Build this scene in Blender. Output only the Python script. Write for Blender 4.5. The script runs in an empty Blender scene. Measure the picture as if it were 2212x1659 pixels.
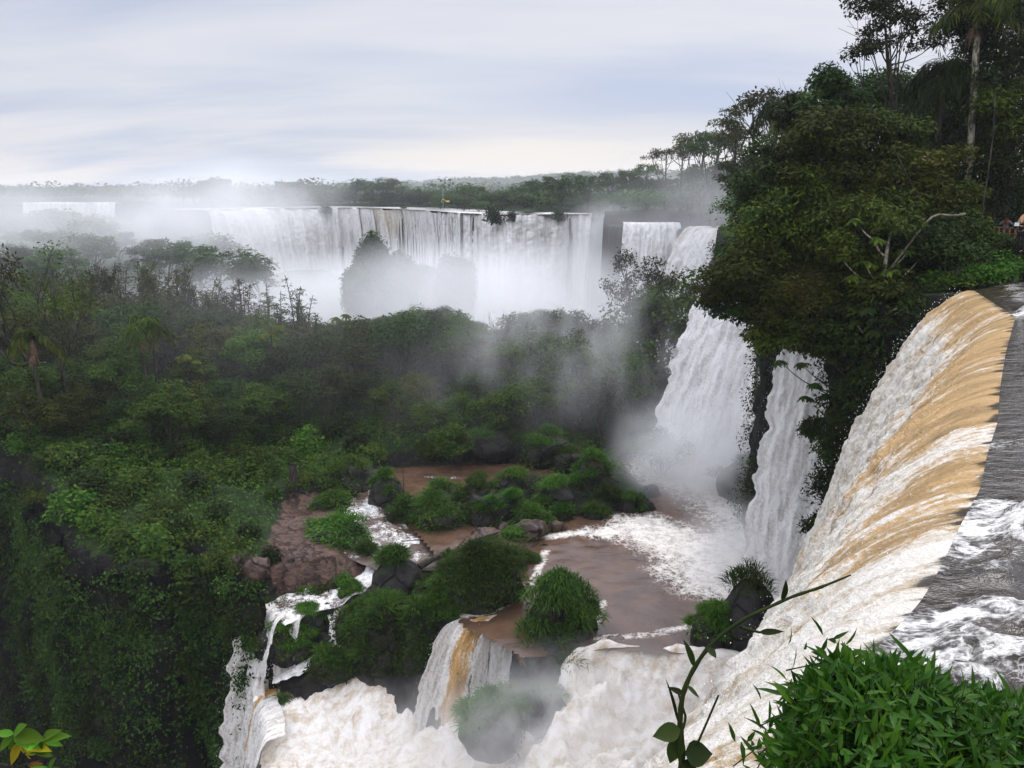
import bpy, math, random
import numpy as np
from mathutils import Vector
R = math.radians
SC = bpy.context.scene
COL = SC.collection

# ------------------------------------------------------------------ camera, sky, sun, exposure
PITCH = R(13.5); FOC = 800.0
cam_d = bpy.data.cameras.new('camera'); cam = bpy.data.objects.new('camera', cam_d); COL.objects.link(cam)
cam_d.sensor_width = 36.0; cam_d.lens = 36.0*FOC/1024.0
cam_d.clip_start = 0.1; cam_d.clip_end = 6000
cam.location = (0, 0, 0); cam.rotation_euler = (R(90)-PITCH, 0, 0)
SC.camera = cam

SUN_EL, SUN_AZ = R(52), R(35)            # azimuth measured from +Y towards +X
world = bpy.data.worlds.new('World'); SC.world = world; world.use_nodes = True
wn = world.node_tree; wn.nodes.clear()
def nd(nt, kind, **kw):
    n = nt.nodes.new(kind)
    for k, v in kw.items():
        if k.startswith('_'):
            setattr(n, k[1:], v)
        else:
            key = int(k[1:]) if k[0] == 'i' and k[1:].isdigit() else k.replace('__', ' ')
            s = n.inputs[key]
            if isinstance(v, bpy.types.NodeSocket): nt.links.new(v, s)
            else: s.default_value = v
    return n
def mathn(nt, op, a, b=None, c=None, clamp=False):
    n = nt.nodes.new('ShaderNodeMath'); n.operation = op; n.use_clamp = clamp
    for i, v in enumerate((a, b, c)):
        if v is None: continue
        if isinstance(v, bpy.types.NodeSocket): nt.links.new(v, n.inputs[i])
        else: n.inputs[i].default_value = v
    return n.outputs[0]
def mixc(nt, f, a, b, blend='MIX'):
    n = nt.nodes.new('ShaderNodeMix'); n.data_type = 'RGBA'; n.blend_type = blend
    for s, v in ((n.inputs[0], f), (n.inputs[6], a), (n.inputs[7], b)):
        if isinstance(v, bpy.types.NodeSocket): nt.links.new(v, s)
        else: s.default_value = (*v, 1) if isinstance(v, tuple) and len(v) == 3 else v
    return n.outputs[2]
def ramp(nt, f, lo, hi, a=0.0, b=1.0, smooth=True):
    n = nt.nodes.new('ShaderNodeMapRange'); n.interpolation_type = 'SMOOTHSTEP' if smooth else 'LINEAR'
    nt.links.new(f, n.inputs[0])
    for i, v in ((1, lo), (2, hi), (3, a), (4, b)): n.inputs[i].default_value = v
    return n.outputs[0]
sky = nd(wn, 'ShaderNodeTexSky', _sky_type='NISHITA', _sun_disc=False, _sun_elevation=SUN_EL, _sun_rotation=SUN_AZ)
skyb = nd(wn, 'ShaderNodeBackground', Color=sky.outputs[0], Strength=0.10)
tc = nd(wn, 'ShaderNodeTexCoord')
sep = nd(wn, 'ShaderNodeSeparateXYZ', Vector=tc.outputs['Generated'])
# cloud deck: the direction is laid out on a flat layer overhead so streaks flatten towards the horizon
zc = mathn(wn, 'ADD', mathn(wn, 'MAXIMUM', sep.outputs[2], 0.0), 0.16)
cu = nd(wn, 'ShaderNodeCombineXYZ', X=mathn(wn, 'DIVIDE', sep.outputs[0], zc), Y=mathn(wn, 'DIVIDE', sep.outputs[1], zc), Z=0.3)
mp = nd(wn, 'ShaderNodeMapping', Vector=cu.outputs[0], Scale=(0.42, 1.15, 1.0), Rotation=(0, 0, R(-14)), Location=(0.7, 0.25, 0))
n1 = nd(wn, 'ShaderNodeTexNoise', Vector=mp.outputs[0], Scale=0.9, Detail=6.0, Roughness=0.52, Distortion=0.5)
n2 = nd(wn, 'ShaderNodeTexNoise', Vector=mp.outputs[0], Scale=2.6, Detail=5.0, Roughness=0.55)
cl = mathn(wn, 'ADD', mathn(wn, 'MULTIPLY', n1.outputs[0], 0.75), mathn(wn, 'MULTIPLY', n2.outputs[0], 0.25))
f1 = ramp(wn, cl, 0.30, 0.66)
ccol = mixc(wn, f1, (0.55, 0.61, 0.77), (0.83, 0.83, 0.89))
hz = ramp(wn, sep.outputs[2], 0.0, 0.10, 1.0, 0.0)
warm = mathn(wn, 'MULTIPLY', hz, ramp(wn, cl, 0.44, 0.60))
ccol = mixc(wn, mathn(wn, 'MULTIPLY', warm, 0.9), ccol, (0.98, 0.91, 0.87))
def blob(cx, wx, cz, wz):
    a = ramp(wn, mathn(wn, 'ABSOLUTE', mathn(wn, 'ADD', mathn(wn, 'SUBTRACT', sep.outputs[0], cx), mathn(wn, 'MULTIPLY', mathn(wn, 'SUBTRACT', n1.outputs[0], 0.5), 0.5))), 0.0, wx, 1.0, 0.0)
    b = ramp(wn, mathn(wn, 'ABSOLUTE', mathn(wn, 'ADD', mathn(wn, 'SUBTRACT', sep.outputs[2], cz), mathn(wn, 'MULTIPLY', mathn(wn, 'SUBTRACT', n2.outputs[0], 0.5), 0.06))), 0.0, wz, 1.0, 0.0)
    return mathn(wn, 'MULTIPLY', a, b)
ccol = mixc(wn, mathn(wn, 'MULTIPLY', blob(0.20, 0.34, 0.115, 0.065), 0.85), ccol, (0.53, 0.60, 0.80))
ccol = mixc(wn, mathn(wn, 'MULTIPLY', blob(-0.12, 0.2, 0.15, 0.03), 0.5), ccol, (0.55, 0.62, 0.80))
ccol = mixc(wn, mathn(wn, 'MULTIPLY', blob(0.04, 0.34, 0.042, 0.05), 0.95), ccol, (1.0, 0.93, 0.87))
top = ramp(wn, sep.outputs[2], 0.21, 0.62, 0.96, 3.5)
cloudb = nd(wn, 'ShaderNodeBackground', Color=ccol, Strength=top)
mixs = nd(wn, 'ShaderNodeMixShader', Fac=0.9)
wn.links.new(skyb.outputs[0], mixs.inputs[1]); wn.links.new(cloudb.outputs[0], mixs.inputs[2])
wo = nd(wn, 'ShaderNodeOutputWorld'); wn.links.new(mixs.outputs[0], wo.inputs['Surface'])

sun_d = bpy.data.lights.new('sun', 'SUN'); sun_d.energy = 1.5; sun_d.angle = R(18); sun_d.color = (1.0, 0.95, 0.88)
sun = bpy.data.objects.new('sun', sun_d); COL.objects.link(sun)
sv = Vector((math.cos(SUN_EL)*math.sin(SUN_AZ), math.cos(SUN_EL)*math.cos(SUN_AZ), math.sin(SUN_EL)))
sun.rotation_euler = sv.to_track_quat('Z', 'Y').to_euler()
vs = SC.view_settings; vs.view_transform = 'Standard'; vs.look = 'None'; vs.exposure = 0.0; vs.gamma = 1.0
SC.display_settings.display_device = 'sRGB'
SC.render.engine = 'CYCLES'
cy = SC.cycles
cy.max_bounces = 8; cy.diffuse_bounces = 3; cy.glossy_bounces = 2; cy.transmission_bounces = 3; cy.volume_bounces = 6; cy.transparent_max_bounces = 8
cy.volume_step_rate = 0.6; cy.volume_max_steps = 128; cy.use_denoising = True
cy.caustics_reflective = False; cy.caustics_refractive = False; cy.sample_clamp_indirect = 6.0

# ------------------------------------------------------------------ picture measurements to places in the world
W0 = 2212.0; PS = 1024.0/W0
cP, sP = math.cos(PITCH), math.sin(PITCH)
def ray(X, Y):
    u = (X*PS-512)/FOC; v = (384-Y*PS)/FOC
    return np.array((u, cP+v*sP, -sP+v*cP))
def atz(X, Y, z): d = ray(X, Y); return d*(z/d[2])
def aty(X, Y, y): d = ray(X, Y); return d*(y/d[1])
def proj(p):
    p = np.asarray(p, float); dep = p[..., 1]*cP-p[..., 2]*sP; up = p[..., 1]*sP+p[..., 2]*cP
    return (512+FOC*p[..., 0]/dep)/PS, (384-FOC*up/dep)/PS

# ------------------------------------------------------------------ noise
def _h(ix, iy, iz, s):
    h = (ix*374761393+iy*668265263+iz*1440662683+s*974634777) & 0xffffffff
    h = ((h ^ (h >> 13))*1274126177) & 0xffffffff
    h = ((h ^ (h >> 15))*2246822519) & 0xffffffff
    return ((h ^ (h >> 16)) & 0xffffff)/16777215.0
def vnoise(p, s=0):
    p = np.asarray(p, float)
    if p.shape[-1] == 2: p = np.concatenate([p, np.zeros(p.shape[:-1]+(1,))], -1)
    i = np.floor(p).astype(np.int64); f = p-i; f = f*f*(3-2*f)
    x, y, z = i[..., 0], i[..., 1], i[..., 2]; r = 0
    for a in (0, 1):
        for b in (0, 1):
            for c in (0, 1):
                w = (f[..., 0] if a else 1-f[..., 0])*(f[..., 1] if b else 1-f[..., 1])*(f[..., 2] if c else 1-f[..., 2])
                r = r+w*_h(x+a, y+b, z+c, s)
    return r
def fbm(p, o=4, s=0, g=0.5):
    p = np.asarray(p, float); a, t, r = 1.0, 0.0, 0
    for k in range(o):
        r = r+a*(vnoise(p, s+k*17)-0.5); t += a; a *= g; p = p*2.03+13.7
    return r/t*2
def sst(a, b, x):
    t = np.clip((x-a)/(b-a), 0, 1); return t*t*(3-2*t)
def sdist(P, poly):
    """signed distance of the points to a closed outline, positive inside"""
    poly = np.asarray(poly, float); x, y = P[:, 0], P[:, 1]
    best = np.full(len(P), 1e18); ins = np.zeros(len(P), bool)
    for (ax, ay), (bx, by) in zip(poly, np.roll(poly, -1, 0)):
        dx, dy = bx-ax, by-ay; L = dx*dx+dy*dy+1e-12
        t = np.clip(((x-ax)*dx+(y-ay)*dy)/L, 0, 1)
        best = np.minimum(best, (x-ax-t*dx)**2+(y-ay-t*dy)**2)
        c = ((ay > y) != (by > y)) & (x < (bx-ax)*(y-ay)/(by-ay+1e-12)+ax)
        ins ^= c
    return np.where(ins, 1, -1)*np.sqrt(best)
def ldist(P, line):
    line = np.asarray(line, float)[:, :2]; x, y = P[:, 0], P[:, 1]; best = np.full(len(P), 1e18)
    for (ax, ay), (bx, by) in zip(line[:-1], line[1:]):
        dx, dy = bx-ax, by-ay; t = np.clip(((x-ax)*dx+(y-ay)*dy)/(dx*dx+dy*dy+1e-12), 0, 1)
        best = np.minimum(best, (x-ax-t*dx)**2+(y-ay-t*dy)**2)
    return np.sqrt(best)
class TPS:
    def __init__(s, pts, lam=0.5):
        P = np.asarray(pts, float); s.P = P[:, :2]; n = len(P)
        K = s.k(P[:, :2], s.P)+lam*np.eye(n); Q = np.c_[np.ones(n), s.P]
        A = np.block([[K, Q], [Q.T, np.zeros((3, 3))]])
        s.w = np.linalg.solve(A, np.r_[P[:, 2], 0, 0, 0])
    @staticmethod
    def k(a, b):
        r2 = ((a[:, None]-b[None])**2).sum(-1)+1e-9
        return r2*np.log(r2)*0.5
    def __call__(s, a):
        a = np.asarray(a, float); return s.k(a, s.P)@s.w[:-3]+np.c_[np.ones(len(a)), a]@s.w[-3:]

# ------------------------------------------------------------------ object helpers
def mesh(name, V, F, mat=None, smooth=False, attrs=None, uv=None):
    V = np.asarray(V, np.float32).reshape(-1, 3); F = np.asarray(F, np.int32)
    me = bpy.data.meshes.new(name); k = F.shape[1]
    me.vertices.add(len(V)); me.vertices.foreach_set('co', V.ravel())
    me.loops.add(F.size); me.loops.foreach_set('vertex_index', F.ravel())
    me.polygons.add(len(F)); me.polygons.foreach_set('loop_start', np.arange(0, F.size, k, dtype=np.int32))
    if smooth: me.polygons.foreach_set('use_smooth', np.ones(len(F), bool))
    for an, av in (attrs or {}).items():
        a = me.attributes.new(an, 'FLOAT', 'POINT'); a.data.foreach_set('value', np.asarray(av, np.float32).ravel())
    if uv is not None:
        l = me.uv_layers.new(name='flow'); l.data.foreach_set('uv', np.asarray(uv, np.float32)[F.ravel()].ravel())
    me.update(calc_edges=True); me.validate()
    if mat: me.materials.append(mat)
    return me
def link(name, me, parent=None, loc=(0, 0, 0), rz=0.0, sc=None):
    o = bpy.data.objects.new(name, me); COL.objects.link(o); o.location = loc; o.rotation_euler = (0, 0, rz)
    if sc is not None: o.scale = sc if hasattr(sc, '__len__') else (sc, sc, sc)
    if parent: o.parent = parent
    return o
def tag(o, label=None, cat=None, group=None, kind=None):
    if label: o['label'] = label
    if cat: o['category'] = cat
    if group: o['group'] = group
    if kind: o['kind'] = kind
    return o
def thing(name, label, cat, loc=(0, 0, 0), rz=0, group=None):
    return tag(link(name, None, None, loc, rz), label, cat, group)
def grid_faces(a, b):
    i = np.arange(a*b).reshape(a, b)
    return np.stack([i[:-1, :-1], i[1:, :-1], i[1:, 1:], i[:-1, 1:]], -1).reshape(-1, 4)
def tubes(paths, sides=6):
    """paths: list of (points n x 3, radii n); one array of quads"""
    VV, FF, off = [], [], 0
    ang = np.linspace(0, 2*np.pi, sides, endpoint=False)
    for P, r in paths:
        P = np.asarray(P, float); n = len(P); r = np.broadcast_to(np.asarray(r, float), (n,))
        T = np.gradient(P, axis=0); T /= np.linalg.norm(T, axis=1, keepdims=True)+1e-9
        ref = np.array((0.31, 0.95, 0.05)) if abs(T[:, 2]).mean() > 0.6 else np.array((0.05, 0.1, 1.0))
        A = np.cross(T, ref); A /= np.linalg.norm(A, axis=1, keepdims=True)+1e-9; B = np.cross(T, A)
        V = P[:, None]+r[:, None, None]*(np.cos(ang)[None, :, None]*A[:, None]+np.sin(ang)[None, :, None]*B[:, None])
        i = np.arange(n*sides).reshape(n, sides)+off; j = np.roll(i, -1, 1)
        FF.append(np.stack([i[:-1], j[:-1], j[1:], i[1:]], -1).reshape(-1, 4)); VV.append(V.reshape(-1, 3)); off += n*sides
    return np.concatenate(VV), np.concatenate(FF)
def curve(a, b, bend, n=6):
    t = np.linspace(0, 1, n)[:, None]; a, b, bend = map(np.asarray, (a, b, bend))
    return a*(1-t)+b*t+bend*(4*t*(1-t))
def unit(v): return v/(np.linalg.norm(v, axis=-1, keepdims=True)+1e-9)
def leaves(P, D, Nn, L, Wd, fold=0.25, droop=0.0):
    """one folded diamond leaf per point; D along the leaf, Nn its normal"""
    P = np.asarray(P, float); D = unit(D); S = unit(np.cross(D, Nn)); Nn = np.cross(S, D)
    L = np.broadcast_to(np.asarray(L, float), (len(P),))[:, None]; Wd = np.broadcast_to(np.asarray(Wd, float), (len(P),))[:, None]
    m = P+D*L*0.45
    V = np.stack([P, m+S*Wd*0.5-Nn*Wd*fold*0.5, P+D*L-Nn*L*droop, m-S*Wd*0.5-Nn*Wd*fold*0.5], 1)
    return V.reshape(-1, 3), np.arange(len(P)*4).reshape(-1, 4)
def lances(P, D, Nn, L, Wd, droop=0.25, prof=((0, 0.12), (0.3, 1.0), (0.65, 0.75), (1.0, 0.03))):
    """longer leaves of three quads, bent downwards along their length"""
    P = np.asarray(P, float); n = len(P); D = unit(D); S = unit(np.cross(D, Nn)); Nn = np.cross(S, D)
    L = np.broadcast_to(np.asarray(L, float), (n,))[:, None]; Wd = np.broadcast_to(np.asarray(Wd, float), (n,))[:, None]
    dr = np.broadcast_to(np.asarray(droop, float), (n,))[:, None]
    rows = []
    for t, w in prof:
        c = P+D*L*t-Nn*L*dr*t*t
        rows += [c-S*Wd*w*0.5-Nn*0, c-Nn*Wd*w*0.18, c+S*Wd*w*0.5]
    m = len(prof); V = np.stack(rows, 1).reshape(-1, 3); b = (np.arange(n)*m*3)[:, None, None]
    q = np.array([[r*3+c, r*3+c+1, r*3+c+4, r*3+c+3] for r in range(m-1) for c in range(2)])
    return V, (b+q[None]).reshape(-1, 4)
FINEP = ((0, 0.05), (0.08, 0.42), (0.2, 0.82), (0.36, 1.0), (0.52, 0.96), (0.68, 0.76), (0.82, 0.45), (0.93, 0.17), (1.0, 0.01))
def rdir(rng, n): return unit(rng.normal(size=(n, 3)))
UP = np.array((0, 0, 1.0))

# ------------------------------------------------------------------ materials
def newmat(name):
    m = bpy.data.materials.new(name); m.use_nodes = True; nt = m.node_tree; nt.nodes.clear()
    out = nt.nodes.new('ShaderNodeOutputMaterial'); return m, nt, out
def leafmat(name, a, b, c, trans=0.28, rough=0.6, spec=0.07, scale=0.5):
    """leaf blades: three natural tones picked per leaf and per patch"""
    m, nt, out = newmat(name)
    g = nd(nt, 'ShaderNodeNewGeometry'); oi = nd(nt, 'ShaderNodeObjectInfo')
    no = nd(nt, 'ShaderNodeTexNoise', Vector=g.outputs['Position'], Scale=scale, Detail=3.0)
    col = mixc(nt, ramp(nt, no.outputs[0], 0.36, 0.64), a, b)
    col = mixc(nt, mathn(nt, 'POWER', g.outputs['Random Per Island'], 2.5), col, c)
    hs = nd(nt, 'ShaderNodeHueSaturation', Hue=ramp(nt, oi.outputs['Random'], 0, 1, 0.487, 0.525, False), Saturation=1.0,
            Value=ramp(nt, oi.outputs['Random'], 0, 1, 0.55, 1.6, False), Color=col)
    p = nd(nt, 'ShaderNodeBsdfPrincipled', Base__Color=hs.outputs[0], Roughness=rough, Specular__IOR__Level=spec)
    t = nd(nt, 'ShaderNodeBsdfTranslucent', Color=hs.outputs[0])
    mx = nd(nt, 'ShaderNodeMixShader', Fac=trans); nt.links.new(p.outputs[0], mx.inputs[1]); nt.links.new(t.outputs[0], mx.inputs[2])
    nt.links.new(mx.outputs[0], out.inputs[0]); return m
def noisemat(name, a, b, scale=3.0, rough=0.8, spec=0.3, bump=0.3, stretch=(1, 1, 1), metal=0.0, lo=0.35, hi=0.65, coords='Object'):
    m, nt, out = newmat(name); t = nd(nt, 'ShaderNodeTexCoord')
    v = nd(nt, 'ShaderNodeMapping', Vector=t.outputs[coords], Scale=stretch).outputs[0]
    no = nd(nt, 'ShaderNodeTexNoise', Vector=v, Scale=scale, Detail=6.0, Roughness=0.62)
    col = mixc(nt, ramp(nt, no.outputs[0], lo, hi), a, b)
    bp = nd(nt, 'ShaderNodeBump', Strength=bump, Distance=0.1, Height=no.outputs[0])
    p = nd(nt, 'ShaderNodeBsdfPrincipled', Base__Color=col, Roughness=rough, Specular__IOR__Level=spec, Metallic=metal, Normal=bp.outputs[0])
    nt.links.new(p.outputs[0], out.inputs[0]); return m
def rockmat(name, a, b, moss, wet=0.35, mossy=0.5, crack=0.6, spec=0.25):
    m, nt, out = newmat(name); g = nd(nt, 'ShaderNodeNewGeometry'); P = g.outputs['Position']
    n1 = nd(nt, 'ShaderNodeTexNoise', Vector=P, Scale=0.9, Detail=8.0, Roughness=0.6)
    wp = nd(nt, 'ShaderNodeVectorMath', _operation='MULTIPLY_ADD', i0=n1.outputs['Color'], i1=(0.9, 0.9, 0.9), i2=P)
    vo = nd(nt, 'ShaderNodeTexVoronoi', _feature='DISTANCE_TO_EDGE', Vector=wp.outputs[0], Scale=crack)
    cr = ramp(nt, vo.outputs[0], 0.0, 0.09)
    col = mixc(nt, ramp(nt, n1.outputs[0], 0.35, 0.65), a, b)
    col = mixc(nt, cr, tuple(x*0.35 for x in a), col)
    sz = nd(nt, 'ShaderNodeSeparateXYZ', Vector=g.outputs['Normal'])
    n3 = nd(nt, 'ShaderNodeTexNoise', Vector=P, Scale=0.5, Detail=6.0)
    mk = ramp(nt, mathn(nt, 'ADD', mathn(nt, 'MULTIPLY', sz.outputs[2], 0.35), n3.outputs[0]), 1.0-mossy, 1.15-mossy)
    col = mixc(nt, mk, col, moss)
    h = mathn(nt, 'ADD', n1.outputs[0], mathn(nt, 'MULTIPLY', cr, 0.35))
    bp = nd(nt, 'ShaderNodeBump', Strength=0.8, Distance=0.35, Height=h)
    p = nd(nt, 'ShaderNodeBsdfPrincipled', Base__Color=col, Roughness=ramp(nt, n3.outputs[0], 0.3, 0.7, wet, min(1.0, wet+0.35)), Specular__IOR__Level=spec, Normal=bp.outputs[0])
    nt.links.new(p.outputs[0], out.inputs[0]); return m
M = {}
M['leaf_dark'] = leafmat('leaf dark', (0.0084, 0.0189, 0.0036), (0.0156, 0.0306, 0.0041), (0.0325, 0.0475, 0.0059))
M['leaf_mid'] = leafmat('leaf mid', (0.0146, 0.0351, 0.0048), (0.0309, 0.0593, 0.0057), (0.0690, 0.0877, 0.0088))
M['leaf_olive'] = leafmat('leaf olive', (0.0145, 0.0282, 0.0027), (0.0348, 0.0518, 0.0038), (0.0726, 0.0873, 0.0076))
M['leaf_yellow'] = leafmat('leaf yellow green', (0.0331, 0.0456, 0.0033), (0.0602, 0.0672, 0.0047), (0.1023, 0.1022, 0.0099))
M['leaf_bamboo'] = leafmat('leaf bamboo', (0.0229, 0.0328, 0.0076), (0.0397, 0.0450, 0.0101), (0.0612, 0.0614, 0.0149))
M['leaf_brown'] = leafmat('leaf brownish', (0.0177, 0.0229, 0.0040), (0.0322, 0.0336, 0.0051), (0.0554, 0.0451, 0.0073))
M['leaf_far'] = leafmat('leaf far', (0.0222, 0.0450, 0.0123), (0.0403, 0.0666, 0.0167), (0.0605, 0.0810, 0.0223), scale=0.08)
M['leaf_bush'] = leafmat('leaf bush', (0.0107, 0.0312, 0.0028), (0.0235, 0.0585, 0.0037), (0.0506, 0.0918, 0.0070), trans=0.3, rough=0.45, spec=0.16, scale=3.0)
M['leaf_low'] = leafmat('leaf low plants', (0.0185, 0.0531, 0.0037), (0.0364, 0.0797, 0.0055), (0.0727, 0.1122, 0.0103), scale=0.35)
M['leaf_cliff'] = leafmat('leaf cliff', (0.0089, 0.0231, 0.0035), (0.0208, 0.0424, 0.0052), (0.0506, 0.0809, 0.0088), scale=0.3)
M['grass_rock'] = leafmat('grass tussock', (0.0123, 0.0428, 0.0038), (0.0309, 0.0734, 0.0053), (0.0685, 0.1071, 0.0106), scale=0.6)
M['leaf_sprig'] = leafmat('leaf sprig', (0.03, 0.11, 0.012), (0.06, 0.16, 0.012), (0.14, 0.20, 0.015), scale=6.0)
M['leaf_sprig_yellow'] = leafmat('leaf sprig yellow', (0.20, 0.20, 0.012), (0.27, 0.23, 0.012), (0.22, 0.13, 0.01), scale=9.0)
M['leaf_dry'] = leafmat('leaf dry', (0.16, 0.065, 0.018), (0.2, 0.09, 0.028), (0.12, 0.06, 0.02), scale=9.0)
M['vine'] = leafmat('vine', (0.0090, 0.0175, 0.0040), (0.0225, 0.0300, 0.0060), (0.0250, 0.0300, 0.0075), trans=0.05, scale=5.0)
M['bark_pale'] = noisemat('bark pale', (0.05, 0.048, 0.032), (0.36, 0.33, 0.25), 7.0, 0.85, 0.2, 0.5, (1, 1, 0.35), lo=0.40, hi=0.60)
M['bark_limb'] = noisemat('bark limb', (0.03, 0.026, 0.018), (0.17, 0.15, 0.11), 7.0, 0.85, 0.1, 0.5, (1, 1, 0.35))
M['bark_dark'] = noisemat('bark dark', (0.012, 0.010, 0.008), (0.06, 0.05, 0.038), 5.0, 0.9, 0.2, 0.5, (1, 1, 0.3))
M['thatch'] = noisemat('dead fronds', (0.09, 0.05, 0.03), (0.24, 0.15, 0.10), 6.0, 0.9, 0.2, 0.3)
M['rock_dark'] = rockmat('rock dark', (0.008, 0.007, 0.0065), (0.026, 0.022, 0.019), (0.014, 0.026, 0.006), mossy=0.25, wet=0.55)
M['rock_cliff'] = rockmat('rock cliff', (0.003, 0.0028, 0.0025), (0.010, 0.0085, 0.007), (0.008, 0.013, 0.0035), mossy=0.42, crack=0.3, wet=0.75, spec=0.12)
M['rock_red'] = rockmat('rock red', (0.036, 0.021, 0.016), (0.105, 0.062, 0.044), (0.035, 0.045, 0.012), wet=0.25, mossy=0.12, crack=0.55)
M['wood_brown'] = noisemat('wood brown', (0.10, 0.042, 0.014), (0.27, 0.12, 0.035), 4.0, 0.7, 0.3, 0.2, (1, 1, 0.2))
M['rail_grey'] = noisemat('rail grey', (0.12, 0.10, 0.07), (0.28, 0.24, 0.18), 4.0, 0.6, 0.3, 0.1)
M['pier'] = noisemat('pier concrete', (0.05, 0.047, 0.045), (0.13, 0.125, 0.12), 3.0, 0.85, 0.2, 0.3)
M['skin'] = noisemat('skin', (0.34, 0.17, 0.11), (0.48, 0.26, 0.18), 8.0, 0.5, 0.3, 0.0)
M['skin_red'] = noisemat('skin ruddy', (0.24, 0.07, 0.045), (0.34, 0.11, 0.07), 8.0, 0.5, 0.3, 0.0)
M['hair_blond'] = noisemat('hair blond', (0.42, 0.22, 0.11), (0.66, 0.42, 0.26), 20.0, 0.5, 0.3, 0.2, (1, 1, 0.1))
M['hair_dark'] = noisemat('hair dark', (0.008, 0.006, 0.005), (0.03, 0.022, 0.018), 20.0, 0.5, 0.3, 0.2, (1, 1, 0.1))
M['shirt_grey'] = noisemat('shirt grey', (0.17, 0.18, 0.20), (0.26, 0.27, 0.30), 5.0, 0.9, 0.1, 0.2)
M['cloth_dark'] = noisemat('cloth dark', (0.008, 0.008, 0.010), (0.022, 0.022, 0.026), 5.0, 0.9, 0.1, 0.2)
M['trousers'] = noisemat('trousers grey', (0.035, 0.035, 0.038), (0.065, 0.063, 0.06), 5.0, 0.9, 0.1, 0.2)
M['white_plastic'] = noisemat('white plastic', (0.68, 0.68, 0.70), (0.78, 0.78, 0.8), 5.0, 0.4, 0.4, 0.0)
M['yellow_paint'] = noisemat('yellow paint', (0.62, 0.40, 0.03), (0.75, 0.50, 0.05), 2.0, 0.5, 0.4, 0.1)
M['blue_paint'] = noisemat('blue paint', (0.30, 0.42, 0.60), (0.42, 0.55, 0.70), 2.0, 0.5, 0.4, 0.0)

def groundmat():
    m, nt, out = newmat('ground'); g = nd(nt, 'ShaderNodeNewGeometry'); P = g.outputs['Position']
    n1 = nd(nt, 'ShaderNodeTexNoise', Vector=P, Scale=0.35, Detail=7.0, Roughness=0.6)
    n2 = nd(nt, 'ShaderNodeTexNoise', Vector=P, Scale=2.2, Detail=6.0, Roughness=0.65)
    green = mixc(nt, ramp(nt, n1.outputs[0], 0.35, 0.65), (0.008, 0.020, 0.004), (0.018, 0.036, 0.006))
    rock = mixc(nt, ramp(nt, n2.outputs[0], 0.35, 0.65), (0.006, 0.0055, 0.005), (0.020, 0.017, 0.014))
    sz = nd(nt, 'ShaderNodeSeparateXYZ', Vector=g.outputs['True Normal'])
    col = mixc(nt, ramp(nt, mathn(nt, 'ADD', sz.outputs[2], mathn(nt, 'MULTIPLY', n2.outputs[0], 0.4)), 0.85, 1.05), rock, green)
    bare = nd(nt, 'ShaderNodeAttribute', _attribute_name='bare')
    rk = nd(nt, 'ShaderNodeAttribute', _attribute_name='rocky')
    col = mixc(nt, ramp(nt, mathn(nt, 'ADD', rk.outputs['Fac'], mathn(nt, 'MULTIPLY', mathn(nt, 'SUBTRACT', n1.outputs[0], 0.5), 0.8)), 0.4, 0.6), col, rock)
    red = mixc(nt, ramp(nt, n2.outputs[0], 0.3, 0.7), (0.038, 0.022, 0.017), (0.115, 0.066, 0.047))
    wpv = nd(nt, 'ShaderNodeVectorMath', _operation='MULTIPLY_ADD', i0=n2.outputs['Color'], i1=(2.6, 1.6, 1.6), i2=P)
    vo = nd(nt, 'ShaderNodeTexVoronoi', _feature='DISTANCE_TO_EDGE', Vector=wpv.outputs[0], Scale=0.55)
    red = mixc(nt, ramp(nt, vo.outputs[0], 0.0, 0.05, 0.25, 1.0), (0.025, 0.016, 0.013), red)
    col = mixc(nt, ramp(nt, mathn(nt, 'ADD', bare.outputs['Fac'], mathn(nt, 'MULTIPLY', mathn(nt, 'SUBTRACT', n2.outputs[0], 0.5), 0.9)), 0.42, 0.55), col, red)
    h = mathn(nt, 'ADD', n2.outputs[0], mathn(nt, 'MULTIPLY', ramp(nt, vo.outputs[0], 0.0, 0.07), 0.3))
    bp = nd(nt, 'ShaderNodeBump', Strength=0.9, Distance=0.3, Height=h)
    rg = mathn(nt, 'SUBTRACT', 0.85, mathn(nt, 'MULTIPLY', bare.outputs['Fac'], 0.45))
    p = nd(nt, 'ShaderNodeBsdfPrincipled', Base__Color=col, Roughness=rg, Specular__IOR__Level=0.2, Normal=bp.outputs[0])
    nt.links.new(p.outputs[0], out.inputs[0]); return m
M['ground'] = groundmat()

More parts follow.
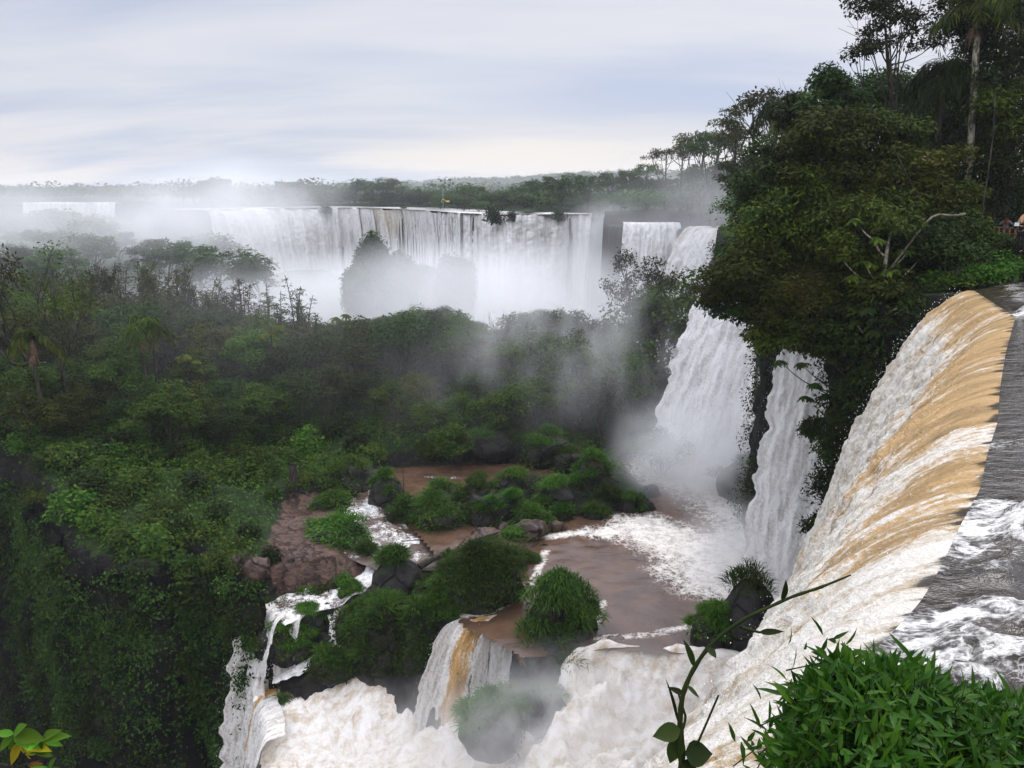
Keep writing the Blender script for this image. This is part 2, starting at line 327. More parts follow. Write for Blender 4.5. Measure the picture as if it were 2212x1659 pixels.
def poolmat(name, deep, foamc, rough=0.16, web=0.9, wave=2.5, stretch=(1, 1, 1), spec=0.3, bump=0.45, fw=1.7, nw=1.2, n5w=1.0):
    """flat muddy water; the attribute foam says where froth floats, broken into webs"""
    m, nt, out = newmat(name); g = nd(nt, 'ShaderNodeNewGeometry'); P = g.outputs['Position']
    mp = nd(nt, 'ShaderNodeMapping', Vector=P, Scale=stretch).outputs[0]
    fo = nd(nt, 'ShaderNodeAttribute', _attribute_name='foam')
    n1 = nd(nt, 'ShaderNodeTexNoise', Vector=mp, Scale=0.55, Detail=5.0, Roughness=0.6)
    n2 = nd(nt, 'ShaderNodeTexNoise', Vector=mp, Scale=wave, Detail=6.0, Roughness=0.6)
    wpv = nd(nt, 'ShaderNodeVectorMath', _operation='MULTIPLY_ADD', i0=n1.outputs['Color'], i1=(3.2, 3.2, 3.2), i2=mp)
    vo = nd(nt, 'ShaderNodeTexVoronoi', _feature='DISTANCE_TO_EDGE', Vector=wpv.outputs[0], Scale=web)
    vo2 = nd(nt, 'ShaderNodeTexVoronoi', _feature='DISTANCE_TO_EDGE', Vector=wpv.outputs[0], Scale=web*2.7)
    wb = mathn(nt, 'MAXIMUM', ramp(nt, vo.outputs[0], 0.0, 0.17, 1, 0), mathn(nt, 'MULTIPLY', ramp(nt, vo2.outputs[0], 0.0, 0.2, 1, 0), 0.75))
    k = mathn(nt, 'ADD', mathn(nt, 'MULTIPLY', fo.outputs['Fac'], fw), mathn(nt, 'MULTIPLY', wb, 0.5))
    k = mathn(nt, 'ADD', k, mathn(nt, 'MULTIPLY', mathn(nt, 'SUBTRACT', n2.outputs[0], 0.5), nw))
    k = mathn(nt, 'MULTIPLY', k, ramp(nt, fo.outputs['Fac'], 0.02, 0.3, 0.45, 1.0))
    n5 = nd(nt, 'ShaderNodeTexNoise', Vector=mp, Scale=wave*4.5, Detail=4.0, Roughness=0.7)
    k = mathn(nt, 'ADD', k, mathn(nt, 'MULTIPLY', mathn(nt, 'SUBTRACT', n5.outputs[0], 0.5), n5w))
    mask = ramp(nt, k, 0.62, 1.4)
    base = mixc(nt, ramp(nt, n1.outputs[0], 0.35, 0.65), tuple(x*0.8 for x in deep), tuple(x*1.2 for x in deep))
    col = mixc(nt, mask, base, mixc(nt, ramp(nt, mathn(nt, 'ADD', mathn(nt, 'MULTIPLY', n2.outputs[0], 0.5), mathn(nt, 'MULTIPLY', n5.outputs[0], 0.5)), 0.36, 0.6), tuple(x*0.45 for x in foamc), foamc))
    h = mathn(nt, 'ADD', mathn(nt, 'MULTIPLY', n2.outputs[0], 0.6), mathn(nt, 'MULTIPLY', mathn(nt, 'MULTIPLY', mask, mathn(nt, 'ADD', n5.outputs[0], 0.2)), 0.7))
    bp = nd(nt, 'ShaderNodeBump', Strength=bump, Distance=0.22, Height=h)
    p = nd(nt, 'ShaderNodeBsdfPrincipled', Base__Color=col, Roughness=ramp(nt, mask, 0, 1, rough, 0.7), Specular__IOR__Level=spec, Normal=bp.outputs[0])
    nt.links.new(p.outputs[0], out.inputs[0]); return m
M['pool'] = poolmat('pool water', (0.088, 0.050, 0.031), (0.74, 0.69, 0.62), 0.14, web=0.9, wave=1.9, spec=0.3, bump=0.3, n5w=0.75)
M['river_top'] = poolmat('river water', (0.024, 0.017, 0.011), (0.66, 0.64, 0.60), 0.10, web=1.8, wave=2.6, stretch=(0.8, 1.25, 1), spec=0.26, bump=0.55, fw=1.3, nw=1.9, n5w=1.1)
M['rapid'] = poolmat('rapids water', (0.075, 0.050, 0.038), (0.80, 0.77, 0.73), 0.2, web=1.3, wave=3.2)

def fallmat(name, white, grey, tan, su=2.2, sv=0.22, bump=0.5, dcol=(0.018, 0.014, 0.011), grain=4.0):
    """falling water: streaks run along the flow map; tan = attribute of clear brown water, dark = attribute where rock shows through"""
    m, nt, out = newmat(name)
    uv = nd(nt, 'ShaderNodeUVMap', _uv_map='flow')
    mp = nd(nt, 'ShaderNodeMapping', Vector=uv.outputs[0], Scale=(su, sv, 1)).outputs[0]
    n1 = nd(nt, 'ShaderNodeTexNoise', Vector=mp, Scale=1.0, Detail=7.0, Roughness=0.62, Distortion=0.35)
    mp2 = nd(nt, 'ShaderNodeMapping', Vector=uv.outputs[0], Scale=(su*0.28, sv*0.6, 1), Location=(3.1, 7.7, 0)).outputs[0]
    n2 = nd(nt, 'ShaderNodeTexNoise', Vector=mp2, Scale=1.0, Detail=5.0, Roughness=0.6, Distortion=0.6)
    mp3 = nd(nt, 'ShaderNodeMapping', Vector=uv.outputs[0], Scale=(su*3.4, su*1.0, 1)).outputs[0]
    n3 = nd(nt, 'ShaderNodeTexNoise', Vector=mp3, Scale=1.0, Detail=5.0, Roughness=0.7)
    g4 = nd(nt, 'ShaderNodeNewGeometry'); n4 = nd(nt, 'ShaderNodeTexNoise', Vector=g4.outputs['Position'], Scale=grain, Detail=4.0, Roughness=0.7)
    ta = nd(nt, 'ShaderNodeAttribute', _attribute_name='tan'); da = nd(nt, 'ShaderNodeAttribute', _attribute_name='dark')
    col = mixc(nt, ramp(nt, mathn(nt, 'ADD', mathn(nt, 'MULTIPLY', n1.outputs[0], 0.6), mathn(nt, 'MULTIPLY', n4.outputs[0], 0.4)), 0.38, 0.56), grey, white)
    k = mathn(nt, 'ADD', mathn(nt, 'MULTIPLY', ta.outputs['Fac'], 1.25), mathn(nt, 'MULTIPLY', mathn(nt, 'SUBTRACT', n2.outputs[0], 0.5), 1.5))
    k = mathn(nt, 'ADD', k, mathn(nt, 'MULTIPLY', mathn(nt, 'SUBTRACT', n1.outputs[0], 0.5), -1.3))
    k = mathn(nt, 'ADD', k, mathn(nt, 'MULTIPLY', mathn(nt, 'SUBTRACT', mathn(nt, 'ADD', mathn(nt, 'MULTIPLY', n3.outputs[0], 0.6), mathn(nt, 'MULTIPLY', n4.outputs[0], 0.4)), 0.5), -2.6))
    km = ramp(nt, k, 0.32, 0.80)
    tcol = mixc(nt, ramp(nt, n1.outputs[0], 0.35, 0.62), tuple(x*0.72 for x in tan), tuple(min(1, x*1.18) for x in tan))
    col = mixc(nt, km, col, tcol)
    dk = mathn(nt, 'ADD', da.outputs['Fac'], mathn(nt, 'ADD', mathn(nt, 'MULTIPLY', mathn(nt, 'SUBTRACT', n1.outputs[0], 0.5), -2.2), mathn(nt, 'MULTIPLY', mathn(nt, 'SUBTRACT', n3.outputs[0], 0.5), -1.2)))
    col = mixc(nt, mathn(nt, 'MULTIPLY', ramp(nt, dk, 0.35, 0.75), 0.92), col, dcol)
    bp = nd(nt, 'ShaderNodeBump', Strength=bump, Distance=0.18, Height=mathn(nt, 'ADD', n1.outputs[0], mathn(nt, 'ADD', mathn(nt, 'MULTIPLY', n3.outputs[0], 0.7), mathn(nt, 'MULTIPLY', n4.outputs[0], 0.9))))
    rg = ramp(nt, km, 0, 1, 0.6, 0.28)
    p = nd(nt, 'ShaderNodeBsdfPrincipled', Base__Color=col, Roughness=rg, Specular__IOR__Level=0.35, Normal=bp.outputs[0])
    t = nd(nt, 'ShaderNodeBsdfTranslucent', Color=col, Normal=bp.outputs[0])
    mx = nd(nt, 'ShaderNodeMixShader', Fac=0.22); nt.links.new(p.outputs[0], mx.inputs[1]); nt.links.new(t.outputs[0], mx.inputs[2])
    nt.links.new(mx.outputs[0], out.inputs[0]); return m
M['fall_near'] = fallmat('near fall', (0.84, 0.79, 0.70), (0.56, 0.46, 0.32), (0.56, 0.355, 0.15), 1.7, 0.45, 0.9, grain=8.0)
M['fall_far'] = fallmat('far fall', (0.70, 0.69, 0.66), (0.44, 0.42, 0.40), (0.58, 0.50, 0.39), 0.9, 0.07, 0.6, (0.36, 0.35, 0.34), grain=1.6)
M['fall_mid'] = fallmat('mid fall', (0.84, 0.82, 0.79), (0.58, 0.55, 0.52), (0.66, 0.50, 0.30), 2.6, 0.32, 0.6, grain=4.5)
M['fall_small'] = fallmat('small fall', (0.83, 0.80, 0.75), (0.45, 0.41, 0.36), (0.56, 0.32, 0.10), 4.0, 0.6, 0.7, grain=6.0)
def foammat():
    m, nt, out = newmat('churning water'); g = nd(nt, 'ShaderNodeNewGeometry'); P = g.outputs['Position']
    n0 = nd(nt, 'ShaderNodeTexNoise', Vector=P, Scale=0.22, Detail=4.0)
    wpv = nd(nt, 'ShaderNodeVectorMath', _operation='MULTIPLY_ADD', i0=n0.outputs['Color'], i1=(2.5, 2.5, 2.5), i2=P)
    n1 = nd(nt, 'ShaderNodeTexNoise', Vector=wpv.outputs[0], Scale=1.5, Detail=9.0, Roughness=0.7, Distortion=0.5)
    n2 = nd(nt, 'ShaderNodeTexNoise', Vector=wpv.outputs[0], Scale=9.0, Detail=6.0, Roughness=0.75)
    fo = nd(nt, 'ShaderNodeAttribute', _attribute_name='foam')
    k = mathn(nt, 'ADD', n1.outputs[0], mathn(nt, 'MULTIPLY', mathn(nt, 'SUBTRACT', n2.outputs[0], 0.5), 0.55))
    n6 = nd(nt, 'ShaderNodeTexNoise', Vector=nd(nt, 'ShaderNodeMapping', Vector=wpv.outputs[0], Scale=(0.55, 1.5, 1.0), Rotation=(0, 0, R(38))).outputs[0], Scale=1.3, Detail=7.0, Roughness=0.68)
    k = mathn(nt, 'ADD', mathn(nt, 'MULTIPLY', k, 0.6), mathn(nt, 'MULTIPLY', n6.outputs[0], 0.42))
    col = mixc(nt, ramp(nt, k, 0.36, 0.60), (0.48, 0.37, 0.24), (0.80, 0.76, 0.70))
    br = ramp(nt, mathn(nt, 'ADD', fo.outputs['Fac'], mathn(nt, 'MULTIPLY', mathn(nt, 'SUBTRACT', k, 0.47), 2.2)), 0.3, 0.62)
    col = mixc(nt, br, (0.10, 0.07, 0.052), col)
    bp = nd(nt, 'ShaderNodeBump', Strength=0.45, Distance=0.25, Height=mathn(nt, 'ADD', n1.outputs[0], mathn(nt, 'MULTIPLY', n2.outputs[0], 0.3)))
    p = nd(nt, 'ShaderNodeBsdfPrincipled', Base__Color=col, Roughness=ramp(nt, br, 0, 1, 0.22, 0.65), Specular__IOR__Level=0.3, Normal=bp.outputs[0])
    nt.links.new(p.outputs[0], out.inputs[0]); return m
M['churn'] = foammat()
M['spray'] = noisemat('spray drops', (0.72, 0.69, 0.63), (0.86, 0.85, 0.82), 3.0, 0.4, 0.4, 0.0)

# ------------------------------------------------------------------ the land
ZR = -4.0                                        # upper river by the near fall
LIP = np.array([atz(X, Y, ZR) for X, Y in ((2106, 626), (2200, 684), (2182, 760), (2172, 840), (2170, 910), (2150, 980), (2138, 1055),
      (2100, 1130), (2064, 1215), (2020, 1300), (1945, 1385), (1860, 1460), (1765, 1560), (1700, 1659))])
def resample(P, n):
    P = np.asarray(P, float); s = np.r_[0, np.cumsum(np.linalg.norm(np.diff(P, axis=0), axis=1))]
    t = np.linspace(0, s[-1], n); Q = np.stack([np.interp(t, s, P[:, k]) for k in range(P.shape[1])], 1); return Q, t
def smoothline(P, n, it=3):
    Q, _ = resample(P, n)
    for _ in range(it*max(1, n//40)):
        Q[1:-1] = 0.25*Q[:-2]+0.5*Q[1:-1]+0.25*Q[2:]
    return Q
FALL_B = [(25.6, 47.6), (19.0, 52.2)]
FALL_A = [(32.0, 65.0), (26.0, 70.2), (20.3, 73.8)]
FALL_C = [(37.0, 141.5), (33.5, 149.0)]
FALL_D = [(33.5, 163.0), (22.5, 164.0)]
MAIN = [(23, 236), (12, 229), (2, 225), (-7, 231), (-14.5, 241), (-28, 276), (-45, 308), (-62, 326), (-77, 334), (-92, 320), (-106, 286)]
FARL = [(-236, 488), (-262, 480), (-292, 490)]
lip_xy = LIP[:, :2]
PLATEAU = ([(60, -8), (-4.5, -8), (-2.2, 0.8), (0.6, 2.0), (2.2, 3.9)] + [tuple(p+np.array((0.75, 0.05))) for p in lip_xy[::-1]]
    + [(17.9, 34.6), (16.9, 38), (17.8, 42), (23.0, 45.6)] + FALL_B + [(18.8, 54.5), (18.6, 58), (20.5, 60.5), (26, 62)] + FALL_A
    + [(20.6, 77.5), (21.6, 84), (24.0, 96), (27.5, 110), (33.5, 128), (37.5, 138)] + FALL_C + [(31, 155)] + FALL_D + [(19, 172), (22, 196), (27, 220)]
    + MAIN + [(-112, 292), (-130, 330), (-175, 390), (-215, 450)] + FARL + [(-330, 470), (-520, 430), (-1600, 430), (-1600, 1700), (1600, 1700), (1600, -8)])
PLATEAU = np.array(PLATEAU, float)
P3 = lambda X, Y, z: tuple(atz(X, Y, z))
MID_OUT = np.array([(24, 38), (15, 40.2), P3(1290, 1395, -25)[:2], P3(1140, 1412, -25)[:2], P3(1075, 1352, -25)[:2], P3(1010, 1345, -25)[:2], P3(925, 1400, -26)[:2],
    P3(865, 1462, -29)[:2], P3(730, 1425, -29)[:2], P3(690, 1398, -28)[:2], P3(598, 1440, -30)[:2], P3(560, 1480, -31)[:2], P3(572, 1338, -27)[:2], P3(520, 1290, -26.4)[:2], P3(455, 1225, -25)[:2],
    P3(395, 1192, -24.5)[:2], P3(330, 1232, -24.5)[:2], P3(240, 1222, -24.5)[:2], P3(130, 1185, -24.5)[:2], P3(95, 1090, -24.0)[:2], P3(20, 1000, -23)[:2],
    (-70, 66), (-120, 72), (-140, 110), (-100, 128), (-60, 124), (-20, 121), (8, 114), (16, 101), (19, 89), (18.5, 80), (24, 78), (34, 66), (30, 58)])
MID = TPS([P3(1400, 1200, -26.2), P3(1300, 1330, -26), P3(1450, 1050, -26.4), P3(1560, 1310, -26.3), P3(1180, 1380, -26), P3(1080, 1340, -25.5), (14, 60, -26.3), (18, 70, -26), (22, 50, -26), P3(1380, 1010, -25.6),
    P3(905, 1040, -24.9), P3(980, 1030, -24.9), P3(1010, 1120, -24.2), P3(1150, 1090, -24.2), P3(1280, 1080, -24.3), P3(1330, 1000, -24.0), P3(1220, 980, -23.4),
    P3(920, 1180, -25.9), P3(985, 1190, -25.8), P3(800, 1060, -24.5), P3(790, 1110, -24.7), P3(850, 1190, -25.4), P3(1040, 1260, -24.4), P3(1090, 1190, -24.5), P3(1195, 1195, -26), P3(1160, 1260, -26), P3(1225, 1140, -25.7), P3(1260, 1180, -26.3), P3(830, 1290, -26.2), P3(850, 1400, -28.2),
    P3(660, 1180, -24.7), P3(720, 1220, -24.9), P3(640, 1110, -24.4), P3(770, 1270, -26.2), P3(690, 1290, -27.0), P3(600, 1330, -27.3), P3(720, 1380, -28.0), P3(640, 1400, -29.5), P3(520, 1270, -25.6),
    P3(450, 1180, -24.2), P3(330, 1180, -24), P3(200, 1150, -24), P3(150, 1050, -22.5), P3(400, 1050, -22.5), P3(550, 1000, -23), P3(700, 1000, -23.7), P3(870, 990, -23.6), P3(1050, 970, -23.3),
    (-45, 60, -22.4), (-30, 66, -22.6), (-10, 70, -23.2), (0, 76, -23.2), (8, 78, -24.0), (-70, 80, -19.5), (-40, 85, -19.8), (-20, 85, -20.6), (0, 90, -21.0), (8, 92, -21.5), (14, 86, -21.0), (14, 98, -19.5), (16, 79, -23.5),
    (-80, 105, -18), (-50, 110, -18.5), (-25, 110, -19), (0, 107, -20.5), (-120, 90, -18), (-120, 115, -18), (-20, 120, -20), (-70, 122, -19)], lam=2.0)
LOW_OUT = np.array([(30, 8), (30, 42), (12, 44.5), (2, 45.8), P3(865, 1440, -29)[:2], P3(730, 1410, -29)[:2], P3(640, 1440, -30.2)[:2], P3(566, 1468, -31)[:2], P3(556, 1500, -31.4)[:2], P3(600, 1548, -32)[:2],
    P3(575, 1620, -33)[:2], (-13.5, 36), (-10, 30), (-4, 20), (-2, 8)])
LOW = TPS([P3(1300, 1500, -29.6), P3(1130, 1480, -29.4), P3(940, 1470, -29.3), P3(800, 1460, -29.8), P3(660, 1460, -31), P3(580, 1490, -31.6), P3(610, 1560, -32.3), P3(590, 1640, -33.2), P3(900, 1650, -32.3),
    P3(760, 1600, -32.2), P3(1200, 1640, -31), P3(1500, 1500, -29.8), (20, 30, -30), (10, 20, -30.5), (5, 12, -31), (25, 12, -30)], lam=1.0)
LEFTF = np.array([(-420, 150), (-170, 150), (-110, 172), (-84, 200), (-80, 240), (-96, 262), (-110, 280), (-150, 330), (-205, 400), (-420, 400)])
FARBASE = np.array([(-100, 150), (-60, 128), (10, 116), (22, 150), (24, 240), (-80, 340), (-120, 290)])
STREAMS = [([(838, 1028, -24.5), (822, 1050, -24.5), (790, 1078, -24.6), (782, 1098, -24.75), (805, 1122, -24.9)], [1.2, 1.4, 2.6, 3.0, 3.0], 0.75, dict(n=70, m=18)),
    ([(805, 1118, -24.82), (815, 1150, -25.0), (830, 1180, -25.1), (870, 1205, -25.3)], [3.0, 5.2, 5.8, 4.5], 0.52, dict(n=60, m=24)),
    ([(880, 1075, -24.55), (862, 1105, -24.8), (835, 1125, -24.95)], [1.6, 1.8, 2.0], 0.7, dict(n=40, m=12)),
    ([(850, 1178, -25.1), (930, 1195, -25.35), (985, 1190, -25.38), (1010, 1165, -25.36)], [4.2, 5.0, 5.0, 3.6], 0.16, dict(n=60, m=24, amp=0.04)),
    ([(840, 1198, -25.25), (800, 1238, -25.7), (775, 1262, -26.2), (720, 1288, -26.6), (650, 1298, -26.8), (590, 1326, -27.0)], [2.6, 1.6, 1.8, 3.0, 3.4, 3.4], 0.95, dict(n=100, m=20)),
    ([(720, 1290, -26.7), (735, 1345, -27.6), (725, 1390, -28.6), (700, 1410, -29.2), (640, 1445, -30.0), (590, 1466, -30.6)], [1.6, 1.3, 1.4, 1.3, 1.0, 0.8], 0.95, dict(n=90, m=12)),
    ([(990, 1212, -25.4), (985, 1232, -25.6), (965, 1262, -26.6), (935, 1300, -27.4)], [0.9, 0.8, 0.9, 0.9], 0.95, dict(n=40, m=10)),
    ([(1335, 1370, -25.05), (1290, 1385, -25.1), (1240, 1398, -25.7), (1190, 1425, -27.0), (1170, 1460, -28.8)], [1.6, 2.6, 3.4, 3.0, 3.0], 0.95, dict(n=60, m=18, amp=0.2))]
BACKPOOL = np.array([atz(X, Y, -24.6)[:2] for X, Y in ((800, 1046), (840, 1010), (950, 1005), (1130, 1000), (1250, 1020), (1240, 1052), (1050, 1062), (960, 1085), (880, 1075))])
def carve(P, z):
    k = (P[:, 0] > -26) & (P[:, 0] < 22) & (P[:, 1] > 30) & (P[:, 1] < 84); Q = P[k]; zz = z[k]
    sb = sdist(Q, BACKPOOL); zz = np.minimum(zz, np.where(sb > -0.3, -24.85-0.3*sst(0, 1, sb), 1e9))
    for pts, wd, _, _ in STREAMS:
        L = np.array([atz(*p) for p in pts]); L2, _t = resample(L, 40); w = np.interp(np.linspace(0, 1, 40), np.linspace(0, 1, len(wd)), wd)
        d = np.hypot(Q[:, 0][:, None]-L2[None, :, 0], Q[:, 1][:, None]-L2[None, :, 1]); i = d.argmin(1); dd = d.min(1)
        zz = np.where(dd < w[i]*0.5+0.45, np.minimum(zz, L2[i, 2]-0.35+0.5*sst(w[i]*0.42, w[i]*0.5+0.45, dd)), zz)
    z = z.copy(); z[k] = zz; return z
def land(P, fine=True):
    n = fbm(P*0.16, 4, 3); n2 = fbm(P*0.6, 4, 9)
    wob = n2*0.45
    z = np.full(len(P), -62.0)+n*3
    sf = sdist(P, FARBASE); z = np.maximum(z, -62+32*sst(-8, 14, sf)+n*1.2)
    sl = sdist(P, LEFTF); zl = -30+13.5*sst(0, 60, sl)+n*1.2
    z = z+(zl-z)*sst(-6, 6, sl)
    s = sdist(P, LOW_OUT)+wob; z = z+(LOW(P)-0.35+n2*0.3-z)*sst(-0.6, 0.5, s)*(z < -20)
    s = sdist(P, MID_OUT)+wob*1.2; zm = MID(P)+n*0.9+n2*0.35
    back = sst(112, 124, P[:, 1]); zm = zm-back*6
    z = np.where(s > -0.9, np.maximum(z, z+(zm-z)*sst(-0.9, 0.5, s)), z)
    s = sdist(P, PLATEAU)+wob*0.8*sst(30, 40, P[:, 1])
    inland = np.clip(s, 0, 60)
    zp = -4.6+0.035*inland+n*0.35
    zp = np.where(P[:, 1] > 200, -5.2+n*0.4, zp)
    zp = zp+26*np.exp(-((P[:, 1]-1180)/170)**2)*sst(-420, 260, P[:, 0])+3*fbm(P*0.01, 3, 5)*sst(300, 700, P[:, 1])
    # beds of the upper rivers
    rv = RIVER(P); zp = zp+(-5.6-zp)*rv
    for ln, wd, dz in ((FALL_B, 9, -7.4), (FALL_A, 10, -7.6), (FALL_C, 9, -7.0), (FALL_D, 11, -7.0), (MAIN, 24, -7.2), (FARL, 30, -7.2)):
        d = ldist(P, ln); zp = zp+(dz-zp)*sst(wd, wd*0.75, d)
    zp = np.where((P[:, 1] < 3.5) & (P[:, 0] < 4.5), -2.4+n2*0.15, zp)
    z = z+(zp-z)*sst(-0.7, 0.4, s)
    return z
RIV_OUT = np.array([(1.5, 4.0)]+[tuple(p) for p in lip_xy[::-1]]+[(18.5, 33.6), (22.6, 35.2), (30, 37.4), (45, 39.5), (70, 41), (70, 1), (12, 2.2), (4.5, 3.6)])
def RIVER(P): return sst(-0.5, 0.6, sdist(P, RIV_OUT))
def axis(*segs):
    out = [segs[0][0]]
    for a, b, st in segs: out += list(np.arange(a+st, b+1e-6, st))
    return np.array(out)
xs = axis((-1500, -420, 40), (-420, -140, 7), (-140, -62, 1.5), (-62, 42, 0.55), (42, 90, 2.4), (90, 300, 10), (300, 1500, 50))
ys = axis((-9, 30, 1.0), (30, 128, 0.55), (128, 200, 1.6), (200, 360, 2.5), (360, 560, 6), (560, 1400, 25))
gx, gy = np.meshgrid(xs, ys, indexing='ij'); GP = np.stack([gx.ravel(), gy.ravel()], 1)
GZ = carve(GP, land(GP)).reshape(gx.shape)
shelf = np.array([atz(X, Y, -24.8)[:2] for X, Y in ((615, 1095), (700, 1075), (770, 1090), (800, 1150), (800, 1240), (720, 1250), (640, 1245), (560, 1215), (585, 1160))])
shelf2 = np.array([atz(X, Y, -24.6)[:2] for X, Y in ((1010, 1155), (1120, 1130), (1180, 1120), (1170, 1165), (1060, 1215), (1000, 1205))])
bare = np.maximum(sst(-0.6, 0.8, sdist(GP, shelf)), sst(-0.4, 0.5, sdist(GP, shelf2)))
GZ = (GZ.ravel()*(1-bare*0.75)+bare*0.75*(np.where(GP[:, 0] < -5, -24.75, -24.45)+0.32*np.round(2.2*fbm(GP*0.35, 3, 44))/2.2)); GZ = carve(GP, GZ).reshape(gx.shape)
ridge = np.array([atz(X, Y, -24.6)[:2] for X, Y in ((820, 1085), (860, 1050), (960, 1075), (1060, 1040), (1150, 1030), (1260, 1080), (1400, 1060), (1400, 1110), (1240, 1150), (1180, 1200), (1120, 1290), (1010, 1340), (900, 1440), (740, 1400), (720, 1300), (780, 1250), (900, 1240), (1000, 1180), (870, 1170))])
rocky = sst(-0.5, 0.7, sdist(GP, ridge))
gme = mesh('ground', np.stack([gx.ravel(), gy.ravel(), GZ.ravel()], 1), grid_faces(*gx.shape)[:, ::1], M['ground'], True, {'bare': bare, 'rocky': rocky})
tag(link('ground', gme), kind='structure')
def gz(x, y):
    i = np.clip(np.searchsorted(xs, x)-1, 0, len(xs)-2); j = np.clip(np.searchsorted(ys, y)-1, 0, len(ys)-2)
    u = (x-xs[i])/(xs[i+1]-xs[i]); v = (y-ys[j])/(ys[j+1]-ys[j])
    return (GZ[i, j]*(1-u)+GZ[i+1, j]*u)*(1-v)+(GZ[i, j+1]*(1-u)+GZ[i+1, j+1]*u)*v
def on(X, Y, z0=-24.5):
    """the place on the land under a point of the picture"""
    z = z0
    for _ in range(12):
        p = atz(X, Y, z); z = 0.5*z+0.5*float(gz(p[0], p[1]))
    p = atz(X, Y, z); return np.array((p[0], p[1], float(gz(p[0], p[1]))))
# cliffs: upright rock faces set just in front of the land's own steps
def cliff(name, line, ztop, zbot, label, mat, seed, out=0.5, n=None, amp=0.9, lean=0.06):
    L, t = resample(smoothline(line, n or 60, 1), n or 60); nv = max(12, int((ztop-zbot)/0.45))
    T = np.gradient(L, axis=0); T = unit(T); Nn = np.stack([T[:, 1], -T[:, 0]], 1)
    h = np.linspace(0, 1, nv); zz = ztop+(zbot-ztop)*h
    V = np.zeros((len(L), nv, 3)); V[:, :, :2] = L[:, None]+Nn[:, None]*(out+lean*(ztop-zz))[None, :, None]; V[:, :, 2] = zz
    q = V.reshape(-1, 3); d = fbm(q*np.array((0.35, 0.35, 0.12)), 4, seed)*amp*1.4+fbm(q*np.array((0.9, 0.9, 1.6)), 3, seed+5)*amp*0.6
    ledge = np.abs(((q[:, 2]+fbm(q*0.3, 2, seed+2)*1.5) % 3.1)-1.55)/1.55
    d = d+ledge*0.35
    q = q+np.repeat(np.c_[Nn, np.zeros(len(Nn))], nv, 0)*d[:, None]
    q[:, 2] += 0.2*fbm(q[:, :2]*0.8, 2, seed+8)
    o = link(name, mesh(name, q, grid_faces(len(L), nv), M[mat], True)); tag(o, kind='structure'); return q.reshape(len(L), nv, 3), Nn

LEFTC = [MID_OUT[i] for i in range(20, 11, -1)]
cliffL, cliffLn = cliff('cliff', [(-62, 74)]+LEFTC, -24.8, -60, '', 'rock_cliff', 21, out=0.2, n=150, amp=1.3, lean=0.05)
cliffR, cliffRn = cliff('cliff', [(21.6, 84), (20.6, 77.5), (20.5, 73.8), (26, 70.2), (31.6, 65), (26, 62), (20.5, 60.5), (18.6, 58), (18.8, 54.5), (19.0, 52.2), (25.2, 47.6), (23.0, 45.6), (17.8, 42), (16.9, 38), (17.9, 34.6), (19.2, 32.5)],
    -5.0, -27, '', 'rock_cliff', 33, out=0.1, n=150, amp=1.0, lean=0.03)
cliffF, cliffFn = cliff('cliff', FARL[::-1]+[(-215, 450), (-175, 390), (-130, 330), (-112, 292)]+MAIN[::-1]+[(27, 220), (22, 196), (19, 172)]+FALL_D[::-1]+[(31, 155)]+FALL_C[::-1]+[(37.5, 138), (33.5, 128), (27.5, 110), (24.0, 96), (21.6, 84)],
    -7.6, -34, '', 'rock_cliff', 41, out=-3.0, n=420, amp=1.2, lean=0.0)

# ------------------------------------------------------------------ water
def flat_water(name, x0, x1, y0, y1, st, z, foam, mat, amp=0.05, outline=None):
    xa = np.arange(x0, x1+st, st); ya = np.arange(y0, y1+st, st); X, Y = np.meshgrid(xa, ya, indexing='ij'); P = np.stack([X.ravel(), Y.ravel()], 1)
    f = foam(P); zz = z+amp*fbm(P*1.3, 3, 61)+f*0.12*fbm(P*2.3, 3, 62)
    F = grid_faces(*X.shape)[:, ::1]
    if outline is not None:
        k = sdist(P, outline) > -0.4; F = F[k[F].all(1)]
    V = np.c_[P, zz]; u, inv = np.unique(F, return_inverse=True); F = inv.reshape(F.shape)
    return tag(link(name, mesh(name, V[u], F, M[mat], True, {'foam': f[u]})), kind='structure')
PZ = -25.0
def lines_foam(P, items):
    f = np.zeros(len(P))
    for ln, w, k in items: f = np.maximum(f, k*np.exp(-(ldist(P, ln)/w)**2))
    return f
pd = lambda pts, z=PZ: [atz(X, Y, z)[:2] for X, Y in pts]
def pool_foam(P):
    f = lines_foam(P, [(pd([(1480, 1010), (1560, 1020), (1650, 1090)]), 5.5, 1.0), (pd([(1700, 1130), (1690, 1230), (1600, 1230)]), 4.6, 1.0),
        (pd([(1390, 1140), (1480, 1180), (1560, 1200), (1650, 1220)]), 3.0, 0.75), (pd([(1280, 1150), (1400, 1145)]), 1.3, 0.55), (pd([(1580, 1300), (1500, 1270), (1430, 1230)]), 1.2, 0.42),
        (pd([(1180, 1160), (1250, 1150)]), 0.5, 0.7), (pd([(1350, 1020), (1420, 1000)]), 0.8, 0.5), (pd([(1115, 1290), (1060, 1320), (1000, 1330)]), 0.35, 0.8), (pd([(1300, 1300), (1290, 1345)]), 0.3, 0.7),
        (pd([(1290, 1380), (1400, 1372), (1520, 1345)]), 0.35, 0.55), (pd([(1180, 1190), (1150, 1260)]), 0.35, 0.55)])
    return np.clip(f+0.12*np.exp(-(np.hypot(P[:, 0]-13, P[:, 1]-52)/9)**2), 0, 1)
pool_out = np.array([P3(1005, 1350, PZ)[:2], P3(1135, 1415, PZ)[:2], P3(1290, 1400, PZ)[:2], (15, 39.6), (26, 38), (30, 80), (8, 80), (-12, 76), (-20, 72), (-17, 60), (-9, 60), (-4, 50)])
flat_water('pool_water', -20, 28, 38, 80, 0.3, PZ, pool_foam, 'pool', 0.05, pool_out)
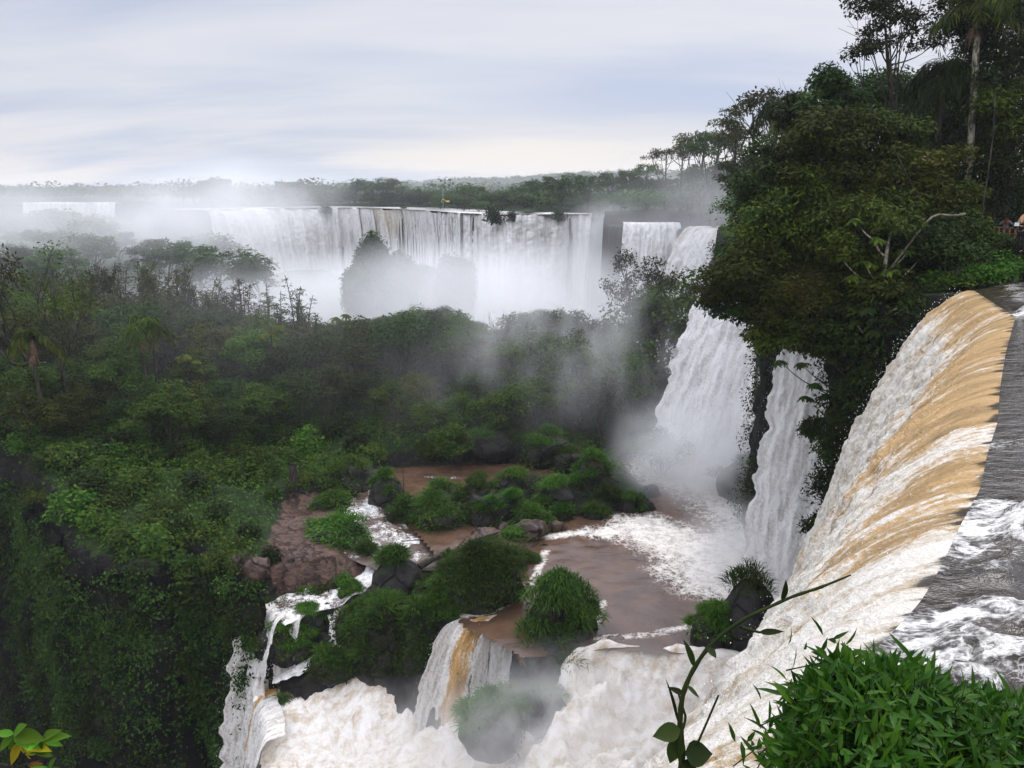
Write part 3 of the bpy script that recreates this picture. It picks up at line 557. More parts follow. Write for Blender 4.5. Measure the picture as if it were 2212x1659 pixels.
flat_water('pool_water', -26, 4, 48, 74, 0.4, -24.62, lambda P: np.clip(lines_foam(P, [(pd([(920, 1030), (990, 1032)], -24.6), 0.5, 0.35)]), 0, 1), 'pool', 0.03,
    np.array([atz(X, Y, -24.6)[:2] for X, Y in ((800, 1046), (840, 1010), (950, 1005), (1130, 1000), (1250, 1020), (1240, 1052), (1050, 1062), (960, 1085), (880, 1075))]))
# churning lower terrace
def churn_terrace():
    xa = np.arange(-20, 20, 0.13); ya = np.arange(26, 47.5, 0.13); X, Y = np.meshgrid(xa, ya, indexing='ij'); P = np.stack([X.ravel(), Y.ravel()], 1)
    s = sdist(P, LOW_OUT); z = LOW(P)+0.3
    a = np.clip(0.35+0.3*fbm(P*0.18, 2, 71), 0.1, 1)
    calm = sst(0, 1, np.exp(-(ldist(P, pd([(610, 1480), (700, 1465), (790, 1468)], -31))/1.3)**2)*1.2)
    w = (1-np.abs(fbm(P*0.55, 4, 72)))*1.1+0.5*np.abs(fbm(P*1.7, 4, 73))
    z = z+(w-0.8)*a*0.85*(1-calm)-calm*0.15+(0.10*fbm(P*4.2, 3, 79)+0.24*fbm(P*np.array((2.2, 1.1)), 4, 80))*(1-calm)
    foot = ldist(P, [(1.0, 22), (3.6, 30), (6.6, 35.5), (10.5, 39.0)]); pl = np.exp(-(foot/2.9)**2); z = z+pl*(2.4+3.0*np.abs(fbm(P*0.5, 4, 75))+0.6*fbm(P*1.6, 4, 76))
    spill = pd([(1140, 1440), (1225, 1416), (1300, 1394), (1380, 1396), (1480, 1406), (1600, 1418), (1680, 1425)]); ds = ldist(P, spill); rp = -25.25-0.85*ds-0.8*sst(0.2, 1.2, ds)+0.7*np.abs(((ds+0.9*fbm(P*0.5, 3, 78)) % 1.9)-0.95)+sst(0.1, 1.0, ds)*(1.1*(w-0.8)+0.45*fbm(P*1.6, 4, 77)); sin_ = sdist(P, np.array(spill+[(16, 30), (-6, 30), tuple(atz(1100, 1490, -28)[:2])])) ; xx = P[:, 0]-np.interp(P[:, 1], (34, 41), (-1.0, 1.4)); rp = rp-4.0*sst(2.5, -0.5, xx+1.2*fbm(P*0.4, 3, 81)); z = np.where(sin_ > -0.3, np.maximum(z, rp), z)
    F = grid_faces(*X.shape); k = s > -0.35; F = F[k[F].all(1)]
    u, inv = np.unique(F, return_inverse=True); V = np.c_[P, z][u]
    f = np.clip(1.0-0.85*calm, 0, 1)[u]
    tag(link('churning_water', mesh('churning_water', V, inv.reshape(F.shape), M['churn'], True, {'foam': f})), kind='structure')
churn_terrace()
def ribbon(name, pts, widths, mat, foamk=0.8, n=60, m=14, amp=0.12, seed=5):
    """a stream laid over its stony bed: pts are (X, Y, z) places"""
    Pts = np.array([atz(X, Y, z) for X, Y, z in pts]); L, t = resample(Pts, n)
    w = np.interp(np.linspace(0, 1, n), np.linspace(0, 1, len(widths)), widths)
    L[1:-1] = 0.25*L[:-2]+0.5*L[1:-1]+0.25*L[2:]
    T = unit(np.gradient(L, axis=0)[:, :2]); Nn = np.c_[-T[:, 1], T[:, 0]]
    c = np.linspace(-1, 1, m); V = np.zeros((n, m, 3)); V[:, :, :2] = L[:, None, :2]+Nn[:, None]*(c[None, :]*w[:, None]*0.5)[:, :, None]; V[:, :, 2] = L[:, None, 2]-0.12*c[None]**4
    q = V.reshape(-1, 3); d = fbm(q*1.4, 3, seed); q[:, 2] += amp*d*2
    slope = np.abs(np.gradient(L[:, 2])/(np.linalg.norm(np.gradient(L[:, :2], axis=0), axis=1)+1e-6))
    f = np.clip(1.0*foamk*(0.40+1.6*slope[:, None])+0.8*fbm(q*0.7, 3, seed+1).reshape(n, m), 0, 1).ravel()
    return tag(link(name, mesh(name, q, grid_faces(n, m), M[mat], True, {'foam': f})), kind='structure')

for i, (pts, wd, fk, kw) in enumerate(STREAMS): ribbon('rapids', pts, wd, 'rapid', fk, seed=8+i, **kw)
def water_plane(name, pts, z, mat='rapid', foam=0.35):
    V = np.array([(x, y, z) for x, y in pts]); n = len(V)
    me = bpy.data.meshes.new(name); me.from_pydata([tuple(v) for v in V], [], [list(range(n))]); me.materials.append(M[mat])
    a = me.attributes.new('foam', 'FLOAT', 'POINT'); a.data.foreach_set('value', np.full(n, foam, np.float32))
    return tag(link(name, me), kind='structure')
FW = -6.0
def upstream(line, wd, z, foam=0.35, outp=0.25):
    L, _ = resample(line, 40); T = unit(np.gradient(L, axis=0)); Nn = np.c_[-T[:, 1], T[:, 0]]
    V = []; 
    for k in np.linspace(-outp, wd, 6): V.append(np.c_[L+Nn*k*DIRN, np.full(len(L), z)])
    V = np.stack(V, 0); q = V.reshape(-1, 3); f = np.clip(foam+0.45*fbm(q*np.array((0.22, 0.22, 1)), 3, 15), 0, 1)
    tag(link('river', mesh('river', q, grid_faces(6, 40), M['rapid'], True, {'foam': f})), kind='structure')
DIRN = 1
def waterfall(label, line, v, ztop, zbot, mat, ns, nt, dirv=None, tan=None, dark=None, amp=0.35, run=1.0, seed=1, group=None, lipn=0.3, name='waterfall', drops=0, spread=0.0, upd=1, ragged=0.0, ff=1.0, froth=0.0, lipz=0.0):
    """a sheet that leaves its lip level and falls as thrown water does; line is walked with the drop on the right-hand side"""
    L = smoothline(line, ns, 1) if len(line) > 2 else resample(line, ns)[0]
    if L.shape[1] == 2: L = np.c_[L, np.full(ns, ztop)]
    s = np.r_[0, np.cumsum(np.linalg.norm(np.diff(L[:, :2], axis=0), axis=1))]; u = s/s[-1]
    if lipz: L = L.copy(); L[:, 2] += lipz*np.minimum(0, fbm(np.c_[s*0.09, s*0], 4, seed+4))-lipz*0.2*np.abs(fbm(np.c_[s*0.5, s*0], 3, seed+5))
    T = unit(np.gradient(L[:, :2], axis=0)); D = np.c_[T[:, 1], -T[:, 0]] if dirv is None else np.stack([np.interp(u, np.linspace(0, 1, len(dirv)), np.array(dirv)[:, k]) for k in (0, 1)], 1)
    D = unit(D); tmax = math.sqrt(2*(ztop-zbot)/9.81); nr = max(3, int(nt*0.12))
    vv = v*(1+lipn*0.5*fbm(np.c_[s*0.22, s*0], 3, seed)); off = lipn*1.4*fbm(np.c_[s*0.3, s*0+5], 4, seed+1)
    r = np.r_[np.linspace(-run, 0, nr, endpoint=False), np.zeros(nt)]; tt = np.r_[np.zeros(nr), np.linspace(0, 1, nt)**0.8*tmax]
    dist = r[None]+vv[:, None]*tt[None]+off[:, None]*(sst(-run, 0.01, r) if lipn > 0.2 else sst(0, 0.5, tt))[None]
    lat = (u-0.5)[:, None]*spread*(tt[None]/tmax)
    V = np.zeros((ns, len(tt), 3)); V[:, :, :2] = L[:, None, :2]+D[:, None]*dist[:, :, None]+T[:, None]*lat[:, :, None]; V[:, :, 2] = L[:, 2][:, None]-0.5*9.81*tt[None]**2
    path = np.concatenate([np.zeros((ns, 1)), np.cumsum(np.linalg.norm(np.diff(V, axis=1), axis=2), 1)], 1)-run
    uv = np.stack([np.repeat(s[:, None], len(tt), 1), path], -1).reshape(-1, 2)
    g = sst(0.0, 2.5, path).ravel()
    N3 = np.repeat(np.c_[D, np.full(ns, 0.35)], len(tt), 0)
    d = fbm(uv*np.array((1.1, 0.14))*ff, 4, seed+2)*0.9+fbm(uv*np.array((3.4, 0.8))*ff, 4, seed+3)*0.7
    q = V.reshape(-1, 3)+N3*(d*amp*((0.25 if lipn > 0.2 else 0.0)+0.75*g))[:, None]
    if froth:
        d3 = fbm(q*np.array((2.6, 2.6, 2.0)), 4, seed+6, 0.6); q = q+N3*(d3*froth*sst(0.4, 4.0, path).ravel())[:, None]
    if ragged:
        e = np.minimum(u, 1-u)*s[-1]; sg = np.sign(u-0.5)
        rg = ragged*fbm(np.stack([np.repeat((sg*4)[:, None], len(tt), 1), path*0.9], -1).reshape(-1, 2), 5, seed+9, 0.65)*np.repeat(np.exp(-e/0.8), len(tt))*g
        q[:, :2] += np.repeat(T*sg[:, None], len(tt), 0)*rg[:, None]
    U, Pp = np.repeat(u, len(tt)), path.ravel()
    ta = np.zeros(len(q)) if tan is None else tan(U, Pp); da = np.zeros(len(q)) if dark is None else dark(U, Pp)
    root = thing(name, label, 'waterfall', tuple(V[ns//2, nr]), group=group)
    lo = V[ns//2, nr]
    o = link('water_sheet', mesh('water_sheet', q-lo, grid_faces(ns, len(tt)), M[mat], True, {'tan': ta, 'dark': da}, uv), root)
    if drops:
        rng = np.random.default_rng(seed); k = rng.integers(0, len(q), drops*6); w = rng.random(drops*6)
        edge = np.minimum(U[k], 1-U[k]); keep = (w < np.where(edge < 0.03, 1.0, 0.10)) & (Pp[k] > 0.6); k = k[keep][:drops]
        c = q[k]-lo+rng.normal(size=(len(k), 3))*np.array((0.22, 0.22, 0.25))*(0.4+0.1*Pp[k])[:, None]+N3[k]*0.1
        sz = rng.uniform(0.004, 0.012, len(k))*(0.7+0.022*np.linalg.norm(c+lo, axis=1))
        link('spray', octas(c, sz, rng), root)['kind'] = 'stuff'; root.children[-1].data.materials.append(M['spray'])
    return q.reshape(ns, len(tt), 3)
def octas(c, sz, rng):
    b = np.array(((1, 0, 0), (-1, 0, 0), (0, 1, 0), (0, -1, 0), (0, 0, 1.5), (0, 0, -1.5)))
    f = np.array(((0, 2, 4), (2, 1, 4), (1, 3, 4), (3, 0, 4), (2, 0, 5), (1, 2, 5), (3, 1, 5), (0, 3, 5)))
    b = b[None]*(0.7+0.6*rng.random((len(c), 6, 1)))
    V = c[:, None]+b*sz[:, None, None]; F = (np.arange(len(c))*6)[:, None, None]+f[None]
    return mesh('spray', V.reshape(-1, 3), F.reshape(-1, 3), None)

# the great near fall and the river that feeds it share one lip line
NS = 420; LN = smoothline(LIP[::-1], NS, 1); LN[:, 2] = ZR      # from the near end to the far end
near_rng = np.linspace(0, 1, NS)
DV = [(-0.95, -0.10), (-0.97, -0.08), (-1.0, -0.05), (-0.98, -0.10), (-0.97, -0.12)]
def near_tan(U, P):
    band = 0.78*sst(-0.3, 0.1, P)*sst(5.0, 0.6, P)
    band = band*(0.45+0.55*sst(0.05, 0.30, U))
    band = np.where(U < 0.16, band*0.45, band)
    ft = 0.55*np.exp(-((U-0.60)/0.05)**2)+0.45*np.exp(-((U-0.42)/0.035)**2)
    return 0.9*np.clip(band+ft*sst(0, 0.6, P)*sst(11, 3, P)-0.5*np.exp(-((U-0.30)/0.03)**2), 0, 1.2)
def near_dark(U, P): return sst(0.55, 0.0, P)*(0.62+0.9*fbm(np.c_[U*170, P*0.35], 3, 4)+0.3*fbm(np.c_[U*26, P*0.2], 3, 5))
SURGE = [(a_, b_, c_*0.8) for a_, b_, c_ in [(pd([(1990, 1400), (2060, 1340), (2150, 1320), (2230, 1345)], ZR), 0.28, 1.0), (pd([(1960, 1430), (2080, 1420), (2150, 1455), (2230, 1470)], ZR), 0.3, 0.9), (pd([(1900, 1385), (2000, 1345)], ZR), 0.3, 0.9),
    (pd([(2060, 1160), (2110, 1130), (2165, 1115), (2230, 1165)], ZR), 0.5, 1.0), (pd([(2030, 1210), (2140, 1165), (2230, 1190)], ZR), 0.3, 0.75), (pd([(2120, 700), (2160, 690), (2230, 672)], ZR), 0.45, 0.75), (pd([(2130, 1240), (2200, 1215)], ZR), 0.2, 0.6),
    (pd([(2120, 965), (2180, 958), (2240, 962)], ZR), 0.25, 0.55), (pd([(1800, 1480), (1880, 1440)], ZR), 0.3, 0.9), (pd([(1820, 1500), (1960, 1470), (2100, 1520)], ZR), 0.3, 0.8)]]
def surge(P): return np.clip(lines_foam(P, SURGE), 0, 1)
q = waterfall('huge amber and cream waterfall curving over the near lip, beside the dark cliff', LN, 4.4, ZR, -30.5, 'fall_near', NS, 320, DV, near_tan, near_dark, 0.24, 0.12, 7, drops=4200, lipn=0.12, ragged=0.7, froth=0.22)
def upper_river():
    m = 110; r = np.linspace(0, 1, m)**1.6*44
    n = NS; u = np.linspace(0, 1, n)
    ud = np.stack([np.interp(u, (0, 0.25, 0.6, 1), (0.93, 1.0, 0.97, 0.86)), np.interp(u, (0, 0.25, 0.6, 1), (-0.36, -0.05, 0.15, 0.50))], 1); ud = unit(ud)
    V = np.zeros((n, m, 3)); V[:, :, :2] = LN[:, None, :2]+ud[:, None]*(r-0.12)[None, :, None]; V[:, :, 2] = ZR+0.012
    P = V[:, :, :2].reshape(-1, 2); f = surge(P)
    f = np.clip(f+0.22*np.clip(fbm(P*np.array((0.35, 1.0)), 3, 95), 0, 1), 0, 1)
    z = ZR+0.0+0.30*fbm(P*np.array((0.55, 1.3)), 4, 91)*sst(0.3, 2.5, np.repeat(r[None], n, 0).ravel())+f*(0.36+0.40*fbm(P*2.8, 4, 92))*sst(0.2, 0.9, np.repeat(r[None], n, 0).ravel())
    q = V.reshape(-1, 3); q[:, 2] = z+0.02*np.repeat(r[None], n, 0).ravel()
    tag(link('river', mesh('river', q, grid_faces(n, m), M['river_top'], True, {'foam': f})), kind='structure')
upper_river()
waterfall('white waterfall behind the hanging branches, farther of two dropping into the brown pool', FALL_A[::-1], 4.4, -6.2, -25.4, 'fall_mid', 120, 120, [(-0.85, -0.5), (-0.6, -0.8)], lambda U, P: 0.25*sst(3, 0.5, P), None, 0.3, 3, 11, lipn=0.5, drops=900, ragged=0.7, spread=4.5)
waterfall('narrow white waterfall beside the black cliff, nearer of two dropping into the brown pool', FALL_B[::-1], 2.9, -6.0, -25.4, 'fall_mid', 110, 130, None, lambda U, P: 0.3*sst(3, 0.5, P)+0.25*np.exp(-((U-0.7)/0.12)**2), None, 0.28, 3, 12, lipn=0.4, drops=1400, ragged=0.55, spread=2.2)
waterfall('creamy far waterfall spilling rightmost of the misty cliff falls, next to the leafy branches', FALL_C[::-1], 3.6, FW, -34, 'fall_far', 80, 90, None, lambda U, P: 0.35*sst(8, 1, P), None, 0.7, 2, 13, lipn=0.8, spread=6, lipz=0.6)
waterfall('broad far waterfall with grey streaks, between the misty trees and the creamy rightmost far fall', FALL_D[::-1], 2.4, FW, -34, 'fall_far', 90, 90, None, None, lambda U, P: 0.34*np.exp(-((U-0.55)/0.12)**2)+0.22*np.exp(-((U-0.2)/0.05)**2), 0.7, 2, 14, lipn=0.6, spread=2)
def mt(U, P): return 0.62*(np.exp(-((U-0.57)/0.045)**2)+0.8*np.exp(-((U-0.50)/0.03)**2)+0.5*np.exp(-((U-0.38)/0.03)**2))*sst(20, 2, P)
def md(U, P): return 0.30*np.exp(-((U-0.275)/0.012)**2)+0.28*np.exp(-((U-0.20)/0.008)**2)+0.3*np.exp(-((U-0.16)/0.01)**2)+0.3*np.exp(-((U-0.325)/0.01)**2)*sst(3, 0, P)+0.22*np.exp(-((U-0.10)/0.012)**2)
waterfall('wide white curtain of falls across the misty gorge, longest of the far waterfalls', MAIN, 2.6, FW, -36, 'fall_far', 420, 110, [(-0.2, -1), (0.05, -1), (0.05, -1), (0.3, -0.95), (0.55, -0.8), (0.5, -0.85), (0.5, -0.85), (0.8, -0.6), (0.9, -0.3)], mt, md, 1.0, 3, 15, lipn=2.8, lipz=2.3)
waterfall('low white waterfall far away on the horizon, beyond the misty treetops', FARL[::-1], 3, FW, -18, 'fall_far', 90, 40, [(0.3, -1), (0, -1), (0.2, -1)], None, lambda U, P: 0.4*np.exp(-((U-0.45)/0.06)**2), 0.8, 3, 16, lipn=1.5)
for ln, wd in ((FALL_A, 8), (FALL_B, 8), (FALL_C, 9), (FALL_D, 12)): upstream(ln[::-1], wd, FW-0.15 if ln is not FALL_B else -6.05)
upstream(MAIN[::-1], 22, FW-0.05, 0.4, 0.5); upstream(FARL[::-1], 26, FW-0.05, 0.4)
# falls of the middle terrace
def sf(label, disp, v, z0, z1, nsx, tanf, dirv, seed, darkf=None, amp=0.16, drops=700, run=0.6, ragged=0.4, spread=0.0):
    return waterfall(label, np.array([atz(X, Y, z0)[:2] for X, Y in disp]), v, z0, z1, 'fall_small', nsx, 80, dirv, tanf, darkf, amp, run, seed, drops=drops, lipn=0.25, ragged=ragged, spread=spread, group=None)
sf('short amber waterfall over the pool edge, beside the grassy ridge, with an orange middle', [(1062, 1336), (1030, 1340), (1000, 1336), (962, 1350)][::-1], 2.6, -25.0, -31.0, 90, lambda U, P: 0.72*np.exp(-((U-0.74)/0.26)**2), [(-0.7, -0.7), (-0.6, -0.8)], 31)
sf('small split waterfall of white threads over mossy ledge, right of the amber chute', [(1040, 1372), (1072, 1352), (1100, 1350), (1142, 1352)], 1.4, -25.05, -30.8, 90, lambda U, P: 0.6*np.exp(-((U-0.9)/0.18)**2), [(-0.5, -0.85), (-0.15, -1)], 32, lambda U, P: 0.46*np.exp(-((U-0.36)/0.05)**2)+0.4*np.exp(-((U-0.70)/0.04)**2)+0.35*np.exp(-((U-0.85)/0.03)**2))
sf('tall thin waterfall plunging down beside the dark mossy cliff', [(600, 1342), (585, 1322), (566, 1312), (540, 1314)][::-1], 2.0, -26.9, -62, 70, None, [(-0.75, -0.65), (-0.45, -0.9)], 33, lambda U, P: 0.2*np.exp(-((U-0.75)/0.12)**2), 0.35, 1500, 0.8, 0.8, 1.5)
sf('little waterfall dropping off a ledge between two grass tufts', [(652, 1336), (625, 1332), (600, 1336)][::-1], 1.0, -27.0, -31.2, 50, None, [(-0.3, -0.95), (-0.3, -0.95)], 34, lambda U, P: 0.25*sst(0.6, 3, P), 0.15, 500)
sf('white waterfall leaving the churning terrace beside its grassy rock, with a tan streak', [(574, 1474), (563, 1498), (568, 1530), (578, 1562), (580, 1600)], 1.7, -31.4, -62, 80, lambda U, P: 0.75*np.exp(-((U-0.22)/0.12)**2)*sst(16, 3, P), [(-0.8, -0.6), (-0.85, -0.5)], 35, None, 0.35, 1500, 1.0, 0.8)

# ------------------------------------------------------------------ plants
def crown_mesh(rng, cen, Rx, Rz, ncl, nl, ls, asp=0.5, tight=0.36, low=-0.35, flat=0.7, up=0.8, mat='leaf_mid', shell=(0.5, 1.0), droop=0.15):
    """leaf clumps spread through the crown; returns the clump centres and the mesh"""
    d = rdir(rng, ncl*5); d = d[d[:, 2] > low][:ncl]; n = len(d)
    c = cen+d*np.array((Rx, Rx, Rz))*rng.uniform(shell[0], shell[1], n)[:, None]
    rc = Rx*tight*rng.uniform(0.65, 1.35, n)
    k = rng.choice(n, nl, p=rc**2/(rc**2).sum())
    e = rdir(rng, nl); e[:, 2] = np.abs(e[:, 2])*np.where(rng.random(nl) < 0.75, 1, -0.6)
    p = c[k]+e*rc[k, None]*np.array((1, 1, flat))*rng.random(nl)[:, None]**0.45
    nr = unit(e*0.7+UP*up+rng.normal(size=(nl, 3))*0.55)
    D = unit(np.cross(nr, rdir(rng, nl))+e*0.4-UP*0.25)
    L = ls*rng.uniform(0.6, 1.35, nl)
    V, F = leaves(p, D, nr, L, L*asp, 0.3, droop)
    return c, rc, mesh('crown', V, F, M[mat])
def limb_mesh(rng, base, top, c, r0, mat, nlim=10, sides=6, lean=0.0, frac=(0.35, 0.95), taper=0.35, sag=0.12):
    b = np.asarray(base, float); t = np.asarray(top, float); h = np.linalg.norm(t-b)
    bend = rng.normal(size=3)*np.array((1, 1, 0.1))*h*0.05+np.array((lean, 0, 0))
    tr = curve(b, t, bend, 12); paths = [(tr, np.linspace(1, taper, 12)*r0*np.r_[1.35, 1.1, np.ones(10)])]
    for j in rng.permutation(len(c))[:nlim]:
        f = rng.uniform(*frac); i = min(10, int(f*11)); s = tr[i]; r = r0*(1-(1-taper)*f)*0.55
        P = curve(s, c[j], (c[j]-s)*np.array((0.12, 0.12, 0))-UP*sag*np.linalg.norm(c[j]-s)*rng.uniform(-0.4, 1), 7)
        paths.append((P, np.linspace(r, r*0.25, 7)))
        for _ in range(2):
            w = P[rng.integers(3, 6)]; e = c[j]+rng.normal(size=3)*h*0.06
            paths.append((curve(w, e, rng.normal(size=3)*h*0.012, 4), np.linspace(r*0.4, r*0.12, 4)))
    V, F = tubes(paths, sides); return mesh('trunk', V, F, M[mat], True)
def proto_tree(seed, H, Rx, Rz, mat, ncl=26, nl=2600, ls=0.34, bark='bark_dark', **kw):
    rng = np.random.default_rng(seed); cen = np.array((0, 0, H-Rz))
    c, rc, cm = crown_mesh(rng, cen, Rx, Rz, ncl, nl, ls, mat=mat, **kw)
    tm = limb_mesh(rng, (0, 0, -0.8), cen+UP*Rz*0.4, c, 0.035*H*0.6+0.05, bark, 9, 5)
    return (('trunk', tm), ('crown', cm))
def blades(rng, base, D, L, W, bend):
    """grass blades: two quads each, bending over under their weight"""
    n = len(base); S = unit(np.cross(D, UP+rng.normal(size=(n, 3))*0.3)); L = L[:, None]; W = W[:, None]
    p1 = base+D*L*0.55; o = D*np.array((1, 1, 0)); p2 = p1+unit(D+o*0.7-UP*bend)*L*0.5
    V = np.stack([base-S*W*0.5, base+S*W*0.5, p1+S*W*0.45, p1-S*W*0.45, p2+S*W*0.08, p2-S*W*0.08], 1).reshape(-1, 3)
    i = np.arange(n)*6; F = np.concatenate([np.stack([i, i+1, i+2, i+3], 1), np.stack([i+3, i+2, i+4, i+5], 1)]); return V, F
def proto_bamboo(seed, H, n=7, spread=1.5):
    rng = np.random.default_rng(seed); paths, LP, LD = [], [], []
    for k in range(n):
        a = rng.uniform(0, 6.28); h = H*rng.uniform(0.6, 1.0); b = np.array((math.cos(a), math.sin(a), 0))*rng.uniform(0.05, 0.5)
        t = np.array((math.cos(a)*spread*rng.uniform(0.2, 1.1), math.sin(a)*spread*rng.uniform(0.2, 1.1), h))
        P = curve(b, t, np.array((-math.cos(a)*0.2, -math.sin(a)*0.2, h*0.08)), 14); paths.append((P, np.linspace(0.07, 0.022, 14)))
        for z in np.linspace(0.25, 0.99, 26):
            s = P[min(13, int(z*13))]; aa = rng.uniform(0, 6.28); ll = (1.12-z)*1.9*rng.uniform(0.5, 1.1)
            e = s+np.array((math.cos(aa)*ll, math.sin(aa)*ll, ll*rng.uniform(0.3, 0.9)))
            Q = curve(s, e, UP*0.06, 4); paths.append((Q, np.linspace(0.016, 0.007, 4)))
            m = max(6, int(ll*15)); f = rng.uniform(0.15, 1.05, m)
            LP.append(s+(e-s)*f[:, None]+rng.normal(size=(m, 3))*0.09); LD.append(np.tile(e-s, (m, 1))+rng.normal(size=(m, 3))*0.55-UP*0.35)
    LP = np.concatenate(LP); LD = np.concatenate(LD); n_ = len(LP)
    V, F = leaves(LP, LD, unit(UP+rng.normal(size=(n_, 3))*0.6), rng.uniform(0.24, 0.46, n_), rng.uniform(0.07, 0.12, n_))
    tv, tf = tubes(paths, 4)
    return (('stem', mesh('stem', tv, tf, M['bark_dark'], True)), ('crown', mesh('crown', V, F, M['leaf_bamboo'])))
def palm_meshes(seed, H, fl=2.6, nf=22, r0=0.13, lean=(0, 0), mat='leaf_olive', bark='bark_pale', skirt=True, hang=1.0, wl=0.035, nleaf=46):
    rng = np.random.default_rng(seed); top = np.array((lean[0], lean[1], H))
    tr = curve((0, 0, -0.8), top, (lean[0]*-0.12, 0, 0), 16); V, F = tubes([(tr, r0*np.r_[1.5, 1.2, np.linspace(1, 0.8, 14)])], 10)
    tm = mesh('trunk', V, F, M[bark], True); P, D, Nn, L, rp = [], [], [], [], []
    for k in range(nf):
        a = k*2.4+rng.uniform(-0.3, 0.3); el = rng.uniform(-0.2, 1.35); o = np.array((math.cos(a), math.sin(a), 0)); l = fl*rng.uniform(0.8, 1.1)
        t = np.linspace(0, 1, 12)[:, None]; C = top+o*l*t*math.cos(el)*(1-0.12*t)+UP*l*(math.sin(el)*t-hang*(0.62+0.2*math.cos(el))*t**2.1)
        rp.append((C, np.linspace(0.035, 0.008, 12)))
        T = unit(np.gradient(C, axis=0)); tt = rng.uniform(0.12, 1, nleaf); i = (tt*11).astype(int).clip(0, 10)
        q = C[i]+(C[i+1]-C[i])*((tt*11)-i)[:, None]; S = unit(np.cross(T[i], UP)); sg = np.where(rng.random(nleaf) < .5, 1, -1)[:, None]
        P.append(q); D.append(S*sg*0.8+T[i]*0.6-UP*rng.uniform(0.2, 1.0, (nleaf, 1))*hang+rng.normal(size=(nleaf, 3))*0.12); Nn.append(UP+rng.normal(size=(nleaf, 3))*0.3); L.append(fl*0.26*(0.5+np.sin(tt*2.9))*rng.uniform(0.7, 1.1, nleaf))
    P, D, Nn, L = map(np.concatenate, (P, D, Nn, L)); V, F = leaves(P, D, Nn, L, L*0.0+wl*1.6, 0.3, 0.25)
    rv, rf = tubes(rp, 4); V2 = np.concatenate([V, rv]); F2 = np.concatenate([F, rf+len(V)])
    parts = [('trunk', tm), ('crown', mesh('crown', V2, F2, M[mat]))]
    if skirt:
        n = 130; a = rng.uniform(0, 6.28, n); zz = rng.uniform(0.1, 1.0, n); b = tr[-1]+np.c_[np.cos(a)*r0, np.sin(a)*r0, -zz*1.2]
        V, F = leaves(b, np.c_[np.cos(a)*0.25, np.sin(a)*0.25, -np.ones(n)], np.c_[np.cos(a), np.sin(a), 0*a], rng.uniform(0.5, 1.3, n), 0.06); parts.append(('dead_fronds', mesh('dead_fronds', V, F, M['thatch'])))
    return parts
def umbrella_leaves(rng, C, ax, Rl, lobes=9):
    """round hand-shaped leaves of drooping lobes, one set of lobes per centre"""
    P, D, Nn, L = [], [], [], []
    for c, a, r in zip(C, ax, Rl):
        a = unit(np.asarray(a)); s = unit(np.cross(a, (0.3, 0.2, 0.9))); t = np.cross(a, s)
        for k in range(lobes):
            th = 6.283*k/lobes+0.2*rng.normal(); d = s*math.cos(th)+t*math.sin(th)
            P.append(c); D.append(d+a*0.12); Nn.append(a); L.append(r*rng.uniform(0.75, 1.1))
    L = np.array(L); return lances(np.array(P), np.array(D), np.array(Nn), L, L*0.42, 0.55)
def cecropia_meshes(seed, H, arms, leaf=0.42, r0=0.1, bark='bark_pale', mat='leaf_olive', lean=(0, 0)):
    """arms: list of end points relative to the foot; an umbrella tuft at every end"""
    rng = np.random.default_rng(seed); top = np.array((lean[0], lean[1], H)); tr = curve((0, 0, -0.6), top, (-0.15*lean[0], 0.1, 0), 12)
    paths = [(tr, np.linspace(r0*1.3, r0*0.6, 12))]; C, A, Rl = [], [], []
    for e in arms:
        e = np.asarray(e, float); i = int(np.clip(np.argmin(np.abs(tr[:, 2]-(e[2]-0.45*np.linalg.norm(e[:2]-tr[-1][:2])-0.3))), 2, 11)); s = tr[i]
        Q = curve(s, e, -UP*0.16*np.linalg.norm(e-s), 9); paths.append((Q, np.linspace(r0*0.5, r0*0.22, 9)))
        for k in range(rng.integers(5, 9)):
            a = rng.uniform(0, 6.28); pl = rng.uniform(0.15, 0.5)*leaf*1.7; c = e+np.array((math.cos(a)*pl, math.sin(a)*pl, rng.uniform(0.0, 0.35)*leaf))
            paths.append((curve(e, c, UP*0.03, 4), np.full(4, r0*0.09))); C.append(c); A.append((math.cos(a)*0.45, math.sin(a)*0.45, 1)); Rl.append(leaf*rng.uniform(0.65, 1.05))
    V, F = umbrella_leaves(rng, C, A, Rl); tv, tf = tubes(paths, 7)
    return (('trunk', mesh('trunk', tv, tf, M[bark], True)), ('crown', mesh('crown', V, F, M[mat])))
def bare_meshes(seed, H, spread, depth=4, r0=0.12, leafn=500, ls=0.22, mat='leaf_olive', bark='bark_dark', up=0.35):
    rng = np.random.default_rng(seed); paths, tips = [], []
    def grow(p, d, l, r, k):
        e = p+d*l; paths.append((curve(p, e, rng.normal(size=3)*l*0.08, 6), np.linspace(r, r*0.6, 6)))
        if k == 0: tips.append(e); return
        for _ in range(3 if k > 1 else 4):
            grow(e if rng.random() < 0.6 else p+d*l*rng.uniform(0.5, 1), unit(d+rdir(rng, 1)[0]*spread+UP*up*rng.uniform(-0.2, 1)), l*rng.uniform(0.55, 0.8), r*0.55, k-1)
    grow(np.array((0, 0, -0.5)), UP, H*0.42, r0, depth); tips = np.array(tips)
    V, F = tubes(paths, 4); n = leafn; k = rng.integers(0, len(tips), n); p = tips[k]+rng.normal(size=(n, 3))*H*0.03
    lv, lf = leaves(p, rdir(rng, n)-UP*0.3, unit(UP+rng.normal(size=(n, 3))*0.7), ls*rng.uniform(.6, 1.3, n), ls*0.45)
    return (('trunk', mesh('trunk', V, F, M[bark], True)), ('crown', mesh('crown', lv, lf, M[mat])))
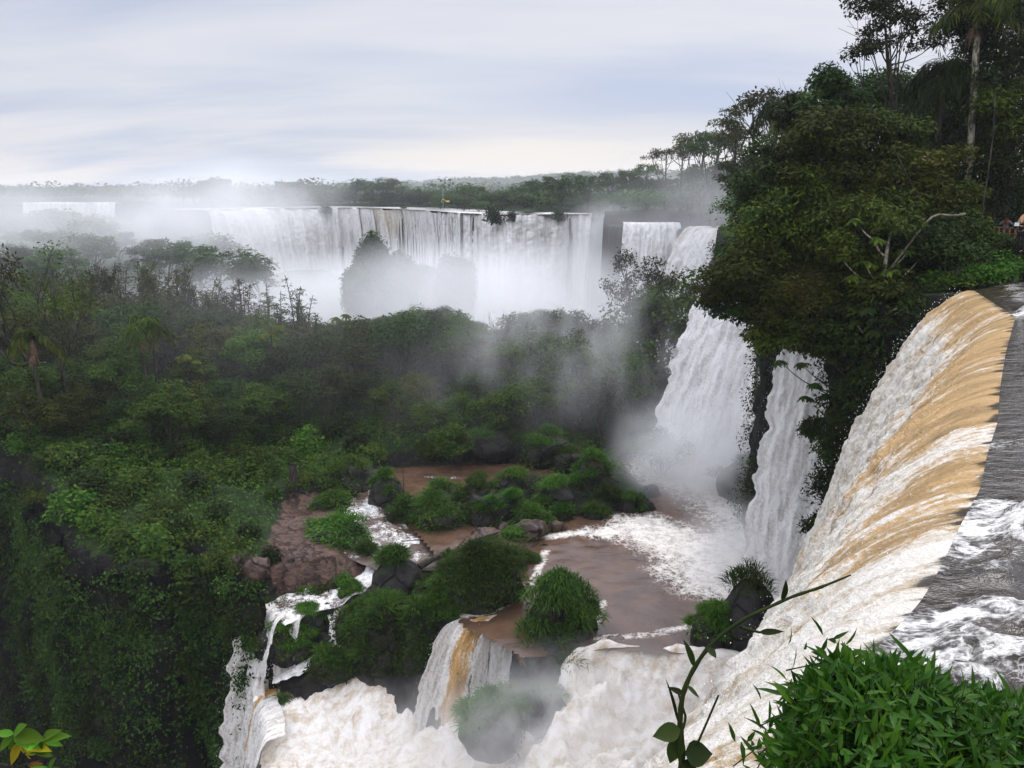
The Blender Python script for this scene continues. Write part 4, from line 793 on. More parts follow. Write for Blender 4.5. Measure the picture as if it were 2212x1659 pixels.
def plant(parts, name, label, cat, loc, rz=0.0, sc=1.0, group=None):
    t = thing(name, label, cat, tuple(loc), rz, group); t.scale = (sc, sc, sc) if np.isscalar(sc) else sc
    for pn, me in parts: link(pn, me, t)
    return t
def rock_mesh(seed, rx, ry, rz, mat, rough=0.35, n=28, angular=True):
    v, h = np.meshgrid(np.linspace(0.02, math.pi-0.02, n), np.linspace(0, 2*math.pi, n*2, endpoint=False), indexing='ij')
    P = np.stack([np.sin(v)*np.cos(h), np.sin(v)*np.sin(h), np.cos(v)], -1).reshape(-1, 3)
    rng = np.random.default_rng(seed); s = np.ones(len(P))
    if angular:
        for k in range(9):
            d = rdir(rng, 1)[0]; s = np.minimum(s, rng.uniform(0.62, 0.95)/np.maximum(P@d, 1e-3))
    s = s+rough*0.5*fbm(P*1.7+seed, 4, seed)+rough*0.2*fbm(P*5+seed, 3, seed+1)
    P = P*s[:, None]*np.array((rx, ry, rz)); i = np.arange(n*n*2).reshape(n, n*2); j = np.roll(i, -1, 1)
    F = np.stack([i[:-1], i[1:], j[1:], j[:-1]], -1).reshape(-1, 4); return mesh('rock', P, F, M[mat], True), P
def grass_on(seed, P, ctr, n, L, W, mat='grass_rock', zmin=0.1, bend=0.9, tufts=9, thick=0.55):
    """tussocks of arching blades growing from the upper side of a rock"""
    rng = np.random.default_rng(seed); k = P[:, 2] > zmin*P[:, 2].max(); Q = P[k]
    c = Q[rng.integers(0, len(Q), tufts)]; c[0] = Q[np.argmax(Q[:, 2])]
    b = c[rng.integers(0, tufts, n)]; e = rdir(rng, n); e[:, 2] = np.abs(e[:, 2])
    ext = np.abs(P).max(0); rr = thick*np.array((ext[0], ext[1], ext[2]*0.75))*0.62
    p = b+e*rr*rng.random(n)[:, None]**0.35
    V, F = blades(rng, p, unit(e*0.9+UP*0.5+rng.normal(size=(n, 3))*0.25), L*rng.uniform(0.6, 1.3, n), W*rng.uniform(0.7, 1.3, n), bend)
    return mesh('grass', V, F, M[mat])
def shrub_mesh(seed, rx, ry, rz, n, ls, mat, asp=0.5, ncl=14):
    rng = np.random.default_rng(seed); d = rdir(rng, ncl); d[:, 2] = np.abs(d[:, 2]); c = d*np.array((rx, ry, rz))*rng.uniform(0.3, 0.75, ncl)[:, None]; rc = rng.uniform(0.3, 0.55, ncl)
    k = rng.integers(0, ncl, n); e = rdir(rng, n); e[:, 2] = np.where(e[:, 2] < -0.4, -e[:, 2], e[:, 2])
    p = c[k]+e*np.array((rx, ry, rz))*rc[k, None]*rng.random(n)[:, None]**0.4
    nr = unit(e*0.7+UP*0.8+rng.normal(size=(n, 3))*0.5); D = unit(np.cross(nr, rdir(rng, n))+e*0.5-UP*0.2); L = ls*rng.uniform(0.6, 1.4, n)
    V, F = leaves(p, D, nr, L, L*asp, 0.3, 0.15); return mesh('foliage', V, F, M[mat])
ORD = ['first', 'second', 'third', 'fourth', 'fifth', 'sixth', 'seventh', 'eighth', 'ninth', 'tenth', 'eleventh', 'twelfth', 'thirteenth', 'fourteenth', 'fifteenth', 'sixteenth', 'seventeenth', 'eighteenth', 'nineteenth', 'twentieth',
   'twenty-first', 'twenty-second', 'twenty-third', 'twenty-fourth', 'twenty-fifth', 'twenty-sixth', 'twenty-seventh', 'twenty-eighth', 'twenty-ninth', 'thirtieth']

rng = np.random.default_rng(4242); rnd = random.Random(77)
# ------------------------------------------------------------------ the wooded island
BRO = [proto_tree(101, 8.5, 3.3, 3.4, 'leaf_mid', 26, 3600, 0.36), proto_tree(102, 7.5, 3.6, 2.8, 'leaf_dark', 28, 3600, 0.34), proto_tree(103, 9.0, 3.0, 3.6, 'leaf_dark', 24, 3400, 0.38, asp=0.42),
       proto_tree(104, 7.0, 3.2, 2.6, 'leaf_olive', 26, 3400, 0.32), proto_tree(105, 8.0, 3.8, 3.0, 'leaf_mid', 34, 4800, 0.33, asp=0.6), proto_tree(106, 7.5, 2.8, 3.0, 'leaf_brown', 22, 2800, 0.30), proto_tree(107, 7.0, 2.9, 2.8, 'leaf_yellow', 22, 2600, 0.36)]
FINE = proto_tree(109, 8.5, 3.0, 3.4, 'leaf_mid', 40, 6500, 0.2, tight=0.28)
TONE = ['mid green', 'dark green', 'narrow dark green', 'olive green', 'wide bright green', 'brownish', 'yellow-green']
BAM = [proto_bamboo(201, 10.5), proto_bamboo(202, 9.0, 6, 1.9), proto_bamboo(203, 11.5, 5, 1.1), proto_bamboo(204, 8.0, 8, 2.2)]
SKX = [-200, 0, 100, 200, 300, 420, 520, 620, 680, 720, 800, 900, 960, 1020, 1060, 1150, 1230, 1290, 1330, 1380, 1500]
SKY_ = [590, 610, 640, 650, 650, 665, 675, 700, 730, 690, 690, 668, 662, 690, 725, 670, 668, 690, 735, 640, 610]
placed = []
def try_tree(x, y, k, sc, mind):
    if any((x-a)**2+(y-b)**2 < (mind*0.5*(1+c))**2 for a, b, c in placed): return
    g = float(gz(x, y)); X, Y = proj((x, y, g))
    H = (8.5, 7.5, 9.0, 7.0, 8.0, 7.5, 7.0)[k]; lim = np.interp(X, SKX, SKY_); zt = aty(X, lim, y)[2]
    sc = min(sc, (zt-g)/H)
    if sc < 0.35: return
    placed.append((x, y, sc)); trees.append((x, y, g, k, sc, float(X), float(Y)))
trees = []
for it in range(3200):
    x = rng.uniform(-100, 18); y = rng.uniform(64, 118); X, Y = proj((x, y, float(gz(x, y))))
    if X < -120 or X > 1535 or sdist(np.array([(x, y)]), MID_OUT)[0] < 1.2: continue
    if y < 66+4*math.sin(x*0.3)+ (6 if X > 420 else -2): continue
    near = y < 78; k = int(rng.choice(7, p=(0.24, 0.25, 0.17, 0.14, 0.12, 0.05, 0.03))); near = y < 78
    try_tree(x, y, k, rng.uniform(0.55, 0.8) if near else rng.uniform(0.8, 1.15), 3.9 if near else 4.6)
zones = {}
for t in trees:
    X, y = t[5], t[1]
    zx = 'below the bamboo' if X < 650 else ('behind the brown pool' if X < 1060 else 'beside drifting spray')
    zy = 'lower forest edge' if y < 76 else ('middle slope' if y < 90 else ('upper slope' if y < 104 else 'back row'))
    zones.setdefault((t[3], zy, zx), []).append(t)
for (k, zy, zx), ts in zones.items():
    ts.sort(key=lambda t: t[5])
    for i, (x, y, g, _, sc, X, Y) in enumerate(ts):
        lab = f'{ORD[min(i, 29)]} {TONE[k]} tree from left, {zy} {zx}' if len(ts) > 1 else f'only {TONE[k]} tree, {zy} {zx}'
        plant(BRO[k], 'broadleaf_tree', lab, 'tree', (x, y, g-0.2), rnd.uniform(0, 6.28), (sc*rnd.uniform(0.95, 1.2), sc*rnd.uniform(0.95, 1.2), sc), 'broadleaf trees on the wooded island')
# bamboo along the skyline
bs = [(118, 600), (150, 575), (178, 560), (205, 568), (232, 556), (258, 572), (290, 560), (318, 545), (342, 575), (372, 568), (395, 600), (430, 590), (455, 612), (490, 592), (520, 590), (545, 640), (575, 612), (600, 625), (632, 585), (655, 635), (668, 650), (222, 600), (352, 600), (470, 625)]
bs.sort()
for i, (X, Yt) in enumerate(bs):
    y = rng.uniform(92, 104) if X < 600 else rng.uniform(84, 92); top = aty(X, Yt-6, y); g = float(gz(top[0], y)); k = i % 4 if X < 560 else 2
    H = (10.5, 9.0, 11.5, 8.0)[k]*1.05; s = (top[2]-g)/H
    plant(BAM[k], 'bamboo', f'{ORD[i]} feathery bamboo clump from the left along the misty island skyline', 'bamboo', (top[0], y, g), rnd.uniform(0, 6.28), (1.5, 1.5, s), 'bamboo on the island skyline')
# standing out among them
def by_top(X, Ytop, y, Hp): 
    t = aty(X, Ytop, y); g = float(gz(t[0], y)); return (t[0], y, g), (t[2]-g)/Hp
p, s = by_top(30, 545, 74, 14.0); plant(bare_meshes(301, 10, 0.8, 4, 0.22, 2600, 0.26, 'leaf_brown'), 'gnarled_tree', 'dark gnarled tree with twisting branches above the forest edge, beside the bamboo', 'tree', p, 0.4, s*1.4)
p, s = by_top(105, 575, 72, 14.0); plant(bare_meshes(302, 10, 0.55, 4, 0.16, 1100, 0.26, 'leaf_olive'), 'gnarled_tree', 'leaning tree with a bare forked limb, between the gnarled tree and the bamboo', 'tree', p, 1.2, s*1.35)
p, s = by_top(1378, 565, 92, 12.0); plant(bare_meshes(303, 10, 0.5, 4, 0.15, 1900, 0.3, 'leaf_dark'), 'slender_tree', 'tall thin-leaved tree standing alone against the misty fall, above the drifting spray', 'tree', p, 0, s*1.25)
p, s = by_top(1430, 588, 90, 8.5); plant(FINE, 'broadleaf_tree', 'grey-green tree in mist just below the creamy rightmost far fall', 'tree', p, 0, (s*0.9, s*0.9, s), 'broadleaf trees on the wooded island')
p, s = by_top(1478, 600, 88, 8.0); plant(FINE, 'broadleaf_tree', 'rounded tree in mist touching the overhanging leafy branches', 'tree', p, 1, (s, s, s), 'broadleaf trees on the wooded island')
p, s = by_top(745, 688, 86, 6.0); plant(cecropia_meshes(304, 5.6, [(0.9, 0, 5.6), (-0.8, 0.3, 5.9), (0.2, -0.6, 6.3), (-0.2, 0.7, 5.2)], 0.5, 0.07, 'bark_dark', 'leaf_yellow'), 'cecropia_tree', 'small pale yellow-green umbrella tree standing before the white mist, beside the bamboo end', 'tree', p, 0, s)
p, s = by_top(405, 770, 76, 6.0); plant(cecropia_meshes(305, 5.6, [(0.9, 0.2, 5.4), (-0.8, 0.1, 5.8), (0.1, -0.7, 6.1), (1.5, -0.2, 4.6)], 0.55, 0.07, 'bark_dark', 'leaf_yellow'), 'cecropia_tree', 'bright lime umbrella tree in the dark slope below the bamboo', 'tree', p, 0, s)
p, s = by_top(585, 712, 78, 6.0); plant(cecropia_meshes(306, 5.6, [(0.9, 0.2, 5.4), (-0.8, 0.1, 5.8), (0.1, -0.7, 6.1), (1.5, -0.2, 4.6)], 0.42, 0.07, 'bark_dark', 'leaf_yellow'), 'cecropia_tree', 'lime umbrella tree with a few tufts, upslope between bamboo and brown pool', 'tree', p, 2, s)
PALM_I = palm_meshes(307, 7.5, 2.2, 20, 0.12, mat='leaf_olive', bark='bark_dark', nleaf=40, wl=0.05)
for X, Yt, y, lab in ((298, 655, 74, 'slim dark palm below the bamboo, close to its twin palm'), (322, 662, 75, 'slim dark palm with pale skirt below the bamboo, right of its twin'), (60, 680, 68, 'shaggy drooping palm under the gnarled tree')):
    p, s = by_top(X, Yt, y, 9.0); plant(PALM_I, 'palm_tree', lab, 'palm', p, rnd.uniform(0, 6), s, 'palms on the wooded island')
p, s = by_top(1075, 668, 84, 10.0); plant(bare_meshes(308, 10, 0.35, 3, 0.12, 0+60, 0.2, 'leaf_brown', up=0.8), 'dead_tree', 'bare dead branches sticking out of the canopy behind the pool', 'tree', p, 0, s)

# shrubs along the cliff rim and the forest edge
SHR = [shrub_mesh(401, 1.7, 1.7, 1.5, 900, 0.30, 'leaf_mid'), shrub_mesh(402, 1.5, 1.5, 1.7, 900, 0.26, 'leaf_low'), shrub_mesh(403, 2.0, 1.8, 1.3, 1000, 0.24, 'leaf_olive'), shrub_mesh(404, 1.4, 1.4, 1.9, 900, 0.34, 'leaf_dark')]
STEM = [mesh('stem', *tubes([(curve((0, 0, -0.4), (0.5*math.cos(a), 0.5*math.sin(a), 0.9), (0, 0, 0.1), 4), np.linspace(0.06, 0.02, 4)) for a in (0.3, 1.6, 2.9, 4.4, 5.5)], 5), M['bark_dark'])]
ST = ['mid green', 'bright leafy', 'olive', 'dark upright']
spots = []
for X, Y in [(80, 1030), (130, 1000), (200, 1010), (110, 1090), (160, 1120), (220, 1150), (270, 1180), (330, 1190), (390, 1150), (430, 1160), (300, 1060), (350, 1110), (240, 1090), (420, 1060), (470, 1120), (500, 1180), (470, 1210), (520, 1240), (560, 1250), (540, 1160),
             (500, 1010), (560, 1030), (610, 1000), (650, 1040), (590, 1070), (680, 1020), (720, 1000), (480, 960), (560, 950), (380, 1000), (310, 1000), (40, 960), (180, 950), (260, 960), (610, 1260), (580, 1210), (190, 1060), (330, 1150), (440, 1010), (700, 1255), (745, 1250), (660, 1258)]+[(rnd.uniform(60, 1000), rnd.uniform(895, 1045)) for _ in range(52)]:
    p = on(X, Y)
    if p[2] < -24.7 and X > 480 and Y < 1050: continue
    spots.append((X, Y, p, rnd.randrange(4)))
grp = {}
for sp in spots: grp.setdefault((sp[3], 'on the cliff rim above the dark gorge' if sp[1] > 1045 and sp[0] < 480 else ('by the red rock shelf' if sp[0] >= 480 and sp[1] > 1045 else ('on the low green slope' if sp[0] < 520 else 'on the low slope above the rapids'))), []).append(sp)
for (k, z), L in grp.items():
    L.sort(key=lambda a: a[0])
    for i, (X, Y, p, _) in enumerate(L):
        s = rnd.uniform(0.75, 1.25)*(1.15 if X < 480 else 0.6 if Y > 1045 else rnd.uniform(0.7, 1.25))
        plant((('foliage', SHR[k]), ('stem', STEM[0])), 'shrub', f'{ORD[i]} {ST[k]} shrub from the left {z}' if len(L) > 1 else f'only {ST[k]} shrub {z}', 'shrub', p-UP*0.1, rnd.uniform(0, 6.28), s, 'shrubs about the cliff rim')
# low cover no one could count: on the slope, on the cliff faces, on the rims
def cover(name, P, Nn, n_each, ls, mat, seed, label, h=0.45):
    r = np.random.default_rng(seed); n = len(P)*n_each; k = np.repeat(np.arange(len(P)), n_each)
    p = P[k]+r.normal(size=(n, 3))*np.array((h, h, h*0.7))+Nn[k]*h*0.5; nr = unit(Nn[k]*0.6+UP*0.7+r.normal(size=(n, 3))*0.5); D = unit(np.cross(nr, rdir(r, n))-UP*0.35)
    L = ls*r.uniform(0.5, 1.4, n); V, F = leaves(p, D, nr, L, L*0.5, 0.3, 0.15); return tag(link(name, mesh(name, V, F, M[mat])), label, None, None, 'stuff')
c = rng.uniform((-100, 50), (20, 122), (46000, 2)); c = c[(sdist(c, MID_OUT) > 0.2)]
zc_ = gz(c[:, 0], c[:, 1]); Xp, Yp = proj(np.c_[c, zc_])
bar = np.maximum(sdist(c, shelf), sdist(c, shelf2)) < -0.1
wet = zc_ > -24.75
mid_y = np.where(Xp < 800, c[:, 1] > 44, c[:, 1] > 66.5) & (sdist(c, ridge) < 0.3)
ok = bar & wet & (mid_y | ((Xp > 480) & (Xp < 800) & (c[:, 1] > 56) & (fbm(c*0.5, 3, 77) > -0.05) & (Xp < 640))) & (Xp < 1545)
c, zc_ = c[ok], zc_[ok]; lowz = c[:, 1] < 80
hv = 0.35+0.9*np.clip(fbm(c*0.35, 3, 78)+0.3, 0, 1)
c3 = np.c_[c, zc_+hv*0.6]
a1 = lowz & (fbm(c*0.25, 3, 79) > 0.0); 
for sel, mt_, sd, ls in ((a1, 'leaf_low', 1, 0.26), (lowz & ~a1, 'leaf_mid', 2, 0.28), (~lowz, 'leaf_dark', 3, 0.4)):
    if sel.any(): cover('undergrowth', c3[sel], np.tile(UP, (sel.sum(), 1)), 6, ls, mt_, 500+sd, 'low green undergrowth covering the island slope', 0.4)
def on_cliff(Q, Nn, n, seed, thr, zlo, zhi):
    r = np.random.default_rng(seed); i = r.integers(0, Q.shape[0]-1, n); j = r.integers(0, Q.shape[1], n); p = Q[i, j]+r.normal(size=(n, 3))*0.15; nn = np.c_[Nn[i], np.full(n, 0.3)]
    k = (fbm(p*np.array((0.35, 0.35, 0.13)), 4, seed) > thr+0.35*sst(zhi, zlo, p[:, 2])) & (p[:, 2] > zlo); return p[k], nn[k]
rk_ = (sdist(c, ridge) > 0.2); rk2 = rng.uniform((-16, 42), (8, 72), (9000, 2)); rk2 = rk2[(sdist(rk2, ridge) > 0) & (fbm(rk2*0.7, 3, 88) > -0.1) & (gz(rk2[:, 0], rk2[:, 1]) > -28.5)]
cover('undergrowth', np.c_[rk2, gz(rk2[:, 0], rk2[:, 1])+0.15], np.tile(UP, (len(rk2), 1)), 7, 0.2, 'leaf_mid', 511, 'leafy plants growing between the boulders', 0.28)
p_, n_ = on_cliff(cliffL, cliffLn, 16000, 61, -0.02, -52, -25); cover('hanging_plants', p_, n_, 12, 0.26, 'leaf_cliff', 601, 'olive plants hanging on the dark cliff face', 0.34)
p_, n_ = on_cliff(cliffL, cliffLn, 12000, 62, -0.05, -56, -25); cover('hanging_plants', p_, n_, 12, 0.24, 'leaf_cliff', 602, 'dark green plants hanging on the cliff face', 0.4)
p_, n_ = on_cliff(cliffR, cliffRn, 16000, 63, -0.12, -25, -5); cover('hanging_plants', p_, n_, 10, 0.22, 'leaf_dark', 603, 'dark plants hanging on the rock beside the near waterfall', 0.35)
SHC = [shrub_mesh(411, 1.3, 1.0, 1.9, 800, 0.24, 'leaf_cliff'), shrub_mesh(412, 1.2, 1.0, 1.6, 800, 0.26, 'leaf_dark')]
for i, k in enumerate(np.random.default_rng(9).permutation(len(cliffL)-8)[:60]):
    r = np.random.default_rng(700+i); j = int(r.uniform(0.02, 0.5)*cliffL.shape[1]); q_ = cliffL[k+4, j]; X, Y = proj(q_)
    d = 'high up on' if j < 0.16*cliffL.shape[1] else ('half way down' if j < 0.32*cliffL.shape[1] else 'low down on')
    grp.setdefault(('c', d), []).append((float(X), q_, i % 2, float(r.uniform(0.8, 1.7))))
for (a, d), L in [kv for kv in grp.items() if kv[0][0] == 'c']:
    L.sort(key=lambda t: t[0])
    for i, (X, q_, k, s) in enumerate(L):
        plant((('foliage', SHC[k]),), 'cliff_shrub', f'{ORD[i]} shrub from the left clinging {d} the dark mossy cliff', 'shrub', q_-UP*0.6, rnd.uniform(0, 6), s, 'shrubs clinging to the dark cliff')

# ------------------------------------------------------------------ rocks and grassy boulders of the middle terrace
def grassy(X, Y, wpx, hpx, label, seed, mat='rock_dark', nb=1700, L=0.55, W=0.05, z0=-24.6, rockh=0.7, shrubby=False, bend=0.9, gm='grass_rock', asp=0.85, zmin=0.05, name='grassy_boulder', up=0.0, tufts=9, at=None):
    """X, Y: foot of the boulder in the photo; wpx, hpx: its half width and height there"""
    p = on(X, Y, z0) if at is None else atz(X, Y, at)
    dep = p[1]*cP-p[2]*sP; m = dep/FOC*PS; rx = wpx*m*(1.22 if wpx < 75 else 1.08); hz_ = hpx*m*1.12
    rz = hz_*rockh; me, P = rock_mesh(seed, rx*0.88, rx*asp*0.88, rz, mat)
    p[1] += rx*asp*0.6; p[2] = (max(float(gz(p[0], p[1])), p[2]-0.3)-rz*0.12+up) if at is None else at+rz*0.35
    t = thing(name, label, 'boulder', tuple(p), group=None); link('rock', me, t)
    if nb:
        if shrubby:
            k = P[:, 2] > -0.1*rz; Q = P[k]; r = np.random.default_rng(seed); i = r.integers(0, len(Q), nb); n = unit(Q[i]/np.array((rx, rx, rz))**2)
            pp = Q[i]*r.uniform(0.95, 1.13, (nb, 1))+r.normal(size=(nb, 3))*0.16; nr = unit(n*0.6+UP*0.7+r.normal(size=(nb, 3))*0.5); D = unit(np.cross(nr, rdir(r, nb))+n*0.3-UP*0.3)
            Lq = 0.24*r.uniform(0.5, 1.4, nb); V, F = leaves(pp, D, nr, Lq, Lq*0.55, 0.3, 0.1); link('foliage', mesh('foliage', V, F, M[gm]), t)
            link('grass', grass_on(seed+1, P, None, nb//3, L, W, 'grass_rock', 0.2, bend, tufts), t)
        else:
            link('grass', grass_on(seed+1, P, None, nb, L*RG.uniform(0.8, 1.35), W, gm if RG.random() < 0.7 else 'leaf_low', zmin, RG.uniform(0.6, 1.5), max(4, int(tufts*RG.uniform(0.5, 1.4))), RG.uniform(0.38, 0.62)), t)
            if RG.random() < 0.6:
                Q = P[P[:, 2] > -0.2*rz]; r = np.random.default_rng(seed+7); m_ = int(nb*0.35); i = r.integers(0, len(Q), m_); cl = Q[r.integers(0, len(Q), 4)]; i = i[np.min(((Q[i][:, None]-cl[None])**2).sum(-1), 1) < (0.55*rx)**2]; e = unit(Q[i]); nr = unit(e*0.5+UP*0.7+r.normal(size=(len(i), 3))*0.5); V, F = leaves(Q[i]*r.uniform(1.0, 1.2, (len(i), 1)), np.cross(nr, rdir(r, len(i)))-UP*0.3, nr, 0.26*r.uniform(0.5, 1.4, len(i)), 0.13); link('foliage', mesh('foliage', V, F, M['leaf_mid' if seed % 2 else 'leaf_olive']), t)
    return t
G = grassy; RG = random.Random(12)
G(935, 1165, 60, 95, 'tall leafy boulder at the brown inlet, overgrown with creeper', 801, nb=3400, shrubby=True, gm='leaf_mid')
G(870, 1135, 42, 62, 'low leafy boulder beside the rapids, left of the tall leafy one', 802, nb=2200, shrubby=True, gm='leaf_dark')
G(950, 1095, 55, 55, 'wide leafy bank of rock behind the tall leafy boulder, below the still back pool', 803, nb=2600, shrubby=True, gm='leaf_mid')
G(1030, 1095, 44, 72, 'tall grass dome between leafy bank and the rounded grass domes', 804, nb=2600)
G(1104, 1075, 36, 62, 'upright grass dome standing at the back beside the back pool', 805, nb=2200)
G(1085, 1120, 44, 62, 'big round grass dome in the middle of the boulder ridge', 806, nb=2600)
G(1045, 1130, 30, 45, 'small grass mound leaning on the big round dome', 807, nb=1500)
G(1199, 1108, 45, 64, 'grass dome on a black rock at the pool edge, separate from the ridge', 808, nb=2400, rockh=0.75)
G(1150, 1135, 46, 48, 'flat bright grass mound above red brown boulders by the pool', 809, nb=2400, gm='leaf_low', shrubby=True)
G(1212, 1135, 30, 36, 'little olive grass mound at the pool edge, end of the boulder ridge', 810, nb=1400)
G(1312, 1100, 26, 34, 'left grass tuft of two on the black rock point in the pool', 811, nb=1300)
G(1358, 1108, 28, 34, 'right grass tuft of two on the black rock point in the pool', 812, nb=1300)
G(1285, 1132, 24, 30, 'low grass tuft standing in the pool before the black rock point', 813, nb=1100)
G(1292, 1062, 46, 82, 'big misty grass dome on the far shore of the pool, beside the spray', 814, nb=2600)
G(1185, 1010, 60, 60, 'misty grass mound on the far shore above the back pool', 815, nb=2400)
G(1065, 1010, 55, 50, 'dim grass mound on the far shore, left of the misty one', 816, nb=2200)
G(1235, 1025, 38, 48, 'dim grass mound between the misty far shore mounds', 817, nb=1700)
G(1070, 1225, 34, 44, 'grass mound on top of the red cracked slab', 818, nb=1800)
G(1108, 1222, 30, 38, 'grass mound right of the red slab, beside a dark water rock', 819, nb=1500)
G(1140, 1225, 26, 34, 'dark grass tuft by the pool, near the small black pointed rock', 820, nb=1300)
G(1060, 1190, 18, 30, 'narrow grass tuft above the red cracked slab', 821, nb=900)
G(1110, 1165, 16, 26, 'tiny grass tuft beside the round red boulder', 822, nb=800)
G(1035, 1330, 105, 118, 'long grassy ridge sloping between pool and amber waterfall', 823, nb=7500, L=0.6, rockh=0.75, asp=0.7, tufts=26)
G(965, 1385, 60, 110, 'steep grassy shoulder left of the amber waterfall', 824, nb=4200, L=0.55, z0=-26, rockh=0.8, tufts=16)
G(855, 1295, 56, 82, 'black boulder with a cap of grass under the fallen log', 825, nb=2200, rockh=0.82, zmin=0.55)
G(838, 1440, 92, 150, 'huge bushy rock outcrop rising from the churning water', 826, nb=7500, shrubby=True, gm='leaf_dark', z0=-28.5, rockh=0.85)
G(770, 1390, 48, 100, 'bushy side of the outcrop next to the left rapids', 827, nb=3600, shrubby=True, gm='leaf_mid', z0=-28)
G(905, 1440, 52, 120, 'bushy dark flank of the outcrop facing the churning water', 845, nb=3600, shrubby=True, gm='leaf_dark', z0=-29, rockh=0.85)
G(712, 1470, 48, 46, 'low bushy rock at the foot of the left rapids, in the churning water', 851, nb=2600, shrubby=True, gm='leaf_mid', z0=-29.5)
G(752, 1310, 26, 45, 'bright grassy knob at the head of the left rapids', 828, nb=1500, z0=-26.5)
G(1215, 1432, 70, 122, 'grassy black boulder alone at the brink of the pool, over the split fall', 829, nb=5200, at=-26.2, rockh=0.82, zmin=0.0, tufts=22)
G(1272, 1372, 22, 50, 'small grassy knob joined to the boulder at the pool brink', 830, nb=1200, rockh=0.8, at=-25.3)
G(1203, 1520, 66, 92, 'black boulder in the spray with a thin grass top', 831, nb=1500, at=-28.0, rockh=0.9, zmin=0.5)
G(1070, 1625, 90, 70, 'long dim grassy rock lying in the spray of the lower water', 832, nb=2400, at=-29.2, rockh=0.9, zmin=0.3)
G(1180, 1590, 60, 60, 'dim rounded rock between the two spray boulders', 833, nb=1200, at=-28.9, rockh=0.9, zmin=0.4)
G(648, 1335, 17, 32, 'round grass tuft at the top of the left falls', 834, nb=1100, z0=-27)
G(580, 1358, 18, 36, 'round grass tuft on the lip between the two left falls', 835, nb=1100, z0=-27.3, up=0.3)
G(668, 1385, 36, 48, 'grass tuft on a dark slab between the left falls and left rapids', 836, nb=1700, z0=-27.8, rockh=0.8)
G(610, 1465, 62, 62, 'long grassy ledge under the little ledge waterfall', 837, nb=3200, z0=-30, asp=0.5, tufts=16, up=0.2)
G(607, 1555, 14, 36, 'small grass tuft dangling beside the churning terrace edge', 838, nb=800, z0=-32)
G(1545, 1412, 45, 75, 'dark grassy rock in the pool beside the near waterfall', 839, nb=2400, at=-25.2, rockh=0.85, zmin=0.2)
G(1625, 1425, 66, 112, 'wet black rock pressed against the near waterfall foot', 840, nb=700, at=-25.4, rockh=0.95, zmin=0.6)
G(1268, 1420, 13, 18, 'tiny grass tuft in the white chute beside the brink boulder', 841, nb=500, z0=-26.5)
G(1620, 1098, 62, 62, 'sloping dark rock with moss between the two white falls', 842, nb=900, at=-25.2, rockh=0.95, zmin=0.35)
G(830, 1095, 40, 62, 'brown rock with grass patches standing in the head of the rapids', 843, nb=900, rockh=0.9, mat='rock_dark', zmin=0.2)
G(722, 1168, 66, 56, 'round low bush on the red rock shelf', 844, nb=3600, shrubby=True, gm='leaf_low', rockh=0.7)
G(708, 1100, 40, 32, 'small patch of bushes at the back of the red shelf', 846, nb=1700, shrubby=True, gm='leaf_low')
G(793, 1210, 22, 32, 'dark little bush at the shelf edge by the rapids', 847, nb=1100, shrubby=True, gm='leaf_dark')
G(975, 1230, 16, 40, 'upright grass tuft beside the fallen log', 848, nb=1000)
G(770, 1062, 48, 56, 'brown boulder under a grass cap at the back pool outflow', 849, nb=1500, rockh=0.9, zmin=0.35)
G(715, 1065, 40, 48, 'brown boulder half covered by shrubs, left of the outflow boulder', 850, nb=1600, rockh=0.9, shrubby=True, gm='leaf_mid')
def stone(X, Y, wpx, hpx, label, seed, mat='rock_dark', z0=-24.9, asp=0.8, up=0.0, cat='rock'):
    p = on(X, Y, z0); dep = p[1]*cP-p[2]*sP; m = dep/FOC*PS; me, P = rock_mesh(seed, wpx*m, wpx*m*asp, hpx*m*0.85, mat, 0.6, 22)
    p[2] = max(p[2], z0-0.3)+up; return tag(link('rock', me, None, tuple(p)), label, cat, 'loose rocks of the middle terrace')
stone(708, 1325, 17, 17, 'black round rock in the white water above the left rapids', 901, z0=-26.8)
stone(705, 1400, 15, 15, 'dark rock splitting the left rapids below the bushy outcrop', 902, z0=-28.2)
stone(1175, 1200, 13, 20, 'small black pointed rock standing in the brown pool', 903, z0=-25.1)
stone(630, 1222, 8, 9, 'tiny dark stone on the red rock shelf near its rim', 904)
stone(803, 1118, 8, 7, 'tiny dark stone in the upper rapids', 905, z0=-24.8)
stone(832, 1172, 10, 7, 'flat dark stone in the lower rapids, next to foam', 906, z0=-25.0)
stone(868, 1170, 8, 6, 'little wet stone at the rim of the brown inlet', 907, z0=-25.2)
stone(1090, 1142, 16, 16, 'round red boulder above the cracked slab', 908, 'rock_red')
stone(1145, 1150, 44, 34, 'red brown boulder bank at the pool under the bright grass mound', 909, 'rock_red')
stone(1195, 1165, 36, 34, 'dark brown boulder at the waterline, right of the red brown bank', 910, 'rock_red', -25)
stone(1045, 1178, 52, 30, 'cracked red rock slab sloping to the inlet', 911, 'rock_red', asp=0.9)
stone(1385, 1105, 30, 40, 'black blocky rock ending the point in the pool', 912, z0=-25)
stone(1395, 1068, 30, 26, 'grey wet rock behind the black point', 913, z0=-25)
stone(1350, 995, 22, 22, 'dark rock on the far pool shore beneath the spray', 914, z0=-24.9)
stone(560, 1275, 36, 36, 'brown rock face below the red shelf, left of the left falls', 915, 'rock_red', -25.5)
stone(520, 1215, 30, 26, 'brown rock at the shelf end among shrubs', 916, 'rock_red')
stone(1255, 1440, 24, 16, 'low rock in the white chute beside the tiny tuft', 917, z0=-26.8)
